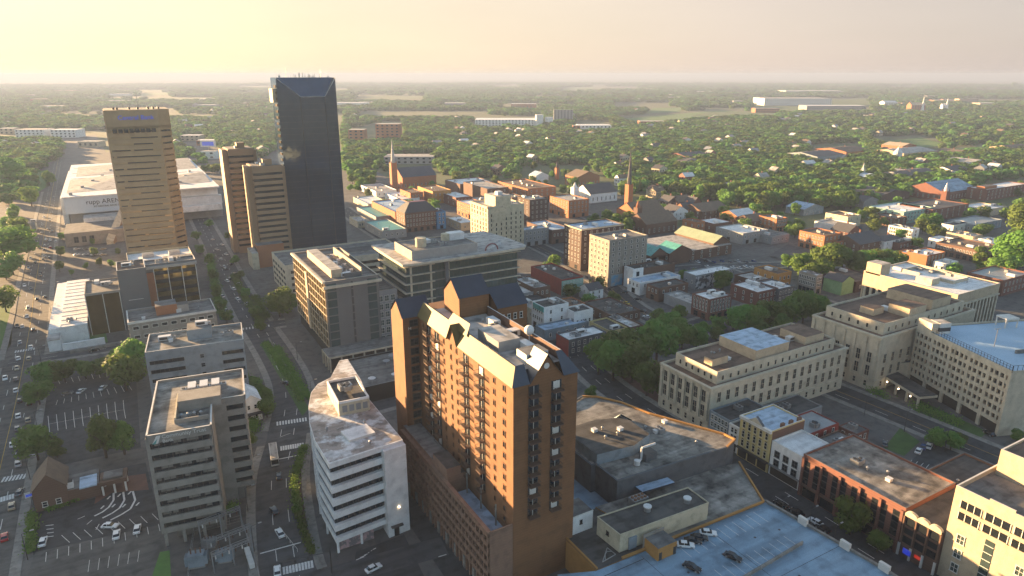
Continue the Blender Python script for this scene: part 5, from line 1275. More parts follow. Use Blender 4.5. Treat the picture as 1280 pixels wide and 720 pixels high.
b = MB(); b.box(0, 6.0, 0, 5.2, 0, 3.6, 'ochre', 'roof_grey'); b.box(-0.25, 6.25, 4.9, 5.3, 0, 4.2, 'precast'); b.make('wall', root)
for x in (0.4, 5.0): g = MB(); g.box(x, x + 0.9, -0.08, -0.005, 0, 2.2, 'trim_dark'); g.make('door', root)
g = MB(); g.box(-0.06, -0.005, 1.6, 2.6, 0, 2.2, 'ochre'); g.make('side_door', root)
root = thing('parking_deck', 'broad open rooftop parking deck with skylit blue surface and low walls', 'parking deck', (76, 30, 0))
pl = [(0, 0), (69, 0), (69, 44), (66.5, 76), (9.3, 77.4), (0.5, 81)]
b = MB(); b.prism(pl, 0, 8.6, 'precast', 'deck_blue'); b.make('deck', root)
g = MB()
for (xa, ya), (xb, yb) in zip(pl[1:3], pl[2:4]):
    g.bar((xa, ya, 9.1), (xb, yb, 9.1), 0.4, 'concrete', 4)
g.make('edge_wall', root)
for x, y in ((69, 43), (68.2, 52.8), (67.3, 64.5)): g = MB(); g.box(-0.5, 0.35, -1.3, 1.3, 0, 2.0, 'trim_white'); g.make('pier_panel', root, (x, y, 8.6))
g = MB()
g.bar((mx(103.5) + 30.5, 57, 9.6), (mx(136) + 30.5, 59, 9.6), 0.28, 'concrete', 6); g.bar((mx(103.5) + 30.5, 57, 9.1), (mx(136) + 30.5, 59, 9.1), 0.28, 'concrete', 6)
for k in range(9): g.box(27.5 + 4 * k, 27.8 + 4 * k, 56.8 + 0.25 * k, 57.1 + 0.25 * k, 8.6, 9.8, 'metal_grey')
g.make('ramp_rail', root)
g = MB()
for k in range(11): g.box(32.5 + 2.75 * k, 32.62 + 2.75 * k, 69.6, 74.6, 8.603, 8.607, 'paint_white')
for k in range(10): g.box(34 + 2.75 * k, 34.1 + 2.75 * k, 58.8, 63.6, 8.603, 8.607, 'paint_white')

for y in (18, 36, 54): g.box(0.5, 68, y, y + 0.12, 8.602, 8.606, 'asphalt_dark')
for x in (22, 44): g.box(x, x + 0.12, 0.5, 76, 8.6015, 8.605, 'asphalt_dark')
for x, y in ((28, 66), (40, 66.5), (52, 67), (36, 55), (50, 52), (60, 66)): g.box(x - 0.3, x + 0.3, y - 0.3, y + 0.3, 8.602, 8.609, 'metal_dark')
g.box(8, 22, 74.9, 75.1, 8.603, 8.608, 'asphalt_dark'); g.make('bay_lines', root)
# ---------------------------------------------------------------- the older town beyond the offices
def FB(label, z, NL, RT, FL, wall, roof, rows, cs, cw, name='brick_building', cat='commercial building', **k):
    return flat_building(name, label, cat, BX(z, NL, RT, FL), z, wall, roof, rows, cs, cw, **k)
def HB(label, z, NL, RT, FL, wall, roof, axis='x', name='house', cat='house', **k):
    return house(name, label, cat, BX(z, NL, RT, FL, 0.9), z, wall, roof, axis, **k)
FB('dark brown old hotel with a pale cornice and bluish white flat roof', 27, (727, 288), (773, 279), (706, 281), 'brick_dark', 'roof_bluish', 7, 7, 5, name='old_hotel', cat='hotel', cap='limestone', units=6)
FB('grey stone office of seven storeys beside the dark brown old hotel', 28, (762, 302), (799, 292), (743, 293), 'precast', 'roof_grey', 8, 6, 5, name='stone_office', cat='office building', cap='precast', ww=1.4)
b = MB(); b.box(0, 26, -0.05, -0.004, 0, 7, 'mural_blue'); m_ = BX(28, (762, 302), (799, 292), (743, 293)); o = b.make('painted_banner', None, (m_[0] + 2, m_[2] - 0.3, 0.01)); tag(o, 'blue painted wall panel at the foot of the grey stone office', 'wall panel')
FB('shop block with a long red side wall and pale green front', 9, (702, 351), (731, 347), (666, 331), 'red_wall', 'roof_dark', 2, 6, 0, wallS='teal_wall', units=5, shop=False)
HB('small white gabled house at the street corner below the pale green shop front', 6, (737, 364), (750, 359), (731, 357), 'white_wall', 'shingle', 'x', rows=2, cs=2, cw=1, rise=3)
FB('white cube building with a green cornice over its shop front', 12.5, (680, 386), (717, 383), (664, 378), 'white_wall', 'roof_dark', 3, 2, 5, name='white_cube_building', cap=None, units=2)
b = MB(); b.box(-0.5, -0.01, 0, 9.5, 10.6, 13.2, 'metal_teal'); q = BX(12.5, (680, 386), (717, 383), (664, 378)); o = b.make('green_cornice', bpy.data.objects['white_cube_building'])
FB('lower white rear block with four small windows behind the white cube', 9.5, (718, 392), (743, 388), (714, 384), 'white_wall', 'roof_dark', 1, 4, 0, name='white_rear_block', shop=False)
FB('pale blue flat roofed shed in front of the white cube building', 5, (681, 415), (741, 406), (684, 405), 'blue_grey_wall', 'roof_bluish', 1, 5, 0, name='shed', cat='shed', shop=False, units=3)
FB('grey brick shop with a red side and a white roof crowded with vents', 7.5, (711, 427), (757, 416), (696, 418), 'slate_wall', 'roof_white', 2, 6, 0, units=7, shop=False)
b = MB(); q = BX(7.5, (711, 427), (757, 416), (696, 418)); b.box(-0.06, -0.01, 0, q[3] - q[2], 0, 8, 'red_wall'); b.make('side_wall', bpy.data.objects['brick_building.001'] if 'brick_building.001' in bpy.data.objects else None, (0, 0, 0))
FB('low shop with a pale yellow pillared front and dark roof beside the square', 6, (763, 416), (785, 411), (745, 401), 'yellow_stucco', 'roof_dark', 1, 7, 0, name='yellow_shop', shop=False, ww=1.3, wh=2.8, units=2)
FB('low shop with a mottled pink grey roof beside the square trees', 5.5, (788, 411), (801, 406), (757, 396), 'brick_brown', 'roof_stained', 1, 3, 0, shop=False, units=4)
FB('wide low building with a plain dark flat roof beside the street of parked cars', 5, (765, 396), (790, 384), (722, 380), 'brick_brown', 'roof_dark', 1, 5, 4, shop=False, units=4)
FB('plain brown brick building with a bare back wall left of the wide dark roof', 7, (712, 384), (727, 378), (700, 375), 'brick_orange', 'roof_brown', 1, 0, 0, shop=False, units=1)
FB('low building with white and pale blue patched roofs behind the hotel tower', 8, (655, 368), (676, 362), (641, 350), 'grey_wall', 'roof_white', 2, 4, 0, units=7, shop=False)
FB('brown walled loft with a patched white roof below the overhanging plate', 10, (668, 362), (685, 357), (652, 340), 'brick_brown', 'roof_stained', 2, 3, 0, units=4, shop=False)
FB('dark flat roofed store behind the rear wing of the hotel tower', 7, (640, 386), (690, 377), (640, 372), 'brick_dark', 'roof_dark', 1, 5, 0, units=3, shop=False)
FB('cream storefront with a pale roof close to the white cube building', 8, (668, 390), (680, 386), (652, 378), 'cream', 'roof_pale', 2, 2, 3, units=2)
# theatre block and its murals
FB('long brown theatre block with a dark roof and a white framed front', 11, (793, 339), (853, 333), (782, 333), 'brick_brown', 'roof_dark', 1, 0, 0, name='theatre', cat='theatre', units=5, shop=False)
b = MB(); b.box(-1.2, 6.5, -0.5, -0.06, 0, 12.5, 'white_wall'); b.box(1.2, 3.4, -0.6, -0.51, 2, 10.5, 'glass'); b.box(-1.2, -0.05, -0.05, 8, 0, 12.5, 'white_wall'); b.make('white_front', bpy.data.objects['theatre'])
FB('low shop with a white roof edge and white columns below the theatre', 7, (800, 355), (858, 348), (790, 348), 'white_wall', 'roof_bluish', 2, 5, 3, units=3)
FB('brown corner bar with a boarded front below the theatre', 7.5, (824, 362), (858, 354), (808, 356), 'brick_brown', 'roof_dark', 2, 4, 3, units=2)
FB('long low shop with a white roof and a black and white painted wall', 8, (870, 346), (911, 335), (854, 341), 'grey_wall', 'roof_white', 1, 0, 2, name='mural_building', units=3, wallS='mural_mono', shop=False)
FB('brown brick apartment block with a white roof full of units', 11, (887, 376), (921, 372), (865, 368), 'brick_red', 'roof_white', 4, 7, 5, name='apartment_block', cat='apartment block', units=9, ww=1.1, wh=1.5)
FB('low white roofed garage left of the brown apartment block', 5, (866, 382), (878, 375), (840, 366), 'grey_wall', 'roof_pale', 1, 2, 0, units=2, shop=False)
FB('dark red brick store with a broad white roof behind the apartment block', 8, (947, 367), (969, 360), (918, 355), 'brick_red', 'roof_white', 2, 5, 3, units=5, shop=False)
FB('dark slate store with a white roof under the square trees', 8, (973, 363), (1001, 361), (955, 352), 'slate_wall', 'roof_white', 2, 5, 2, units=4, shop=False)
FB('low brown store with a pale grey roof behind the white roofed stores', 6.5, (945, 353), (962, 347), (915, 345), 'brick_brown', 'roof_pale', 1, 4, 2, units=4, shop=False)
FB('grey white three storey block with rows of dark windows and a white roof', 11, (1021, 346), (1031, 345), (976, 335), 'precast', 'roof_white', 3, 3, 9, name='long_block', units=4)
FB('ochre lit block with a brown roof next to the grey white block', 10, (972, 344), (985, 339), (955, 333), 'ochre', 'roof_brown', 2, 3, 3, units=2, shop=False)
HB('gabled building with a pale blue painted side and a green end wall', 8, (1053, 353), (1066, 349), (1032, 339), 'green_wall', 'shingle', 'y', rows=0, rise=3, chimney=False, name='gabled_building', cat='building')
FB('dark brick store with a red grey roof right of the green gabled building', 6, (1070, 354), (1083, 343), (1050, 336), 'brick_dark', 'roof_brown', 1, 3, 2, units=2, shop=False)
FB('orange brick corner block with white arched windows at street level', 11.5, (1031, 296), (1051, 292), (999, 289), 'brick_orange', 'roof_brown', 3, 4, 8, name='corner_block', arch=True, units=5)
FB('low orange brick wing joined to the corner block of arched windows', 7, (1047, 303), (1058, 298), (1033, 299), 'brick_orange', 'roof_grey', 2, 2, 3, units=2)
HB('slate roofed house with several gables right of the orange corner block', 7, (1075, 306), (1094, 298), (1055, 295), 'brick_brown', 'shingle', 'x', rise=5, rows=2, cs=4, cw=3)
HB('slate roofed cottage with a red gable behind the orange corner block', 6, (1060, 291), (1072, 287), (1047, 284), 'brick_red', 'shingle', 'y', rise=5)
FB('orange and red brick row with a flat roof left of the corner block', 10, (971, 275), (999, 276), (957, 269), 'brick_orange', 'roof_grey', 3, 6, 4, name='brick_row', units=3)
FB('low grey store with a plain roof in front of the brick row', 5.5, (965, 297), (985, 293), (940, 289), 'grey_wall', 'roof_grey', 1, 4, 3, units=2, shop=False)
FB('white roofed store with a row of dark upper windows near the parking lot', 8, (929, 293), (960, 288), (905, 283), 'grey_wall', 'roof_white', 2, 7, 3, units=4)
FB('cream lit box building half hidden by a round tree', 9, (1060, 272), (1069, 268), (1036, 266), 'cream', 'roof_brown', 2, 2, 0, units=2, shop=False)
FB('long pale roofed shed in front of the cream box building', 5, (1052, 284), (1062, 279), (1012, 278), 'metal_white', 'roof_pale', 0, 0, 0, name='shed', cat='shed', units=2)
FB('white block with a row of big square windows and a scalloped roof edge', 9, (1141, 288), (1147, 286), (1093, 278), 'white_wall', 'roof_pale', 3, 1, 10, name='white_window_block', cat='building', shop=False, ww=2.0, units=3)
FB('pale green office with a white flat roof beyond the white window block', 10, (1130, 266), (1160, 259), (1096, 257), 'teal_wall', 'roof_white', 3, 9, 5, name='green_office', cat='office building', shop=False, ww=2.0, units=5)
FB('red brick apartment row to the right of the pale green office', 10, (1166, 263), (1188, 252), (1143, 252), 'brick_red', 'shingle', 3, 6, 5, name='apartment_block', cat='apartment block', shop=False)
FB('low red brick church hall beside the blue roofed church', 7, (1120, 274), (1125, 270), (1100, 268), 'brick_brown', 'shingle', 2, 2, 3, shop=False)
HB('small white house with a grey hip roof under the street trees', 7, (1106, 302), (1119, 296), (1096, 296), 'white_wall', 'shingle', 'y', rise=2.5, hip=True)
FB('red shop with a ragged dark roof beside the small white hip roofed house', 5, (1124, 305), (1148, 301), (1119, 299), 'brick_red', 'roof_dark', 1, 5, 1, units=6, shop=False)
FB('orange brick block with a bright white roof behind the limestone post block', 9, (1159, 321), (1182, 316), (1141, 314), 'brick_orange', 'roof_white', 3, 5, 0, units=6, shop=False)
FB('lower orange brick wing with a white roof left of the bright white roof', 7.5, (1141, 319), (1152, 316), (1122, 315), 'brick_orange', 'roof_white', 2, 2, 4, units=4, shop=False)
FB('small white topped brick building with a tall chimney behind the post block', 6, (1183, 331), (1200, 328), (1168, 327), 'white_wall', 'roof_white', 1, 3, 2, units=2, shop=False)
FB('long dark brown warehouse with a rust roof left of the big right edge tree', 8, (1222, 314), (1240, 306), (1163, 305), 'brick_brown', 'roof_brown', 2, 4, 12, name='warehouse', cat='warehouse', units=6)
FB('tan walled store lit by the low sun beyond the brown warehouse', 8, (1216, 297), (1226, 294), (1182, 291), 'stucco', 'roof_pale', 1, 3, 0, units=4, shop=False)
FB('white roofed store with a white parapet beside the tan walled store', 7, (1236, 306), (1256, 301), (1225, 299), 'white_wall', 'roof_white', 1, 4, 3, units=8, shop=False)
FB('white low shop with an awning front beside the brown warehouse', 6, (1190, 304), (1198, 300), (1167, 297), 'white_wall', 'roof_white', 1, 2, 4, units=3, shop=False)
FB('small white brick church shop with a grey roof in the parking lot', 6, (1192, 283), (1208, 278), (1184, 279), 'white_wall', 'shingle', 1, 3, 2, units=1, shop=False)
FB('long red brick hall with a pale grey metal roof at the right edge', 9, (1255, 352), (1300, 345), (1222, 338), 'brick_red', 'metal_grey', 2, 7, 6, name='hall', cat='hall', units=3, shop=False)
FB('white roofed restaurant with a red porch across the parking lot', 6, (1234, 205 + 58), (1254, 258), (1216, 255), 'stucco', 'roof_white', 1, 4, 3, name='restaurant', cat='restaurant', units=5, shop=False)
FB('blue grey metal sheds in a row behind the parking lot', 6, (1218, 282), (1245, 274), (1196, 274), 'blue_grey_wall', 'metal_grey', 1, 4, 3, name='shed', cat='shed', units=2, shop=False)
FB('long brick mansion with a white roof and a red dormer at the right edge', 11, (1234, 238), (1282, 230), (1228, 232), 'brick_red', 'roof_white', 3, 11, 2, name='mansion', cat='mansion', units=4, shop=False)
b = MB(); b.box(3, 26, 4, 12, 11, 13.8, 'brick_orange', 'shingle'); b.make('dormer_block', bpy.data.objects['mansion'])
# market hall with teal and sage gables
x0, x1, y0, y1 = BX(8, (815, 320), (902, 300), (793, 299))
root = thing('gabled_market', 'brick market hall with teal and sage green gabled roofs around a flat centre', 'market hall', (x0, y0, 0)); w, d = x1 - x0, y1 - y0
b = MB(); b.box(0, w, 0, d, 0, 7, 'brick_brown', 'roof_pale'); b.make('wall', root)
for i, (xa, xb, ya, yb, ax, rm) in enumerate([(-2, 16, d - 16, d + 8, 'y', 'metal_sage'), (-1, 13, 0, d - 17, 'y', 'metal_teal'), (14, 34, -1.5, 13, 'y', 'metal_teal'), (w - 14, w + 2, 4, d, 'y', 'metal_sage')]):
    b = MB(); b.box(xa, xb, ya, yb, 0, 8 + i * 0.1, 'brick_brown'); b.gable(xa, xb, ya, yb, 8.01 + i * 0.1, 13, ax, rm, 'brick_brown', 0.5); b.make('gabled_wing', root)
b = MB(); b.face([(14.1, 1, 8.4), (14.1, 8, 8.4), (20, 8, 11), (20, 1, 11)][::-1], 'metal_white'); b.make('skylight', root)
windows(root, 'S', w, d, 9, 1, 3.2, 2, 1.4, 1.8, 'glass', 'trim_white'); windows(root, 'W', w, d, 7, 1, 3.2, 2, 1.4, 1.8, 'glass', 'trim_white')
FB('flat white roofed store with red trim beyond the gabled market hall', 7, (893, 281), (912, 277), (876, 275), 'brick_red', 'roof_white', 1, 4, 2, units=3, shop=False)
FB('small orange brick shop with a chimney tower between the market gables', 10, (870, 279), (876, 276), (866, 273), 'brick_orange', 'roof_brown', 2, 2, 2, units=1, shop=False)
HB('brick house with a silver roof and orange gable end near the tree belt', 8, (922, 271), (938, 266), (914, 264), 'brick_orange', 'metal_white', 'x', rise=4)
HB('brown brick house behind the silver roofed house', 7, (940, 277), (953, 272), (932, 270), 'brick_brown', 'shingle_brown', 'x', rise=4)
HB('brown roofed house with a stepped gable among the trees', 7, (878, 265), (905, 259), (870, 256), 'brick_brown', 'shingle_brown', 'x', rise=5, cs=5)
for lab, NL, RT, FL, wl_, rf_ in [('orange brick house with a white porch gable beyond the church', (856, 262), (866, 259), (850, 257), 'brick_orange', 'shingle'), ('slate grey house with white dormers beside the brick church', (842, 266), (853, 262), (835, 260), 'white_wall', 'shingle'), ('narrow red brick house with a dark roof behind the white dormered house', (866, 254), (874, 252), (861, 249), 'brick_red', 'shingle'), ('brown house with a long low roof beyond the row of old houses', (848, 253), (862, 250), (842, 248), 'brick_brown', 'shingle_brown'), ('tan lit house with a front gable in front of the dark trees', (820, 240), (828, 238), (815, 236), 'stucco', 'shingle_brown'), ('dark slate house in the shade next to the tan lit house', (835, 253), (845, 250), (829, 249), 'brick_dark', 'shingle')]:
    HB(lab, 7, NL, RT, FL, wl_, rf_, rnd.choice(['x', 'y']), rise=5)
# blocks of the upper middle
FB('dark brown brick block with a white speckled roof right of the cream office', 21, (662, 251), (684, 248), (643, 247), 'brick_dark', 'roof_pale', 5, 4, 3, units=9, shop=False)
FB('orange lit brick block with a flat roof left of the white gothic church', 15, (711, 252), (735, 249), (683, 246), 'brick_orange', 'roof_pale', 4, 5, 7, units=4)
FB('low grey stone block with a lit end wall in front of the old hotel', 12, (655, 289), (686, 285), (646, 286), 'grey_wall', 'roof_bluish', 3, 6, 2, units=3)
FB('low pinkish brick store between the old hotel and the orange lit block', 10, (690, 289), (708, 284), (676, 276), 'brick_brown', 'roof_bluish', 2, 5, 4, units=3)
FB('curved orange brick block with a red and white dotted roof', 12, (660, 237), (684, 231), (632, 226), 'brick_orange', 'roof_brown', 3, 5, 7, units=8)
FB('white roofed brown warehouse block at the edge of the tree belt', 14, (609, 237), (630, 233), (580, 228), 'brick_brown', 'roof_pale', 3, 3, 0, name='warehouse', cat='warehouse', units=2, shop=False)
FB('broad pale roofed warehouse left of the brown warehouse block', 11, (575, 231), (604, 224), (548, 226), 'brick_brown', 'roof_white', 2, 5, 0, name='warehouse', cat='warehouse', units=5, shop=False)
FB('orange brick theatre block with a long white roof edge', 12, (590, 258), (596, 251), (553, 253), 'brick_orange', 'roof_white', 3, 2, 8, units=4)
FB('curved pale pink lit shop with a white roof below the orange theatre block', 6, (576, 280), (582, 273), (562, 272), 'stucco', 'roof_white', 1, 2, 4, units=3, shop=False)
FB('narrow tall blue painted building beside the maroon roofed block', 14, (546, 266), (555, 264), (543, 262), 'blue_wall', 'shingle', 4, 2, 1, units=1)
r_ = FB('grey arcaded block with a steep maroon mansard roof', 15, (506, 268), (545, 263), (495, 263), 'brick_brown', 'roof_dark', 4, 10, 4, name='mansard_block', cat='building', arch=True, units=0)
q = BX(15, (506, 268), (545, 263), (495, 263)); b = MB(); b.hip(0, q[1] - q[0], 0, q[3] - q[2], 15.71, 23, 7, 'shingle', 'metal_maroon'); b.make('mansard_roof', r_)
FB('long hall with an orange lit side wall and a pale blue grey roof', 11, (494, 266), (522, 258), (469, 251), 'brick_orange', 'roof_bluish', 2, 3, 0, name='hall', cat='hall', units=4, shop=False)
for lab, z, NL, RT, FL, wl_, rf_ in [
    ('dark green roofed shops in front of the long orange sided hall', 6, (470, 272), (500, 267), (441, 260), 'grey_wall', 'metal_teal'), ('teal roofed low shops on the corner left of the mansard block', 6, (478, 290), (497, 281), (455, 272), 'grey_wall', 'metal_teal'),
    ('cream low shop beside the dark glass tower', 5, (447, 278), (458, 274), (438, 268), 'cream', 'roof_pale'), ('orange lit brick block left of the long white warehouse roof', 11, (513, 242), (522, 238), (500, 237), 'brick_orange', 'roof_brown'),
    ('yellow lit brick block with a brown roof right of the church nave', 12, (541, 240), (552, 234), (525, 233), 'ochre', 'roof_brown'), ('red brick shop row with white roofs behind the orange theatre block', 9, (570, 248), (580, 243), (555, 241), 'brick_red', 'roof_white'),
    ('small red brick store with a domed white vent near the warehouses', 8, (600, 252), (612, 248), (590, 247), 'brick_red', 'roof_pale'), ('white topped store in front of the spired brick church', 6, (500, 250), (520, 246), (470, 243), 'white_wall', 'roof_white'),
    ('cluster of low lit white stalls beside the dark glass tower', 5, (460, 256), (478, 250), (436, 244), 'cream', 'roof_white'), ('long low silver roofed store left of the spired church', 6, (470, 240), (486, 234), (438, 228), 'white_wall', 'roof_pale'),
    ('brown block with rooftop plant behind the cream office tower', 12, (640, 248), (650, 245), (634, 243), 'brick_brown', 'roof_grey'), ('small red block with a white pointed tent roof near the cream office', 10, (634, 262), (643, 258), (627, 256), 'brick_dark', 'roof_grey'),
    ('grey low store behind the stone office and the gabled market', 5, (806, 331), (820, 326), (800, 322), 'grey_wall', 'roof_dark'), ('long thin white canopy beside the parking lot of the theatre', 4, (826, 331), (832, 329), (806, 322), 'metal_white', 'roof_white')]:
    FB(lab, z, NL, RT, FL, wl_, rf_, 2 if z > 8 else 1, 4, 3, units=3, shop=False)
# churches
def church(label, NL, RT, FL, z, rise, wall, roof, axis, tower, th, sp, tw=5.0, spm='shingle', cat='church'):
    x0, x1, y0, y1 = BX(z, NL, RT, FL, 0.8)
    root = thing('church', label, cat, (x0, y0, 0)); w, d = x1 - x0, y1 - y0
    b = MB(); b.box(0, w, 0, d, 0, z, wall); b.make('wall', root)
    b = MB(); b.gable(0, w, 0, d, z + 0.02, z + rise, axis, roof, wall); b.make('roof', root)
    tx, ty = P(*tower); tx -= x0; ty -= y0
    b = MB(); b.box(tx - tw / 2, tx + tw / 2, ty - tw / 2, ty + tw / 2, 0, th, wall)
    for a, c in ((-1, -1), (1, -1), (1, 1), (-1, 1)): b.cyl(tx + a * tw * 0.42, ty + c * tw * 0.42, th, th + 3, 0.5, wall, 4, 0.05)
    t_ = b.make('bell_tower', root)
    b = MB(); b.cyl(tx, ty, th + 0.01, th + sp, tw * 0.42, spm, 8, 0.06); b.make('spire', t_)
    windows(root, 'S', w, d, max(2, int(w / 5)), 2, 3, 1, 1.2, 3.2, 'glass', 'trim_white', arch=True); windows(root, 'W', w, d, max(2, int(d / 5)), 2, 3, 1, 1.2, 3.2, 'glass', 'trim_white', arch=True)
    return root
church('orange brick church with a slate nave roof and a tall thin green spire', (503, 222), (536, 216), (497, 215), 13, 9, 'brick_orange', 'metal_navy', 'x', (493, 239), 31, 25, 6.5, 'metal_grey')
church('brown brick church with a very tall needle steeple among the trees', (795, 268), (818, 260), (780, 258), 10, 8, 'brick_orange', 'shingle_brown', 'x', (785, 262), 24, 32, 5.5, 'shingle')
church('brick church wing with a square corner tower in front of the needle steeple', (808, 281), (832, 272), (802, 272), 9, 7, 'brick_brown', 'shingle_brown', 'x', (796, 286), 18, 6, 5, 'brick_orange')
church('white gothic church with pinnacles in front of the trees', (738, 243), (765, 238), (715, 233), 9, 8, 'white_wall', 'shingle', 'x', (718, 254), 16, 5, 6, 'white_wall')
church('columned brick temple with a broad brown gable roof', (722, 222), (742, 218), (697, 212), 11, 6, 'brick_orange', 'shingle_brown', 'y', (696, 224), 14, 8, 4, 'shingle')
church('blue roofed brick church with a white topped tower on the right', (1180, 241), (1204, 233), (1170, 229), 9, 8, 'brick_red', 'deck_blue', 'x', (1178, 261), 17, 8, 5, 'metal_white')
church('small white chapel with a pointed steeple deep in the trees on the right', (1084, 222), (1092, 220), (1078, 217), 7, 4, 'white_wall', 'roof_bluish', 'y', (1077, 225), 12, 9, 3.5, 'white_wall')
# large houses and halls among the trees
for lab, z, NL, RT, FL, wl_, rf_ in [
    ('grey roofed school with a lit red wing in the tree belt', 11, (1022, 196), (1048, 192), (1012, 188), 'blue_grey_wall', 'shingle'), ('red brick hall beyond the grey roofed school', 9, (1058, 190), (1076, 186), (1046, 183), 'brick_orange', 'roof_brown'),
    ('long pale roofed hall beside the domed white chapel', 10, (1130, 192), (1170, 188), (1120, 185), 'stucco', 'roof_pale'), ('tan turreted building rising behind the long pale hall', 14, (1128, 183), (1140, 181), (1122, 179), 'brick_orange', 'stucco'),
    ('slanted blue grey house half hidden beneath the long pale hall', 8, (1140, 222), (1160, 214), (1140, 210), 'grey_wall', 'shingle'), ('white gable ended house between two dark trees on the right', 9, (1192, 214), (1198, 210), (1188, 208), 'white_wall', 'shingle'),
    ('white terrace block with balconies among the trees at right', 8, (1208, 205), (1228, 200), (1205, 198), 'white_wall', 'roof_pale'), ('orange gabled house near the far lawn at right', 8, (1194, 192), (1206, 189), (1190, 187), 'brick_orange', 'shingle_brown'),
    ('tan house on the far right edge above the mansion', 9, (1268, 186), (1284, 183), (1262, 181), 'stucco', 'shingle_brown'), ('dark slate mansion roof with white dormers in the belt of trees', 7, (1100, 245), (1125, 238), (1085, 236), 'brick_dark', 'shingle'),
    ('long low grey roofed house left of the dark slate mansion', 6, (1080, 252), (1090, 248), (1065, 244), 'grey_wall', 'shingle'), ('pale blue gabled house under tall trees near the brick row', 6, (1005, 262), (1022, 257), (995, 256), 'blue_grey_wall', 'roof_bluish'),
    ('white victorian house with a blue grey roof behind the columned temple', 9, (670, 220), (678, 217), (666, 215), 'white_wall', 'roof_bluish'), ('cream gabled house lit by sun in the trees near the needle steeple', 8, (818, 238), (828, 236), (814, 234), 'cream', 'shingle_brown'),
    ('red gabled house deep among trees right of the needle steeple', 8, (858, 196), (874, 192), (852, 190), 'brick_red', 'shingle'), ('grey gabled house beside the red gabled house among trees', 7, (856, 202), (866, 199), (852, 197), 'grey_wall', 'shingle')]:
    HB(lab, z, NL, RT, FL, wl_, rf_, rnd.choice(['x', 'y']), rise=4, rows=1, cs=3, cw=2)
b = MB(); b.cyl(0, 0, 0, 12, 6, 'white_wall', 14); b.cyl(0, 0, 12, 20, 6.5, 'metal_white', 14, 0.4); b.cyl(0, 0, 20, 24, 0.3, 'metal_white', 6, 0.05)
x, y = P(1121, 201); o = b.make('chapel', None, (x, y, 0)); tag(o, 'white conical domed chapel in front of the long pale hall', 'chapel')
# distant landmarks
def far_box(name, label, cat, px, wpx, hpx, wall, roof, depth=0.6, gable=False, group=None):
    "px is the lower left ground point seen in the photograph"
    x, y = P(*px); x2, y2 = P(px[0] + wpx, px[1]); w = math.dist((x, y), (x2, y2))
    dist = math.hypot(x, y); h = hpx * dist / FPX / 1.02
    b = MB(); b.box(0, w, 0, max(6, w * depth), 0, h, wall, roof)
    if gable: b.gable(0, w, 0, max(6, w * depth), h + 0.1, h * 1.35, 'x', roof, wall)
    n = max(2, int(w / 8)); r = max(1, int(h / 5))
    for i in range(n):
        for k in range(r): b.box(w * (i + 0.25) / n, w * (i + 0.65) / n, -0.2, -0.02, h * (k + 0.3) / r, h * (k + 0.72) / r, 'glass')
    o = b.make(name, None, (x, y, -0.05), math.atan2(y2 - y, x2 - x)); return tag(o, label, cat, group)
far_box('apartment_tower', 'orange lit apartment tower, the left of two beyond the dark glass tower', 'apartment tower', (436, 178), 20, 15, 'brick_orange', 'roof_pale', 0.9)
far_box('apartment_tower', 'orange and grey apartment tower, the right of two beyond the dark glass tower', 'apartment tower', (470, 174), 30, 18, 'brick_orange', 'roof_pale', 0.7)
far_box('campus_building', 'long low grey roofed building in front of the orange apartment towers', 'building', (480, 205), 62, 9, 'grey_wall', 'roof_pale', 0.5)
far_box('warehouse', 'long white arched warehouse in front of the white silos', 'warehouse', (594, 158), 78, 8, 'white_wall', 'roof_white', 0.5)
for px, hh, lab in ((674, 14, 'taller white storage silo beside the long arched warehouse'), (686, 11, 'shorter white storage silo with a twin behind it')):
    x, y = P(px, 158); dd = math.hypot(x, y); b = MB(); b.cyl(0, 0, 0, hh * dd / FPX, 5 * dd / FPX, 'white_wall', 18); o = b.make('silo', None, (x, y, 0)); tag(o, lab, 'silo')
far_box('conveyor_tower', 'tall thin grey frame structure behind the white silos', 'gantry', (692, 155), 24, 17, 'grey_wall', 'grey_wall', 0.2)
far_box('warehouse', 'white roofed warehouse with an orange end right of the silos', 'warehouse', (722, 164), 42, 7, 'white_wall', 'roof_white', 0.6)
far_box('warehouse', 'small orange brick hall at the end of the white warehouse', 'hall', (716, 165), 9, 8, 'brick_orange', 'roof_white', 0.8)
far_box('warehouse', 'orange red low hall in the distant clearing', 'hall', (800, 157), 32, 5, 'brick_orange', 'roof_pale', 0.6)
far_box('warehouse', 'huge pale distribution warehouse on the right horizon', 'warehouse', (955, 132), 84, 8, 'white_wall', 'roof_pale', 0.5)
far_box('warehouse', 'long white roofed distribution shed in front of the huge warehouse', 'warehouse', (1008, 139), 74, 6, 'grey_wall', 'roof_white', 0.35)
far_box('warehouse', 'orange lit warehouse front left of the long white shed', 'warehouse', (944, 141), 30, 5, 'brick_orange', 'roof_pale', 0.5)
far_box('warehouse', 'thin white shed far out on the right horizon', 'warehouse', (982, 118), 72, 4, 'white_wall', 'roof_white', 0.4)
far_box('church', 'far pink church with a pointed tower above the trees', 'church', (1138, 141), 18, 8, 'brick_orange', 'stucco', 0.6, True)
far_box('church', 'far white church with a thin spire above the trees', 'church', (1177, 141), 7, 7, 'white_wall', 'roof_white', 0.8, True)
for px, hh, lab in ((1152, 16, 'thin pointed far church spire, pinkish'), (1182, 15, 'thin pointed far church spire, white')):
    x, y = P(px, 141); dd = math.hypot(x, y); b = MB(); b.cyl(0, 0, 0, hh * dd / FPX, 2.2 * dd / FPX, 'white_wall', 8, 0.3); o = b.make('spire', None, (x, y, 0)); tag(o, lab, 'spire')
far_box('office_building', 'far pale office slab on the right horizon', 'office building', (1198, 131), 24, 6, 'stucco', 'roof_pale', 0.4)
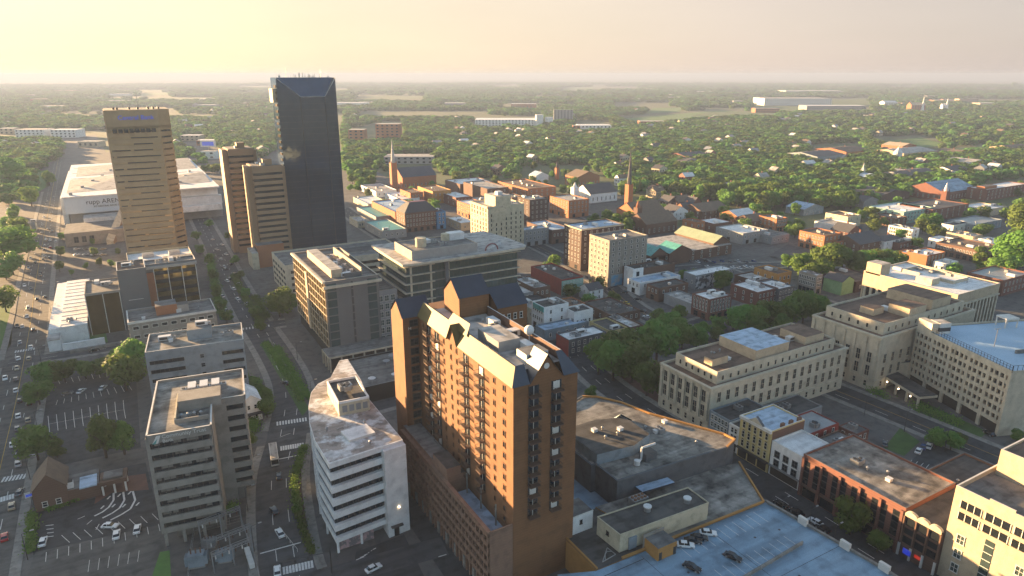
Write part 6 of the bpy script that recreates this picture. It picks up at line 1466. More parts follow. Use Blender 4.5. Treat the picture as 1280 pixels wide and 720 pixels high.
far_box('warehouse', 'pale domed hall in the distance right of the white shed', 'hall', (1105, 134), 16, 5, 'white_wall', 'roof_white', 0.8, True)
for i, (px, w_, h_, wl_) in enumerate([((20, 172), 36, 8, 'white_wall'), ((64, 172), 32, 8, 'white_wall'), ((0, 168), 18, 6, 'stucco'), ((98, 184), 26, 6, 'stucco'), ((12, 186), 30, 5, 'white_wall'), ((250, 127), 40, 3, 'white_wall'), ((70, 132), 24, 3, 'white_wall'), ((226, 176), 24, 6, 'stucco'), ((246, 182), 24, 6, 'brick_orange'), ((252, 199), 18, 9, 'white_wall')]):
    far_box('warehouse', ['large white shed in the golden haze, second from the left edge', 'large white shed right beside its twin in the golden haze', 'tan shed at the left edge in the golden haze', 'tan shed right of the twin white sheds behind the arena', 'low white store in front of the twin white sheds', 'thin white sheds far off between the two tall towers', 'small pale sheds on the horizon above the twin white sheds', 'tan roofed store row between the tan tower and the brown towers', 'orange roofed store row right of the tan roofed row', 'white store with a blue sign board left of the brown towers'][i], 'warehouse', px, w_, h_, wl_, 'roof_white' if i % 3 else 'roof_pale', 0.6)
# left edge and the bits round the avenue
FB('low white roofed garage with a grey front at the left edge', 7, (38, 279), (42, 263), (-10, 270), 'blue_grey_wall', 'roof_white', 1, 0, 0, name='garage', units=4, shop=False)
FB('pale building corner cut by the left edge', 6, (8, 262), (9, 250), (-10, 262), 'white_wall', 'roof_white', 1, 0, 0, name='garage', units=1, shop=False)
house('brick_cottage', 'brown brick cottage with a steep gable and an orange lit roof slope beside the avenue', 'house', (-35, -26.6, 217, 228), 6.4, 'brick_brown', 'shingle_brown', 'y', rise=5.0, rows=0, chimney=False)
r_ = bpy.data.objects['brick_cottage']
windows(r_, 'S', 8.4, 11, 2, 1.2, 3, 1, 1.4, 1.5, 'glass', 'trim_white')
b = MB(); b.box(8.42, 16.5, 0.5, 10, 0, 4.2, 'brick_brown', 'roof_grey'); b.box(11.5, 16, -0.6, 6.2, 4.21, 4.6, 'roof_bluish'); b.box(8.0, 10, 1.5, 3.5, 4.21, 6.2, 'white_wall', 'roof_dark'); b.make('side_wing', r_)
b = MB(); b.box(0, 7.2, 0, 6.5, 3.4, 4.6, 'brick_brown', 'roof_brown'); b.box(1, 6.2, 1, 5.5, 4.6, 5.2, 'roof_grey')
for x, y in ((0.3, 0.3), (3.4, 0.3), (6.4, 0.3), (0.3, 5.8), (6.4, 5.8)): b.box(x, x + 0.5, y, y + 0.5, 0, 3.4, 'trim_white')
o = b.make('drive_through_canopy', None, (-18.4, 216.4, 0.01), R(-4)); tag(o, 'brown drive-through canopy on white posts above the curving lanes', 'canopy')
b = MB(); b.box(0, 10, 0, 0.5, 0, 1.2, 'concrete'); 
house('white_cottage', 'small white two storey house with a pale gable roof behind the striped office', 'house', (27.2, 33.5, 243, 254), 8, 'white_wall', 'roof_white', 'y', rise=2.6, rows=2, cs=2, cw=0, chimney=False)
b = MB(); b.box(-0.2, 6.5, -2, -0.1, 3.2, 3.5, 'metal_dark'); b.make('porch_roof', bpy.data.objects['white_cottage'])

# unseen blocks added just beyond the left edge to shade the lower left
for lab, x0, x1, y0, y1, z in [('plain unseen block added outside the view to shade the lower left', -128, -82, 322, 392, 31), ('lower unseen block added outside the view to shade the lower left', -124, -80, 400, 452, 26), ('low unseen block added nearest the viewer to shade the lower left', -110, -72, 246, 300, 15)]:
    flat_building('added_shade_block', lab, 'office building', (x0, x1, y0, y1), z, rnd.choice(['precast', 'brick_brown']), 'roof_grey', 7, 8, 8, east=True, units=3)
# ---------------------------------------------------------------- trees
def crown_mesh(seed, n, r, h, leaf, m, lobes=9):
    q = random.Random(seed); V = []; F = []
    blobs = []
    for i in range(lobes):
        a = q.uniform(0, 6.283); rr = r * q.uniform(0.15, 0.62)
        zz = q.uniform(0.22, 0.85); s = (0.62 - 0.35 * abs(zz - 0.45)) * q.uniform(0.75, 1.15)
        blobs.append((rr * math.cos(a), rr * math.sin(a), h * zz, r * s))
    for i in range(n):
        c = blobs[q.randrange(lobes)]
        u = Vector((q.gauss(0, 1), q.gauss(0, 1), q.gauss(0, 1))).normalized()
        k = c[3] * (q.uniform(0.8, 1.04) if q.random() < 0.82 else q.uniform(0.4, 1.28))
        p = Vector(c[:3]) + Vector((u.x * k, u.y * k, u.z * k * 0.8))
        if p.z < h * 0.06: p.z = h * q.uniform(0.06, 0.2)
        nrm = (u + Vector((q.gauss(0, 0.3), q.gauss(0, 0.3), q.gauss(0, 0.3) + 0.3))).normalized()
        t = nrm.orthogonal().normalized(); t.rotate(Matrix.Rotation(q.uniform(0, 6.28), 3, nrm)); w = nrm.cross(t)
        s = leaf * q.uniform(0.55, 1.35); b0 = len(V)
        for aa, bb in ((-0.9, -0.35), (0.1, -0.75), (0.95, 0.1), (-0.05, 0.7)): V.append(tuple(p + t * s * aa + w * s * bb))
        F.append((b0, b0 + 1, b0 + 2, b0 + 3))
    me = bpy.data.meshes.new('crown'); me.from_pydata(V, [], F); me.materials.append(MATS[m]); me.update()
    return me
def trunk_mesh(seed, h):
    q = random.Random(seed); b = MB(); b.cyl(0, 0, 0, h * 0.45, 0.32, 'bark', 7, 0.2)
    for i in range(5):
        a = 1.25 * i + q.uniform(-0.3, 0.3); z0 = h * q.uniform(0.25, 0.45)
        b.bar((0, 0, z0), (h * 0.24 * math.cos(a), h * 0.24 * math.sin(a), z0 + h * 0.3), 0.11, 'bark', 5)
    return b.mesh('trunk')
NEAR = [crown_mesh(10 + k, 2600, 4.4, 9.0, 0.42, 'leaf', 12) for k in range(4)]
MID = [crown_mesh(30 + k, 1100, 4.6, 8.6, 0.62, 'leaf', 10) for k in range(6)]
TALL = [crown_mesh(50 + k, 1600, 2.5, 10.5, 0.42, 'leaf', 10) for k in range(2)]
TRUNK = [trunk_mesh(k, 10) for k in range(3)]
def tree(x, y, h, label, group=None, kind='near', wide=1.0, name='tree'):
    r_ = thing(name, label, 'tree', (x, y, 0), rnd.uniform(0, 6.28), group)
    src = dict(near=NEAR, mid=MID, tall=TALL)[kind]; me = rnd.choice(src)
    s = h / 10.5
    link('trunk', rnd.choice(TRUNK), r_, (0, 0, 0), 0, (s, s, s))
    link('crown', me, r_, (0, 0, 1.5 * s), 0, (s * wide, s * wide, s))
    return r_
def TP(px, top, label, group=None, kind='near', wide=1.0, name='tree'):
    "a tree whose trunk meets the ground at px and whose crown tops out at image row top"
    x, y = P(*px); lo, hi = 1.0, 60.0
    for _ in range(30):
        m = (lo + hi) / 2
        if to_px(x, y, m)[1] > top: lo = m
        else: hi = m
    return tree(x, y, lo, label, group, kind, wide, name)
for px, top, lab, wd in [
    ((58, 480), 452, 'broad low tree on the avenue side of the striped parking lot', 1.5), ((82, 478), 450, 'leafy tree second along the top edge of the parking lot', 1.3), ((108, 474), 449, 'leafy tree third along the top edge of the parking lot', 1.2), ((132, 470), 446, 'leafy tree fourth along the top edge of the parking lot', 1.2),
    ((50, 506), 477, 'round bright green tree at the avenue corner of the parking lot', 1.25), ((158, 488), 440, 'largest tree of the clump beside the blue-grey office', 1.1), ((168, 470), 424, 'tall tree behind the clump beside the blue-grey office', 1.0), ((152, 462), 432, 'rounded tree at the rear of the clump beside the blue-grey office', 1.1),
    ((48, 575), 532, 'spreading tree above the brick cottage roof', 1.1), ((72, 572), 550, 'low bushy tree right behind the brick cottage', 1.2), ((133, 572), 520, 'slim bright tree on the left of a pair by the drive-through lane', 0.8), ((156, 568), 527, 'slim bright tree on the right of a pair by the drive-through lane', 0.8),
    ((20, 325), 282, 'big spreading tree at the left edge beside the avenue', 1.7), ((8, 350), 330, 'shaded tree below the big spreading tree at the left edge', 1.4), ((8, 390), 358, 'tree on the lawn at the left edge', 1.2), ((14, 232), 196, 'golden lit tree at the left edge beyond the avenue', 1.5), ((40, 258), 234, 'small tree in the fork of the far avenue', 1.0), ((62, 232), 212, 'tree before the white arena flank', 0.9),
    ((350, 396), 362, 'bright green tree at the foot of the pale parking garage', 1.3), ((362, 390), 366, 'second green tree by the pale parking garage corner', 1.1),
    ((326, 508), 480, 'dark street tree on the left kerb above the curved office', 1.2), ((318, 492), 468, 'dark street tree farther up the left kerb', 1.1), ((334, 522), 496, 'dark street tree nearest the crosswalk on the left kerb', 1.1), ((312, 560), 540, 'small tree beside the white cottage', 1.0),
    ((1062, 668), 625, 'bright street tree in front of the brick bay block', 1.0), ((1096, 690), 662, 'smaller street tree farther right before the brick bay block', 1.1),
    ((1268, 335), 283, 'giant dark tree at the right edge', 1.15), ((1252, 350), 318, 'dark tree left of the giant tree at the right edge', 1.2), ((1240, 345), 322, 'rounded dark tree behind the bright slim tree', 1.1),
    ((1277, 300), 252, 'dark tall tree behind the giant tree on the right edge', 1.2),
    ((1188, 562), 540, 'small bushy tree beside the curved lawn on the right', 1.3), ((1168, 560), 536, 'bushy tree next to the brick lot on the right', 1.2), ((1198, 556), 541, 'round small tree on the right of the brick lot', 1.2), ((1270, 552), 538, 'dark bush tree beyond the stucco office', 1.4)]:
    TP(px, top, lab, None, 'near', wd)
TP((1222, 340), 310, 'slim bright yellow green tree left of the giant right edge tree', None, 'tall', 1.1); TP((738, 500), 484, 'bright green tree squeezed beside the hotel tower', None, 'near', 1.2)
for i, (px, top, wd) in enumerate([((748, 468), 424, 1.0), ((766, 476), 420, 1.0), ((790, 478), 422, 1.0), ((772, 458), 412, 1.1), ((808, 495), 452, 1.0), ((798, 462), 418, 1.1), ((820, 456), 398, 1.0), ((852, 436), 400, 1.1), ((838, 424), 388, 1.0), ((876, 424), 402, 1.2), ((870, 436), 408, 1.1), ((822, 412), 384, 0.9), ((895, 426), 408, 1.1), ((828, 496), 470, 0.8)]):
    TP(px, top, ['dark round tree in the courthouse square, rooted nearest the hotel tower', 'dark tree of the square clump in front of the plaza', 'dark tree on the plaza edge of the square clump', 'dark tree at the street side of the square clump', 'dark upright tree beside the brick plaza and courthouse corner', 'dark tree rising in the middle of the square clump', 'tallest dark tree between the two groups of parked cars', 'dark tree behind the courthouse roof corner', 'lighter small tree by the shops across the square', 'dark bush tree below the brown apartment block', 'dark tree just left of the courthouse roof panel', 'small pale green street tree across from the parked cars', 'dark tree tucked under the brown apartment block', 'slim dark tree touching the courthouse front'][i], None, 'near', wd)
for i, (px, top, wd) in enumerate([((925, 416), 380, 1.1), ((945, 420), 384, 1.1), ((962, 412), 376, 1.1), ((985, 408), 372, 1.1), ((1003, 404), 366, 1.1), ((1022, 402), 368, 1.1), ((1012, 390), 362, 1.0), ((938, 404), 388, 1.2), ((975, 420), 392, 1.1)]):
    TP(px, top, 'dark leafy tree in the row between the white roofed stores and the courthouse roofs', 'trees between the stores and the courthouses', 'near', wd)
for i, (px, top, wd) in enumerate([((1000, 345), 316, 1.1), ((1036, 342), 300, 1.3), ((1052, 340), 308, 1.2), ((1066, 342), 312, 1.2), ((1080, 340), 312, 1.2), ((1096, 338), 312, 1.2), ((1110, 336), 310, 1.2), ((1026, 350), 322, 1.2), ((985, 336), 318, 1.2), ((1120, 340), 314, 1.1), ((1012, 352), 326, 1.2)]):
    TP(px, top, 'green tree in the street row behind the grey white block and the orange corner block', 'street row behind the grey white block', 'near', wd)
for i, (px, top) in enumerate([((752, 290), 270), ((762, 286), 262), ((772, 292), 266), ((782, 296), 272), ((788, 288), 264), ((742, 284), 266)]):
    TP(px, top, 'tree of the small grove between the old hotel and the brick church', 'grove beside the brick church', 'mid', 1.1)
# trees on the medians and pavements of the curving street
for i, (px, top) in enumerate([((262, 330), 318), ((268, 350), 336), ((272, 372), 356), ((278, 390), 374), ((250, 318), 306), ((300, 350), 338), ((308, 372), 360), ((320, 396), 382), ((326, 414), 400), ((295, 330), 318), ((284, 404), 388), ((286, 300), 290), ((246, 300), 288), ((262, 285), 274)]):
    TP(px, top, 'small street tree along the curving street between the towers', 'street trees along the curving street', 'mid', 1.1)
for i, (px, top) in enumerate([((78, 300), 290), ((76, 320), 308), ((75, 340), 326), ((118, 320), 308), ((108, 336), 328), ((125, 332), 322), ((140, 334), 324), ((148, 318), 310), ((90, 345), 337), ((116, 306), 298), ((130, 300), 292)]):
    TP(px, top, 'small tree in the car park before the tan tower', 'car park trees before the tan tower', 'mid', 1.0)
# hedges and shrubs
def hedge(pxs, h, label, w=1.6):
    c = smooth([P(*p) for p in pxs], 1.2); q = random.Random(len(pxs)); V = []; F = []
    for p in c:
        for k in range(70):
            u = Vector((q.gauss(0, 0.5) * w, q.gauss(0, 0.5) * w, q.uniform(0.1, 1) * h)); t = Vector((q.gauss(0, 1), q.gauss(0, 1), q.gauss(0, 1))).normalized() * 0.3; s = t.orthogonal().normalized() * 0.24
            o = Vector((p[0], p[1], 0)) + u; b0 = len(V); V += [tuple(o - t - s * 0.4), tuple(o + s), tuple(o + t), tuple(o - s)]; F.append((b0, b0 + 1, b0 + 2, b0 + 3))
    me = bpy.data.meshes.new('hedge'); me.from_pydata(V, [], F); me.materials.append(MATS['leaf']); o = link('hedge', me); return tag(o, label, 'hedge')
hedge([(372, 640), (369, 600), (380, 560)], 1.2, 'dark clipped hedge strip curving between the street and the white curved office', 1.5)
hedge([(372, 640), (380, 665), (390, 690)], 1.0, 'lower end of the dark hedge strip by the signal mast', 1.2)
hedge([(332, 430), (350, 455), (378, 500)], 1.2, 'hedge strip on the slip road beside the gold sided office')
hedge([(1143, 510), (1168, 520), (1196, 530)], 2.4, 'long dark hedge at the foot of the gridded garage', 3.0)
hedge([(1088, 490), (1100, 495), (1106, 498)], 2.4, 'dark hedge clump left of the entrance portico', 2.6)
hedge([(292, 345), (306, 372), (326, 404)], 1.6, 'green strip of shrubs on the right pavement of the curving street', 2.2)
hedge([(318, 372), (334, 398)], 1.6, 'short green strip beside the garage plaza', 2.4)
hedge([(262, 320), (268, 352), (276, 392)], 1.8, 'green strip of shrubs on the left pavement of the curving street', 2.4)
hedge([(345, 436), (362, 462), (384, 498)], 1.6, 'shrub strip between the slip road wall and the colonnade', 2.2)
hedge([(40, 645), (40, 660), (38, 690)], 1.4, 'hedge along the avenue pavement below the brick cottage', 1.6)
hedge([(62, 638), (85, 630), (100, 624)], 1.1, 'low hedge at the foot of the brick cottage gable', 1.0)
hedge([(300, 470), (312, 500), (318, 540)], 2.2, 'shrub bed along the pavement behind the striped office', 2.5)
hedge([(275, 645), (285, 640), (292, 634)], 2.0, 'dark shrub patch at the right foot of the striped office', 1.6)

# trees standing between the blocks of the old town
bpy.context.view_layer.update()
RECT = []
for o in col.objects:
    if o.type == 'MESH' and o.parent and o.parent.parent is None and o.name.split('.')[0] in ('wall', 'roof', 'gabled_wing', 'glass_wall', 'main_block', 'deck', 'podium', 'lower_block', 'ochre_block', 'side_deck'):
        c = [o.matrix_world @ Vector(v) for v in o.bound_box]
        RECT.append((min(v.x for v in c) - 3, max(v.x for v in c) + 3, min(v.y for v in c) - 3, max(v.y for v in c) + 3))
def free(x, y): return not any(a < x < b_ and c < y < d for a, b_, c, d in RECT)
q = random.Random(11); n_ = 0
def inside0(p, poly):
    x, y = p; c = False
    for i in range(len(poly)):
        (x1, y1), (x2, y2) = poly[i], poly[i - 1]
        if (y1 > y) != (y2 > y) and x < (x2 - x1) * (y - y1) / (y2 - y1) + x1: c = not c
    return c
TOWN = [([(640, 210), (800, 215), (905, 250), (1000, 255), (1000, 300), (900, 300), (800, 262), (640, 236)], 60), ([(1000, 250), (1280, 235), (1280, 330), (1130, 335), (1000, 300)], 46), ([(640, 330), (880, 330), (1000, 400), (900, 430), (760, 400)], 14), ([(432, 250), (640, 215), (640, 250), (470, 300)], 12), ([(1060, 330), (1280, 330), (1280, 380), (1220, 380), (1090, 345)], 14), ([(434, 180), (468, 200), (474, 236), (436, 252)], 26), ([(0, 252), (48, 260), (44, 300), (0, 300)], 9), ([(205, 205), (300, 212), (296, 222), (232, 222)], 14)]
for poly, cnt in TOWN:
    k = 0
    for _ in range(4000):
        if k >= cnt: break
        px = q.uniform(min(p[0] for p in poly), max(p[0] for p in poly)), q.uniform(min(p[1] for p in poly), max(p[1] for p in poly))
        if not inside0(px, poly): continue
        x, y = P(*px)
        if not free(x, y) or on_road(x, y, None, 1.0): continue
        tree(x, y, q.uniform(7, 13), 'green tree standing between the blocks of the old town', 'trees among the old town blocks', 'mid', q.uniform(0.95, 1.25)); k += 1
# ---------------------------------------------------------------- the wooded belt: nearest trees as things, the rest one mass
def inside(p, poly):
    x, y = p; c = False
    for i in range(len(poly)):
        (x1, y1), (x2, y2) = poly[i], poly[i - 1]
        if (y1 > y) != (y2 > y) and x < (x2 - x1) * (y - y1) / (y2 - y1) + x1: c = not c
    return c
BELT = [(432, 232), (450, 244), (472, 236), (484, 224), (486, 205), (545, 208), (560, 222), (640, 222), (655, 208), (690, 206), (735, 206), (770, 226), (780, 250), (800, 245), (812, 232), (840, 246), (880, 250), (905, 258), (915, 262), (955, 264), (995, 262), (1030, 268), (1060, 262), (1098, 252), (1140, 246), (1165, 236), (1200, 246), (1222, 244), (1225, 226), (1290, 222), (1290, 100), (430, 100)]
LEFTB = [(-20, 262), (40, 250), (46, 215), (70, 200), (76, 178), (120, 165), (240, 150), (440, 140), (440, 100), (-20, 100)]
LEFTC = [(205, 205), (205, 148), (345, 138), (345, 185), (300, 215)]
LEFTD = [(-20, 345), (-20, 285), (30, 285), (28, 345)]
GAPS = [[(1090, 172), (1150, 168), (1190, 182), (1110, 190)], [(760, 146), (900, 136), (960, 141), (800, 160)], [(1010, 180), (1080, 178), (1080, 200), (1010, 202)], [(1118, 176), (1172, 176), (1172, 200), (1118, 202)], [(590, 146), (680, 144), (680, 160), (590, 162)], [(716, 150), (768, 152), (768, 167), (716, 168)], [(436, 160), (506, 152), (506, 178), (436, 182)], [(478, 196), (545, 192), (545, 208), (478, 210)], [(940, 124), (1090, 122), (1090, 141), (940, 144)], [(-20, 163), (135, 163), (135, 177), (-20, 177)], [(222, 172), (252, 170), (290, 197), (290, 203), (262, 203), (224, 186)], [(1158, 188), (1235, 180), (1235, 192), (1165, 200)]]
HOUSES = [o.location.xy for o in col.objects if o.parent is None and o.get('category') in ('house', 'church', 'chapel', 'hall', 'building', 'mansion')]
cand = []
q = random.Random(3)
def belt_points():
    d = 430.0
    while d < 9500:
        step = 11.5 if d < 1500 else 11.5 + (d - 1500) * 0.0065
        n = int(1.45 * d / step)
        for i in range(n):
            a = -0.72 + 1.45 * (i + q.uniform(-0.4, 0.4)) / n; dd = d + q.uniform(-0.5, 0.5) * step
            x = dd * math.sin(a + YAW); y = dd * math.cos(a + YAW)
            px = to_px(x, y)
            if not (-40 < px[0] < 1320): continue
            if not (inside(px, BELT) or inside(px, LEFTB) or inside(px, LEFTC) or inside(px, LEFTD)): continue
            if any(inside(px, g) for g in GAPS) or (px[1] < 155 and any(inside(px, g) for g in FIELDS)): continue
            cl = math.sin(x * 0.0043 + 1.3) * math.cos(y * 0.0037) + 0.5 * math.sin(x * 0.013 + y * 0.009)
            keep = 0.94 if cl > -0.62 else 0.22
            if px[1] < 150: keep *= 0.85 if cl > -0.25 else 0.1
            if px[0] < 430: keep *= 0.85
            if q.random() > keep: continue
            if dd < 1300 and any((h.x + 8 - x) ** 2 + (h.y + 6 - y) ** 2 < 190 for h in HOUSES): continue
            cand.append((dd, x, y, step))
        d += step * 0.88
belt_points()
cand.sort()
# clearings for scattered houses and sheds, so that their roofs show between the crowns
spots, sheds = [], []
for i in range(170):
    dd, x, y, st = cand[min(len(cand) - 1, 60 + int((len(cand) - 60) * 0.5 * (i + q.random()) / 170))]
    spots.append((x, y, 1 + st / 45, st))
for i in range(70):
    dd, x, y, st = cand[int(len(cand) * (0.42 + 0.58 * (i + q.random()) / 70)) - 1]
    if dd > 2300: sheds.append((x, y, q.uniform(40, 130), st))
grid = {}
for x, y, s, st in spots: grid.setdefault((int(x // 150), int(y // 150)), []).append((x, y, 10 * s, 22 * s))
for x, y, w_, st in sheds: grid.setdefault((int(x // 150), int(y // 150)), []).append((x, y, w_ * 0.75, w_ * 1.3 + 60))
def cleared(x, y):
    for i in (-1, 0, 1):
        for j in (-1, 0, 1):
            for hx_, hy_, r0, fr in grid.get((int(x // 150) + i, int(y // 150) + j), ()):
                d_ = math.hypot(hx_, hy_); ux, uy = hx_ / d_, hy_ / d_
                al = (hx_ - x) * ux + (hy_ - y) * uy; ac_ = abs((x - hx_) * uy - (y - hy_) * ux)
                if ac_ < r0 and -r0 < al < fr: return True
    return False
cand = [c for c in cand if not cleared(c[1], c[2])]
NI = 100
for dd, x, y, st in cand[:NI]:
    r_ = tree(x, y, q.uniform(11, 19), 'broadleaf tree on the near edge of the wooded belt beyond the old town', 'trees of the wooded belt', 'mid', q.uniform(1.0, 1.25))
rest = cand[NI:]
FARC = [crown_mesh(70 + k, 300, 4.9, 8.6, 1.15, 'leaf_far', 8) for k in range(5)]
me = bpy.data.meshes.new('woods')
me.from_pydata([(x, y, -0.4) for _, x, y, _ in rest], [], [])
at = me.attributes.new('size', 'FLOAT', 'POINT'); at.data.foreach_set('value', [q.choice([1.1, 1.4, 1.7, 2.1]) * q.uniform(0.95, 1.25) * max(1.0, st / 11.5) for *_, st in rest])
woods = link('woods', me); woods['kind'] = 'stuff'
tag(woods, 'far wooded belt spreading to the hazy horizon', 'woods')
ng = bpy.data.node_groups.new('woods', 'GeometryNodeTree')
ng.interface.new_socket('Geometry', in_out='INPUT', socket_type='NodeSocketGeometry'); ng.interface.new_socket('Geometry', in_out='OUTPUT', socket_type='NodeSocketGeometry')
gi, go = ng.nodes.new('NodeGroupInput'), ng.nodes.new('NodeGroupOutput')
iop = ng.nodes.new('GeometryNodeInstanceOnPoints'); jn = ng.nodes.new('GeometryNodeJoinGeometry')
for me2 in FARC:   # the source crowns are themselves trees at the back of the woods
    d_, x, y, s_ = rest[q.randrange(len(rest) // 2, len(rest))]
    o = link('crown', me2, woods, (x, y, 0), 0, (s_ / 9,) * 3)
    oi = ng.nodes.new('GeometryNodeObjectInfo'); oi.inputs['Object'].default_value = o; oi.inputs['As Instance'].default_value = True; oi.transform_space = 'ORIGINAL'
    ng.links.new(oi.outputs['Geometry'], jn.inputs[0])
rv = ng.nodes.new('FunctionNodeRandomValue'); rv.data_type = 'FLOAT_VECTOR'; rv.inputs[0].default_value = (0, 0, 0); rv.inputs[1].default_value = (0.0, 0.0, 6.28)
na = ng.nodes.new('GeometryNodeInputNamedAttribute'); na.data_type = 'FLOAT'; na.inputs['Name'].default_value = 'size'
cx = ng.nodes.new('ShaderNodeCombineXYZ'); pw_ = ng.nodes.new('ShaderNodeMath'); pw_.operation = 'POWER'; pw_.inputs[1].default_value = 0.45
ng.links.new(na.outputs['Attribute'], cx.inputs[0]); ng.links.new(na.outputs['Attribute'], cx.inputs[1]); ng.links.new(na.outputs['Attribute'], pw_.inputs[0]); ng.links.new(pw_.outputs[0], cx.inputs[2])
iop.inputs['Pick Instance'].default_value = True
ng.links.new(gi.outputs[0], iop.inputs['Points']); ng.links.new(jn.outputs[0], iop.inputs['Instance']); ng.links.new(rv.outputs[0], iop.inputs['Rotation']); ng.links.new(cx.outputs[0], iop.inputs['Scale'])
ng.links.new(iop.outputs[0], go.inputs[0])
md = woods.modifiers.new('woods', 'NODES'); md.node_group = ng
# small houses scattered through the wood
for x, y, s, st in spots:
    b = MB(); w_, d_, h_ = q.uniform(9, 15) * s, q.uniform(8, 11) * s, q.uniform(6, 8.5) * (0.7 + 0.3 * s)
    wl_ = q.choice(['white_wall', 'cream', 'brick_red', 'brick_brown', 'grey_wall', 'stucco', 'white_wall']); b.box(0, w_, 0, d_, 0, h_, wl_); b.gable(0, w_, 0, d_, h_ + 0.02, h_ + 3.2 * s, q.choice('xy'), q.choice(['shingle', 'shingle_brown', 'roof_pale', 'metal_grey', 'roof_white', 'roof_pale']), wl_)
    for k in range(3):
        for zz in (1.0, h_ * 0.55): b.box(w_ * (0.12 + 0.3 * k), w_ * (0.24 + 0.3 * k), -0.1, -0.01, zz, zz + h_ * 0.25, 'glass'); b.box(-0.1, -0.01, d_ * (0.12 + 0.3 * k), d_ * (0.24 + 0.3 * k), zz, zz + h_ * 0.25, 'glass')
    b.box(w_ * 0.6, w_ * 0.68, d_ * 0.6, d_ * 0.7, h_, h_ + 4.2 * s, 'brick_brown')
    o = b.make('house', None, (x - w_ / 2, y - d_ / 2, 0), R(q.uniform(-14, 14))); tag(o, 'small gabled house half hidden in the far wooded belt', 'house', 'houses scattered in the wooded belt')
for x, y, w_, st in sheds:
    b = MB(); h_ = q.uniform(8, 15); d_ = w_ * q.uniform(0.35, 0.6); b.box(0, w_, 0, d_, 0, h_, q.choice(['white_wall', 'stucco', 'grey_wall', 'brick_orange']), q.choice(['roof_white', 'roof_pale', 'roof_white']))
    for k in range(int(w_ / 14)): b.box(5 + 14 * k, 9 + 14 * k, -0.3, -0.02, 1, 5, 'trim_dark')
    o = b.make('warehouse', None, (x - w_ / 2, y - d_ / 2, 0), R(-30 + q.uniform(-8, 8))); tag(o, 'pale flat warehouse lost in the haze near the horizon', 'warehouse', 'far warehouses in the haze')
# ---------------------------------------------------------------- vehicles
def car_meshes():
    b = MB()   # shared glasshouse and wheel
    a = [(-1.75, -0.78, 0.86), (0.95, -0.78, 0.86), (0.95, 0.78, 0.86), (-1.75, 0.78, 0.86)]; t = [(-1.2, -0.62, 1.4), (0.25, -0.62, 1.4), (0.25, 0.62, 1.4), (-1.2, 0.62, 1.4)]
    for i in range(4):
        j = (i + 1) % 4; b.face([a[i], a[j], t[j], t[i]], 'glass')
    g = b.mesh('window')
    b = MB()
    n = 12
    for s in (0,):
        k = len(b.v)
        for yy in (-0.1, 0.1):
            for i in range(n): b.v.append((0.32 * math.cos(6.283 * i / n), yy, 0.32 * math.sin(6.283 * i / n)))
        for i in range(n): j = (i + 1) % n; b.f.append((k + i, k + j, k + n + j, k + n + i)); b.m.append(b.mi('rubber'))
        b.f.append(tuple(k + i for i in range(n))); b.m.append(b.mi('metal_grey')); b.f.append(tuple(k + n + i for i in reversed(range(n)))); b.m.append(b.mi('metal_grey'))
    return g, b.mesh('wheel')
CG, CW = car_meshes(); CB = {}
def car_body(colr):
    if colr in CB: return CB[colr]
    b = MB(); m = 'car_' + colr
    prof = [(-2.2, 0.3), (-2.22, 0.7), (-2.1, 0.84), (-1.7, 0.88), (0.95, 0.88), (1.9, 0.76), (2.15, 0.62), (2.2, 0.3)]
    k = len(b.v); n = len(prof)
    for y, sc in ((-0.88, 0.985), (-0.80, 1.0), (0.80, 1.0), (0.88, 0.985)):
        for x, z in prof: b.v.append((x * sc, y, z if abs(y) < 0.85 else 0.3 + (z - 0.3) * 0.9))
    for r in range(3):
        for i in range(n):
            j = (i + 1) % n; b.f.append((k + r * n + i, k + r * n + j, k + (r + 1) * n + j, k + (r + 1) * n + i)[::-1]); b.m.append(b.mi(m))
    b.f.append(tuple(k + i for i in range(n))); b.m.append(b.mi(m)); b.f.append(tuple(k + 3 * n + i for i in reversed(range(n)))); b.m.append(b.mi(m))
    b.face([(-1.22, -0.63, 1.405), (0.27, -0.63, 1.405), (0.27, 0.63, 1.405), (-1.22, 0.63, 1.405)], m)
    for x0, x1 in ((-0.52, -0.42),):
        for s in (-1, 1): b.face([(x0, s * 0.785, 0.87), (x1, s * 0.785, 0.87), (x1, s * 0.63, 1.41), (x0, s * 0.63, 1.41)][::s], m)
    b.box(2.16, 2.21, -0.75, -0.45, 0.55, 0.68, 'metal_white'); b.box(2.16, 2.21, 0.45, 0.75, 0.55, 0.68, 'metal_white'); b.box(-2.24, -2.19, -0.75, -0.5, 0.6, 0.74, 'car_red'); b.box(-2.24, -2.19, 0.5, 0.75, 0.6, 0.74, 'car_red')
    CB[colr] = b.mesh('body'); return CB[colr]
def car(px, ang, colr, label, z=0.02, group=None, name='car', s=1.0):
    "ang: heading in degrees from +X of the street grid"
    x, y = P(px[0], px[1], z) if len(px) == 2 else px[:2]
    r_ = thing(name, label, 'car', (x, y, z), R(ang), group)
    r_.scale = (s, s, s)
    link('body', car_body(colr), r_); link('window', CG, r_)
    for wx in (-1.35, 1.38):
        for wy in (-0.8, 0.8): link('wheel', CW, r_, (wx, wy, 0.32))
    return r_
AV = 95
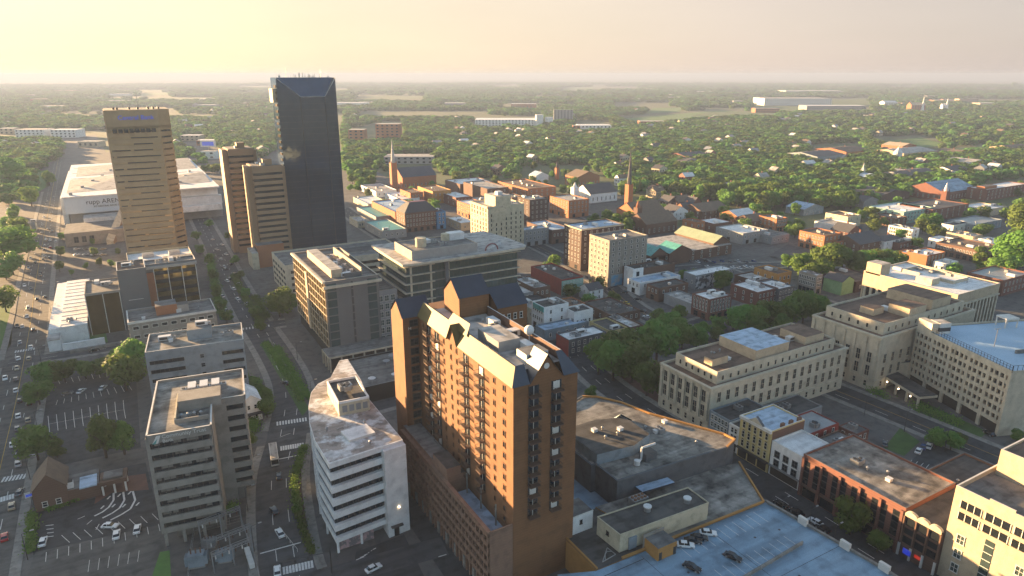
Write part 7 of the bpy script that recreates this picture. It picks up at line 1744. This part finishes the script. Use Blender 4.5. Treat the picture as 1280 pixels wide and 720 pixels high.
for px, a, c, lab in [
    ((6, 673), 96, 'red', 'red and white car waiting on the avenue at the lower left'), ((23, 581), 96, 'silver', 'silver car just above the avenue crosswalk'), ((16, 557), 96, 'white', 'white car on the avenue left of the spreading tree'), ((25, 617), 80, 'grey', 'dark grey pickup turning at the avenue crosswalk'),
    ((22, 537), 96, 'grey', 'dark grey car on the avenue, fifth up from the cottage'), ((23, 521), 96, 'white', 'white car on the avenue beside the lot entrance'), ((25, 502), 96, 'black', 'black car on the avenue level with the round bright tree'), ((37, 505), 96, 'black', 'black car beside the lot entrance near the round bright tree'), ((20, 489), 96, 'white', 'white car on the avenue beside the broad low tree'), ((20, 475), 96, 'grey', 'grey car on the avenue above the white one by the broad low tree'),
    ((23, 449), 96, 'white', 'white car stopped at the side street crossing'), ((25, 429), 96, 'silver', 'silver car just past the side street crossing'), ((28, 409), 96, 'white', 'white car on the avenue beside the white roofed hall'), ((56, 372), 96, 'black', 'dark car on the avenue at the white hall corner'), ((55, 321), 90, 'white', 'white car at the left of the cluster on the far avenue'), ((63, 310), 96, 'red', 'small red car on the far avenue'), ((48, 310), 96, 'silver', 'silver car left of the small red car'), ((63, 301), 96, 'white', 'white car above the small red car'), ((70, 303), 96, 'silver', 'silver car right of the cluster on the far avenue'), ((62, 323), 96, 'grey', 'grey car below the small red car'),
    ((84, 493), 15, 'grey', 'dark car parked at the left of three in the striped lot'), ((102, 490), 60, 'white', 'white car parked in the middle of three in the striped lot'), ((129, 486), 65, 'white', 'white car parked at the right of three in the striped lot'), ((118, 439), 10, 'black', 'black car on the side street beside the lawn'),
    ((54, 679), 85, 'white', 'white car parked at the left end of the lower lot'), ((138, 659), -30, 'white', 'white car with a dark sunroof leaving the lower lot'), ((146, 670), 85, 'white', 'white car parked below the leaving car'), ((172, 663), 82, 'white', 'white car parked at the right end of the lower lot'),
    ((350, 668), 95, 'white', 'white car heading down the curving street'), ((343, 640), 95, 'black', 'black car on the curving street above the white one'), ((349, 597), 80, 'black', 'dark car on the curving street behind the bus'), ((357, 480), 115, 'black', 'dark car on the upper curve of the street'), ((347, 716), 80, 'white', 'white car cut by the bottom edge on the curving street'), ((467, 712), 10, 'white', 'white patrol style car in the dark corner lot'),
    ((284, 352), 100, 'white', 'white car on the street below the brown towers'), ((280, 334), 100, 'silver', 'silver car beside the brown tower block'), ((259, 330), 100, 'silver', 'silver car on the left lane below the brown towers'), ((278, 371), 100, 'white', 'white car by the median on the curving street'), ((282, 389), 100, 'white', 'white car near the side street on the curving street'),
    ((1263, 404), 70, 'black', 'dark car on the far edge of the cream gridded garage'), ((1236, 543), 70, 'black', 'black car at the foot of the gridded garage'),
    ((771, 377), 120, 'white', 'white car on the street beside the wide dark roof'), ((780, 366), 120, 'black', 'black car right of the moving white car'), ((760, 384), 120, 'black', 'black car parked left of the moving white car'), ((782, 380), 110, 'yellow', 'bright yellow green cab on the cross street'), ((797, 375), 120, 'black', 'black car parked before the white framed theatre'), ((803, 390), 120, 'black', 'black car on the street under the corner bar'), ((808, 397), 120, 'white', 'white car on the street under the corner bar'), ((763, 361), 120, 'grey', 'grey car near the stone office corner'), ((742, 346), 120, 'black', 'black car near the old hotel corner'),
    ((818, 416), 30, 'white', 'white car at the back of the square parking'), ((827, 426), 20, 'white', 'white car nearest the courthouse in the square parking'), ((806, 423), 30, 'grey', 'grey car in the square parking'), ((826, 438), 30, 'black', 'black car at the plaza kerb in the square'), ((815, 432), 20, 'black', 'black car behind the white one in the square parking')]:
    car(px, a, c, lab)
for px, a, c, lab in [((885, 668), -38, 'white', 'white car at the right of four on the blue deck'), ((874, 674), -38, 'black', 'black car third of four on the blue deck'), ((866, 678), -38, 'black', 'black car second of four on the blue deck'), ((857, 683), -38, 'white', 'white pickup with an open dark bed at the left of four on the blue deck'), ((865, 711), -70, 'black', 'black car at the bottom edge of the blue deck'), ((916, 698), -70, 'black', 'black car alone by the ramp rail on the blue deck')]:
    car(px, a, c, lab, 8.61)
for px, a, c, lab in [((1148, 565), 20, 'white', 'white car left in the brick lot on the right'), ((1154, 560), 20, 'blue', 'dark blue car in the middle of the brick lot'), ((1161, 559), 20, 'white', 'white car right in the brick lot on the right'), ((976, 632), 90, 'black', 'black car parked under the white row building'), ((996, 642), 92, 'black', 'black car parked under the brick bay block'), ((1019, 654), 92, 'white', 'white van parked under the brick bay block'), ((1028, 662), 92, 'black', 'black car behind the white van'), ((1106, 556), 30, 'grey', 'grey car beside the brick lot hedge')]:
    car(px, a, c, lab)
for k in range(9): car((862 + 10 * k, 327 + (k % 2)), 75, q.choice(['white', 'black', 'silver', 'grey', 'blue']), 'parked car in the lot beyond the murals', group='cars parked beyond the murals')
for k in range(8): car((884 + 8 * k, 334 + (k % 3)), 75, q.choice(['white', 'black', 'silver', 'grey']), 'parked car in the lot beyond the murals', group='cars parked beyond the murals')
for k in range(8): car((96 + (k % 4) * 11, 312 + (k // 4) * 7), 20, q.choice(['white', 'silver', 'grey', 'tan']), 'parked car in the car park before the tan tower', group='cars parked before the tan tower')
for k in range(9): car((806 + 7 * (k % 5), 262 + 4 * (k // 5)), 60, q.choice(['white', 'black', 'silver']), 'parked car behind the brick church', group='cars behind the brick church')
for k in range(12): car((1150 + 9 * (k % 6), 280 + 7 * (k // 6)), 60, q.choice(['white', 'black', 'silver', 'red']), 'parked car in the wide lot near the right edge', group='cars in the wide right lot')
for k in range(14): car((266 + 2.6 * k + (k % 2) * 9, 300 + 6.2 * k), 100, q.choice(['white', 'silver', 'grey', 'black']), 'small car along the far end of the curving street', group='cars along the far curving street')
ac = ROADS['avenue'][0]
for k in range(34):
    i = 22 + int(k * 3.1) + q.randint(0, 2)
    if i >= len(ac) - 1: break
    o_ = q.choice([-5.4, -1.9, 1.9, 5.4]); nx_ = normals(ac)[i]
    x_, y_ = ac[i][0] + nx_[0] * o_, ac[i][1] + nx_[1] * o_
    car((x_, y_, 0), 95 if o_ < 0 else 275, q.choice(['white', 'silver', 'grey', 'black', 'white', 'tan']), 'car in traffic on the long avenue at the left', group='traffic on the left avenue')
for k in range(10): car((52 + (k % 2) * 8 + 0.8 * k, 292 - 5 * k), 96, q.choice(['white', 'silver', 'grey', 'tan']), 'small car far up the avenue', group='cars far up the avenue')
# bus
root = thing('bus', 'pale city bus turning at the crosswalk on the curving street', 'bus', (*P(343, 573), 0.02), R(82))
b = MB(); b.box(-5.6, 5.6, -1.25, 1.25, 0.35, 2.9, 'trim_white'); b.box(-5.2, 5.2, -1.05, 1.05, 2.9, 3.1, 'roof_pale'); b.make('body', root)
b = MB(); b.box(-5.0, 5.0, -1.28, 1.28, 1.4, 2.4, 'glass'); b.box(-5.63, -5.59, -1.1, 1.1, 1.0, 2.6, 'glass'); b.box(5.59, 5.63, -1.1, 1.1, 1.3, 2.5, 'glass'); b.make('window', root)
for x in (-3.6, 3.6):
    for y in (-1.15, 1.15): o = link('wheel', CW, root, (x, y, 0.45), 0, (1.4, 1.4, 1.4))
# ---------------------------------------------------------------- street furniture and the substation
def lamp(px, label, h=8, group=None, arm=2.0):
    x, y = P(*px); r_ = thing('street_lamp', label, 'street lamp', (x, y, 0.02), 0, group)
    b = MB(); b.cyl(0, 0, 0, h, 0.12, 'metal_dark', 7, 0.07); b.make('pole', r_); b = MB(); b.bar((0, 0, h), (arm, 0, h + 0.4), 0.06, 'metal_dark'); b.box(arm - 0.2, arm + 0.7, -0.16, 0.16, h + 0.3, h + 0.5, 'metal_grey'); b.make('lamp_head', r_)
for k, px in enumerate([(52, 455), (48, 540), (38, 600), (35, 700), (66, 400), (70, 370), (46, 480), (394, 560), (390, 500), (318, 600), (310, 640), (372, 450), (345, 420), (780, 470), (805, 478), (762, 420), (740, 380), (975, 655), (1010, 668), (1040, 690), (1080, 520), (1130, 540), (1180, 565), (700, 410), (318, 690)]):
    lamp(px, 'dark street lamp with a single arm at the kerb', 8, 'street lamps')
lamp((689, 712), 'pale pole lamp at the lower foot of the hotel tower', 9)
x, y = P(415, 716); r_ = thing('signal_mast', 'dark signal mast arm reaching over the curving street with two hanging signals', 'traffic signal', (x, y, 0.02), R(172))
b = MB(); b.cyl(0, 0, 0, 7.2, 0.18, 'metal_dark', 8, 0.13); b.bar((0, 0, 6.4), (12.5, 0, 6.9), 0.11, 'metal_dark'); b.make('mast', r_)
for xx in (5.5, 8.5, 11.8):
    b = MB(); b.box(-0.2, 0.2, -0.18, 0.18, -1.1, 0, 'trim_dark'); b.box(-0.12, 0.12, -0.2, -0.181, -0.35, -0.1, 'sign_red'); b.make('signal_head', r_, (xx, 0, 6.6))
x, y = P(372, 690); r_ = thing('crossing_barrier', 'white fenced strip and posts at the foot of the curved office', 'barrier', (x, y, 0.02), R(100))
b = MB()
for k in range(6): b.bar((k * 2.4, 0, 0), (k * 2.4, 0, 1.1), 0.06, 'trim_white')
b.bar((0, 0, 1.0), (12, 0, 1.0), 0.05, 'trim_white'); b.make('rail', r_)
b = MB(); c = smooth([P(386, 560), P(383, 590), P(384, 640), P(396, 690), P(402, 712)], 2)
for a, d in zip(c, c[1:]): b.bar((*a, 0.35), (*d, 0.35), 0.32, 'concrete', 4)
o = b.make('retaining_wall'); tag(o, 'low pale wall curving along the curved office frontage', 'wall')
b = MB(); c = smooth([P(336, 424), P(352, 450), P(382, 500)], 2)
for a, d in zip(c, c[1:]): b.bar((*a, 0.5), (*d, 0.5), 0.4, 'concrete', 4)
o = b.make('retaining_wall'); tag(o, 'pale slip road wall beside the gold sided office', 'wall')
x, y = P(42, 634); r_ = thing('shop_sign', 'blue and white board sign on a post beside the brick cottage', 'sign', (x, y, 0), R(10)); b = MB(); b.cyl(0, 0, 0, 4, 0.12, 'metal_grey', 6); b.make('post', r_); b = MB(); b.box(-1.4, 1.4, -0.15, 0.15, 3.6, 5.2, 'trim_white'); b.box(-1.2, 1.2, -0.17, 0.17, 3.9, 4.7, 'sign_blue'); b.make('board', r_)
x, y = P(262, 195); r_ = thing('billboard', 'blue roadside billboard left of the brown towers', 'billboard', (x, y, 0), R(-30)); b = MB(); b.cyl(0, 0, 0, 14, 0.6, 'metal_grey', 8); b.make('post', r_); b = MB(); b.box(-12, 12, -0.6, 0.6, 14, 24, 'trim_white'); b.box(-9, 9, -0.7, 0.7, 16, 22, 'sign_blue'); b.make('board', r_)
# substation yard
yard = [P(243, 668), P(302, 652), P(322, 712), P(328, 740), P(235, 740), P(238, 700)]
b = MB(); b.prism(yard, 0.003, 0.014, 'asphalt_pale'); struct('gravel_yard', b)
b = MB()
for i in range(len(yard)):
    a, d = yard[i], yard[(i + 1) % len(yard)]; n = max(1, int(math.dist(a, d) / 2.5))
    for k in range(n): t = k / n; b.bar((a[0] + (d[0] - a[0]) * t, a[1] + (d[1] - a[1]) * t, 0), (a[0] + (d[0] - a[0]) * t, a[1] + (d[1] - a[1]) * t, 2.2), 0.05, 'metal_grey', 5)
    for zz in (0.3, 1.2, 2.1): b.bar((*a, zz), (*d, zz), 0.03, 'metal_grey', 4)
o = b.make('yard_fence'); tag(o, 'wire fence around the electrical substation', 'fence')
b = MB(); a, d = P(309, 690), P(316, 712); b.bar((*a, 1), (*d, 1), 0.9, 'trim_white', 4); o = b.make('yard_wall'); tag(o, 'short white wall panel on the street side of the substation', 'wall')
def transformer(px, label, m, s=1.0):
    x, y = P(*px); r_ = thing('transformer', label, 'transformer', (x, y, 0.02), R(-15)); r_.scale = (s, s, s)
    b = MB(); b.box(-1.5, 1.5, -1, 1, 0.2, 2.8, m); b.box(-1.7, 1.7, -1.2, 1.2, 0, 0.2, 'concrete'); b.make('tank', r_)
    for sx in (-1, 1):
        b = MB()
        for k in range(7): b.box(sx * 1.5 + (0 if sx > 0 else -0.6), sx * 1.5 + (0.6 if sx > 0 else 0), -0.9 + 0.28 * k, -0.78 + 0.28 * k, 0.5, 2.5, m)
        b.make('radiator', r_)
    for k in range(3):
        b = MB()
        for zz in range(5): b.cyl(-0.9 + 0.9 * k, 0, 2.8 + 0.25 * zz, 3.0 + 0.25 * zz, 0.17, 'brick_brown', 8, 0.1)
        b.make('bushing', r_)
transformer((247, 706), 'blue grey transformer at the left of the substation yard', 'blue_grey_wall', 1.3); transformer((282, 700), 'blue grey transformer in the middle of the substation yard', 'blue_grey_wall', 1.1); transformer((262, 683), 'grey transformer at the rear of the substation yard', 'metal_grey', 0.9)
def gantry(px, ang, L, label, h=7):
    x, y = P(*px); r_ = thing('steel_gantry', label, 'gantry', (x, y, 0.02), R(ang))
    b = MB()
    for xx in (0, L / 2, L):
        for yy in (-0.4, 0.4): b.bar((xx, yy, 0), (xx, yy, h), 0.1, 'metal_grey', 4)
        for k in range(int(h)): b.bar((xx, -0.4, k), (xx, 0.4, k + 1), 0.05, 'metal_grey', 4)
    for yy in (-0.4, 0.4):
        for zz in (h - 0.9, h): b.bar((0, yy, zz), (L, yy, zz), 0.09, 'metal_grey', 4)
    for k in range(int(L)): b.bar((k, -0.4, h - 0.9), (k + 1, -0.4, h), 0.05, 'metal_grey', 4)
    b.make('frame', r_)
    for k in range(6):
        b = MB(); xx = L * (k + 0.5) / 6
        for zz in range(4): b.cyl(xx, 0, h - 2.2 + 0.3 * zz, h - 2.0 + 0.3 * zz, 0.2, 'brick_brown' if k % 2 else 'trim_white', 8, 0.12)
        b.make('insulator', r_)
gantry((252, 680), 10, 11, 'rear steel gantry of the substation'); gantry((262, 700), 8, 11, 'middle steel gantry of the substation', 6); gantry((268, 716), 8, 10, 'front steel gantry of the substation', 6)

# ---------------------------------------------------------------- air: one closed box of even haze
hm = bpy.data.materials.new('haze'); hm.use_nodes = True
nt = hm.node_tree; nt.nodes.clear()
pv = nt.nodes.new('ShaderNodeVolumePrincipled'); ou = nt.nodes.new('ShaderNodeOutputMaterial')
pv.inputs['Color'].default_value = (0.25, 0.325, 0.50, 1); pv.inputs['Density'].default_value = 0.00017; pv.inputs['Anisotropy'].default_value = 0.12
nt.links.new(pv.outputs[0], ou.inputs['Volume'])
MATS['haze'] = hm
b = MB(); S = 16500; b.box(-S, S, -S, S, -1.1, 136, 'haze'); o = b.make('haze'); o['kind'] = 'stuff'; o['label'] = 'warm even haze filling the air over the city'; o['category'] = 'haze'
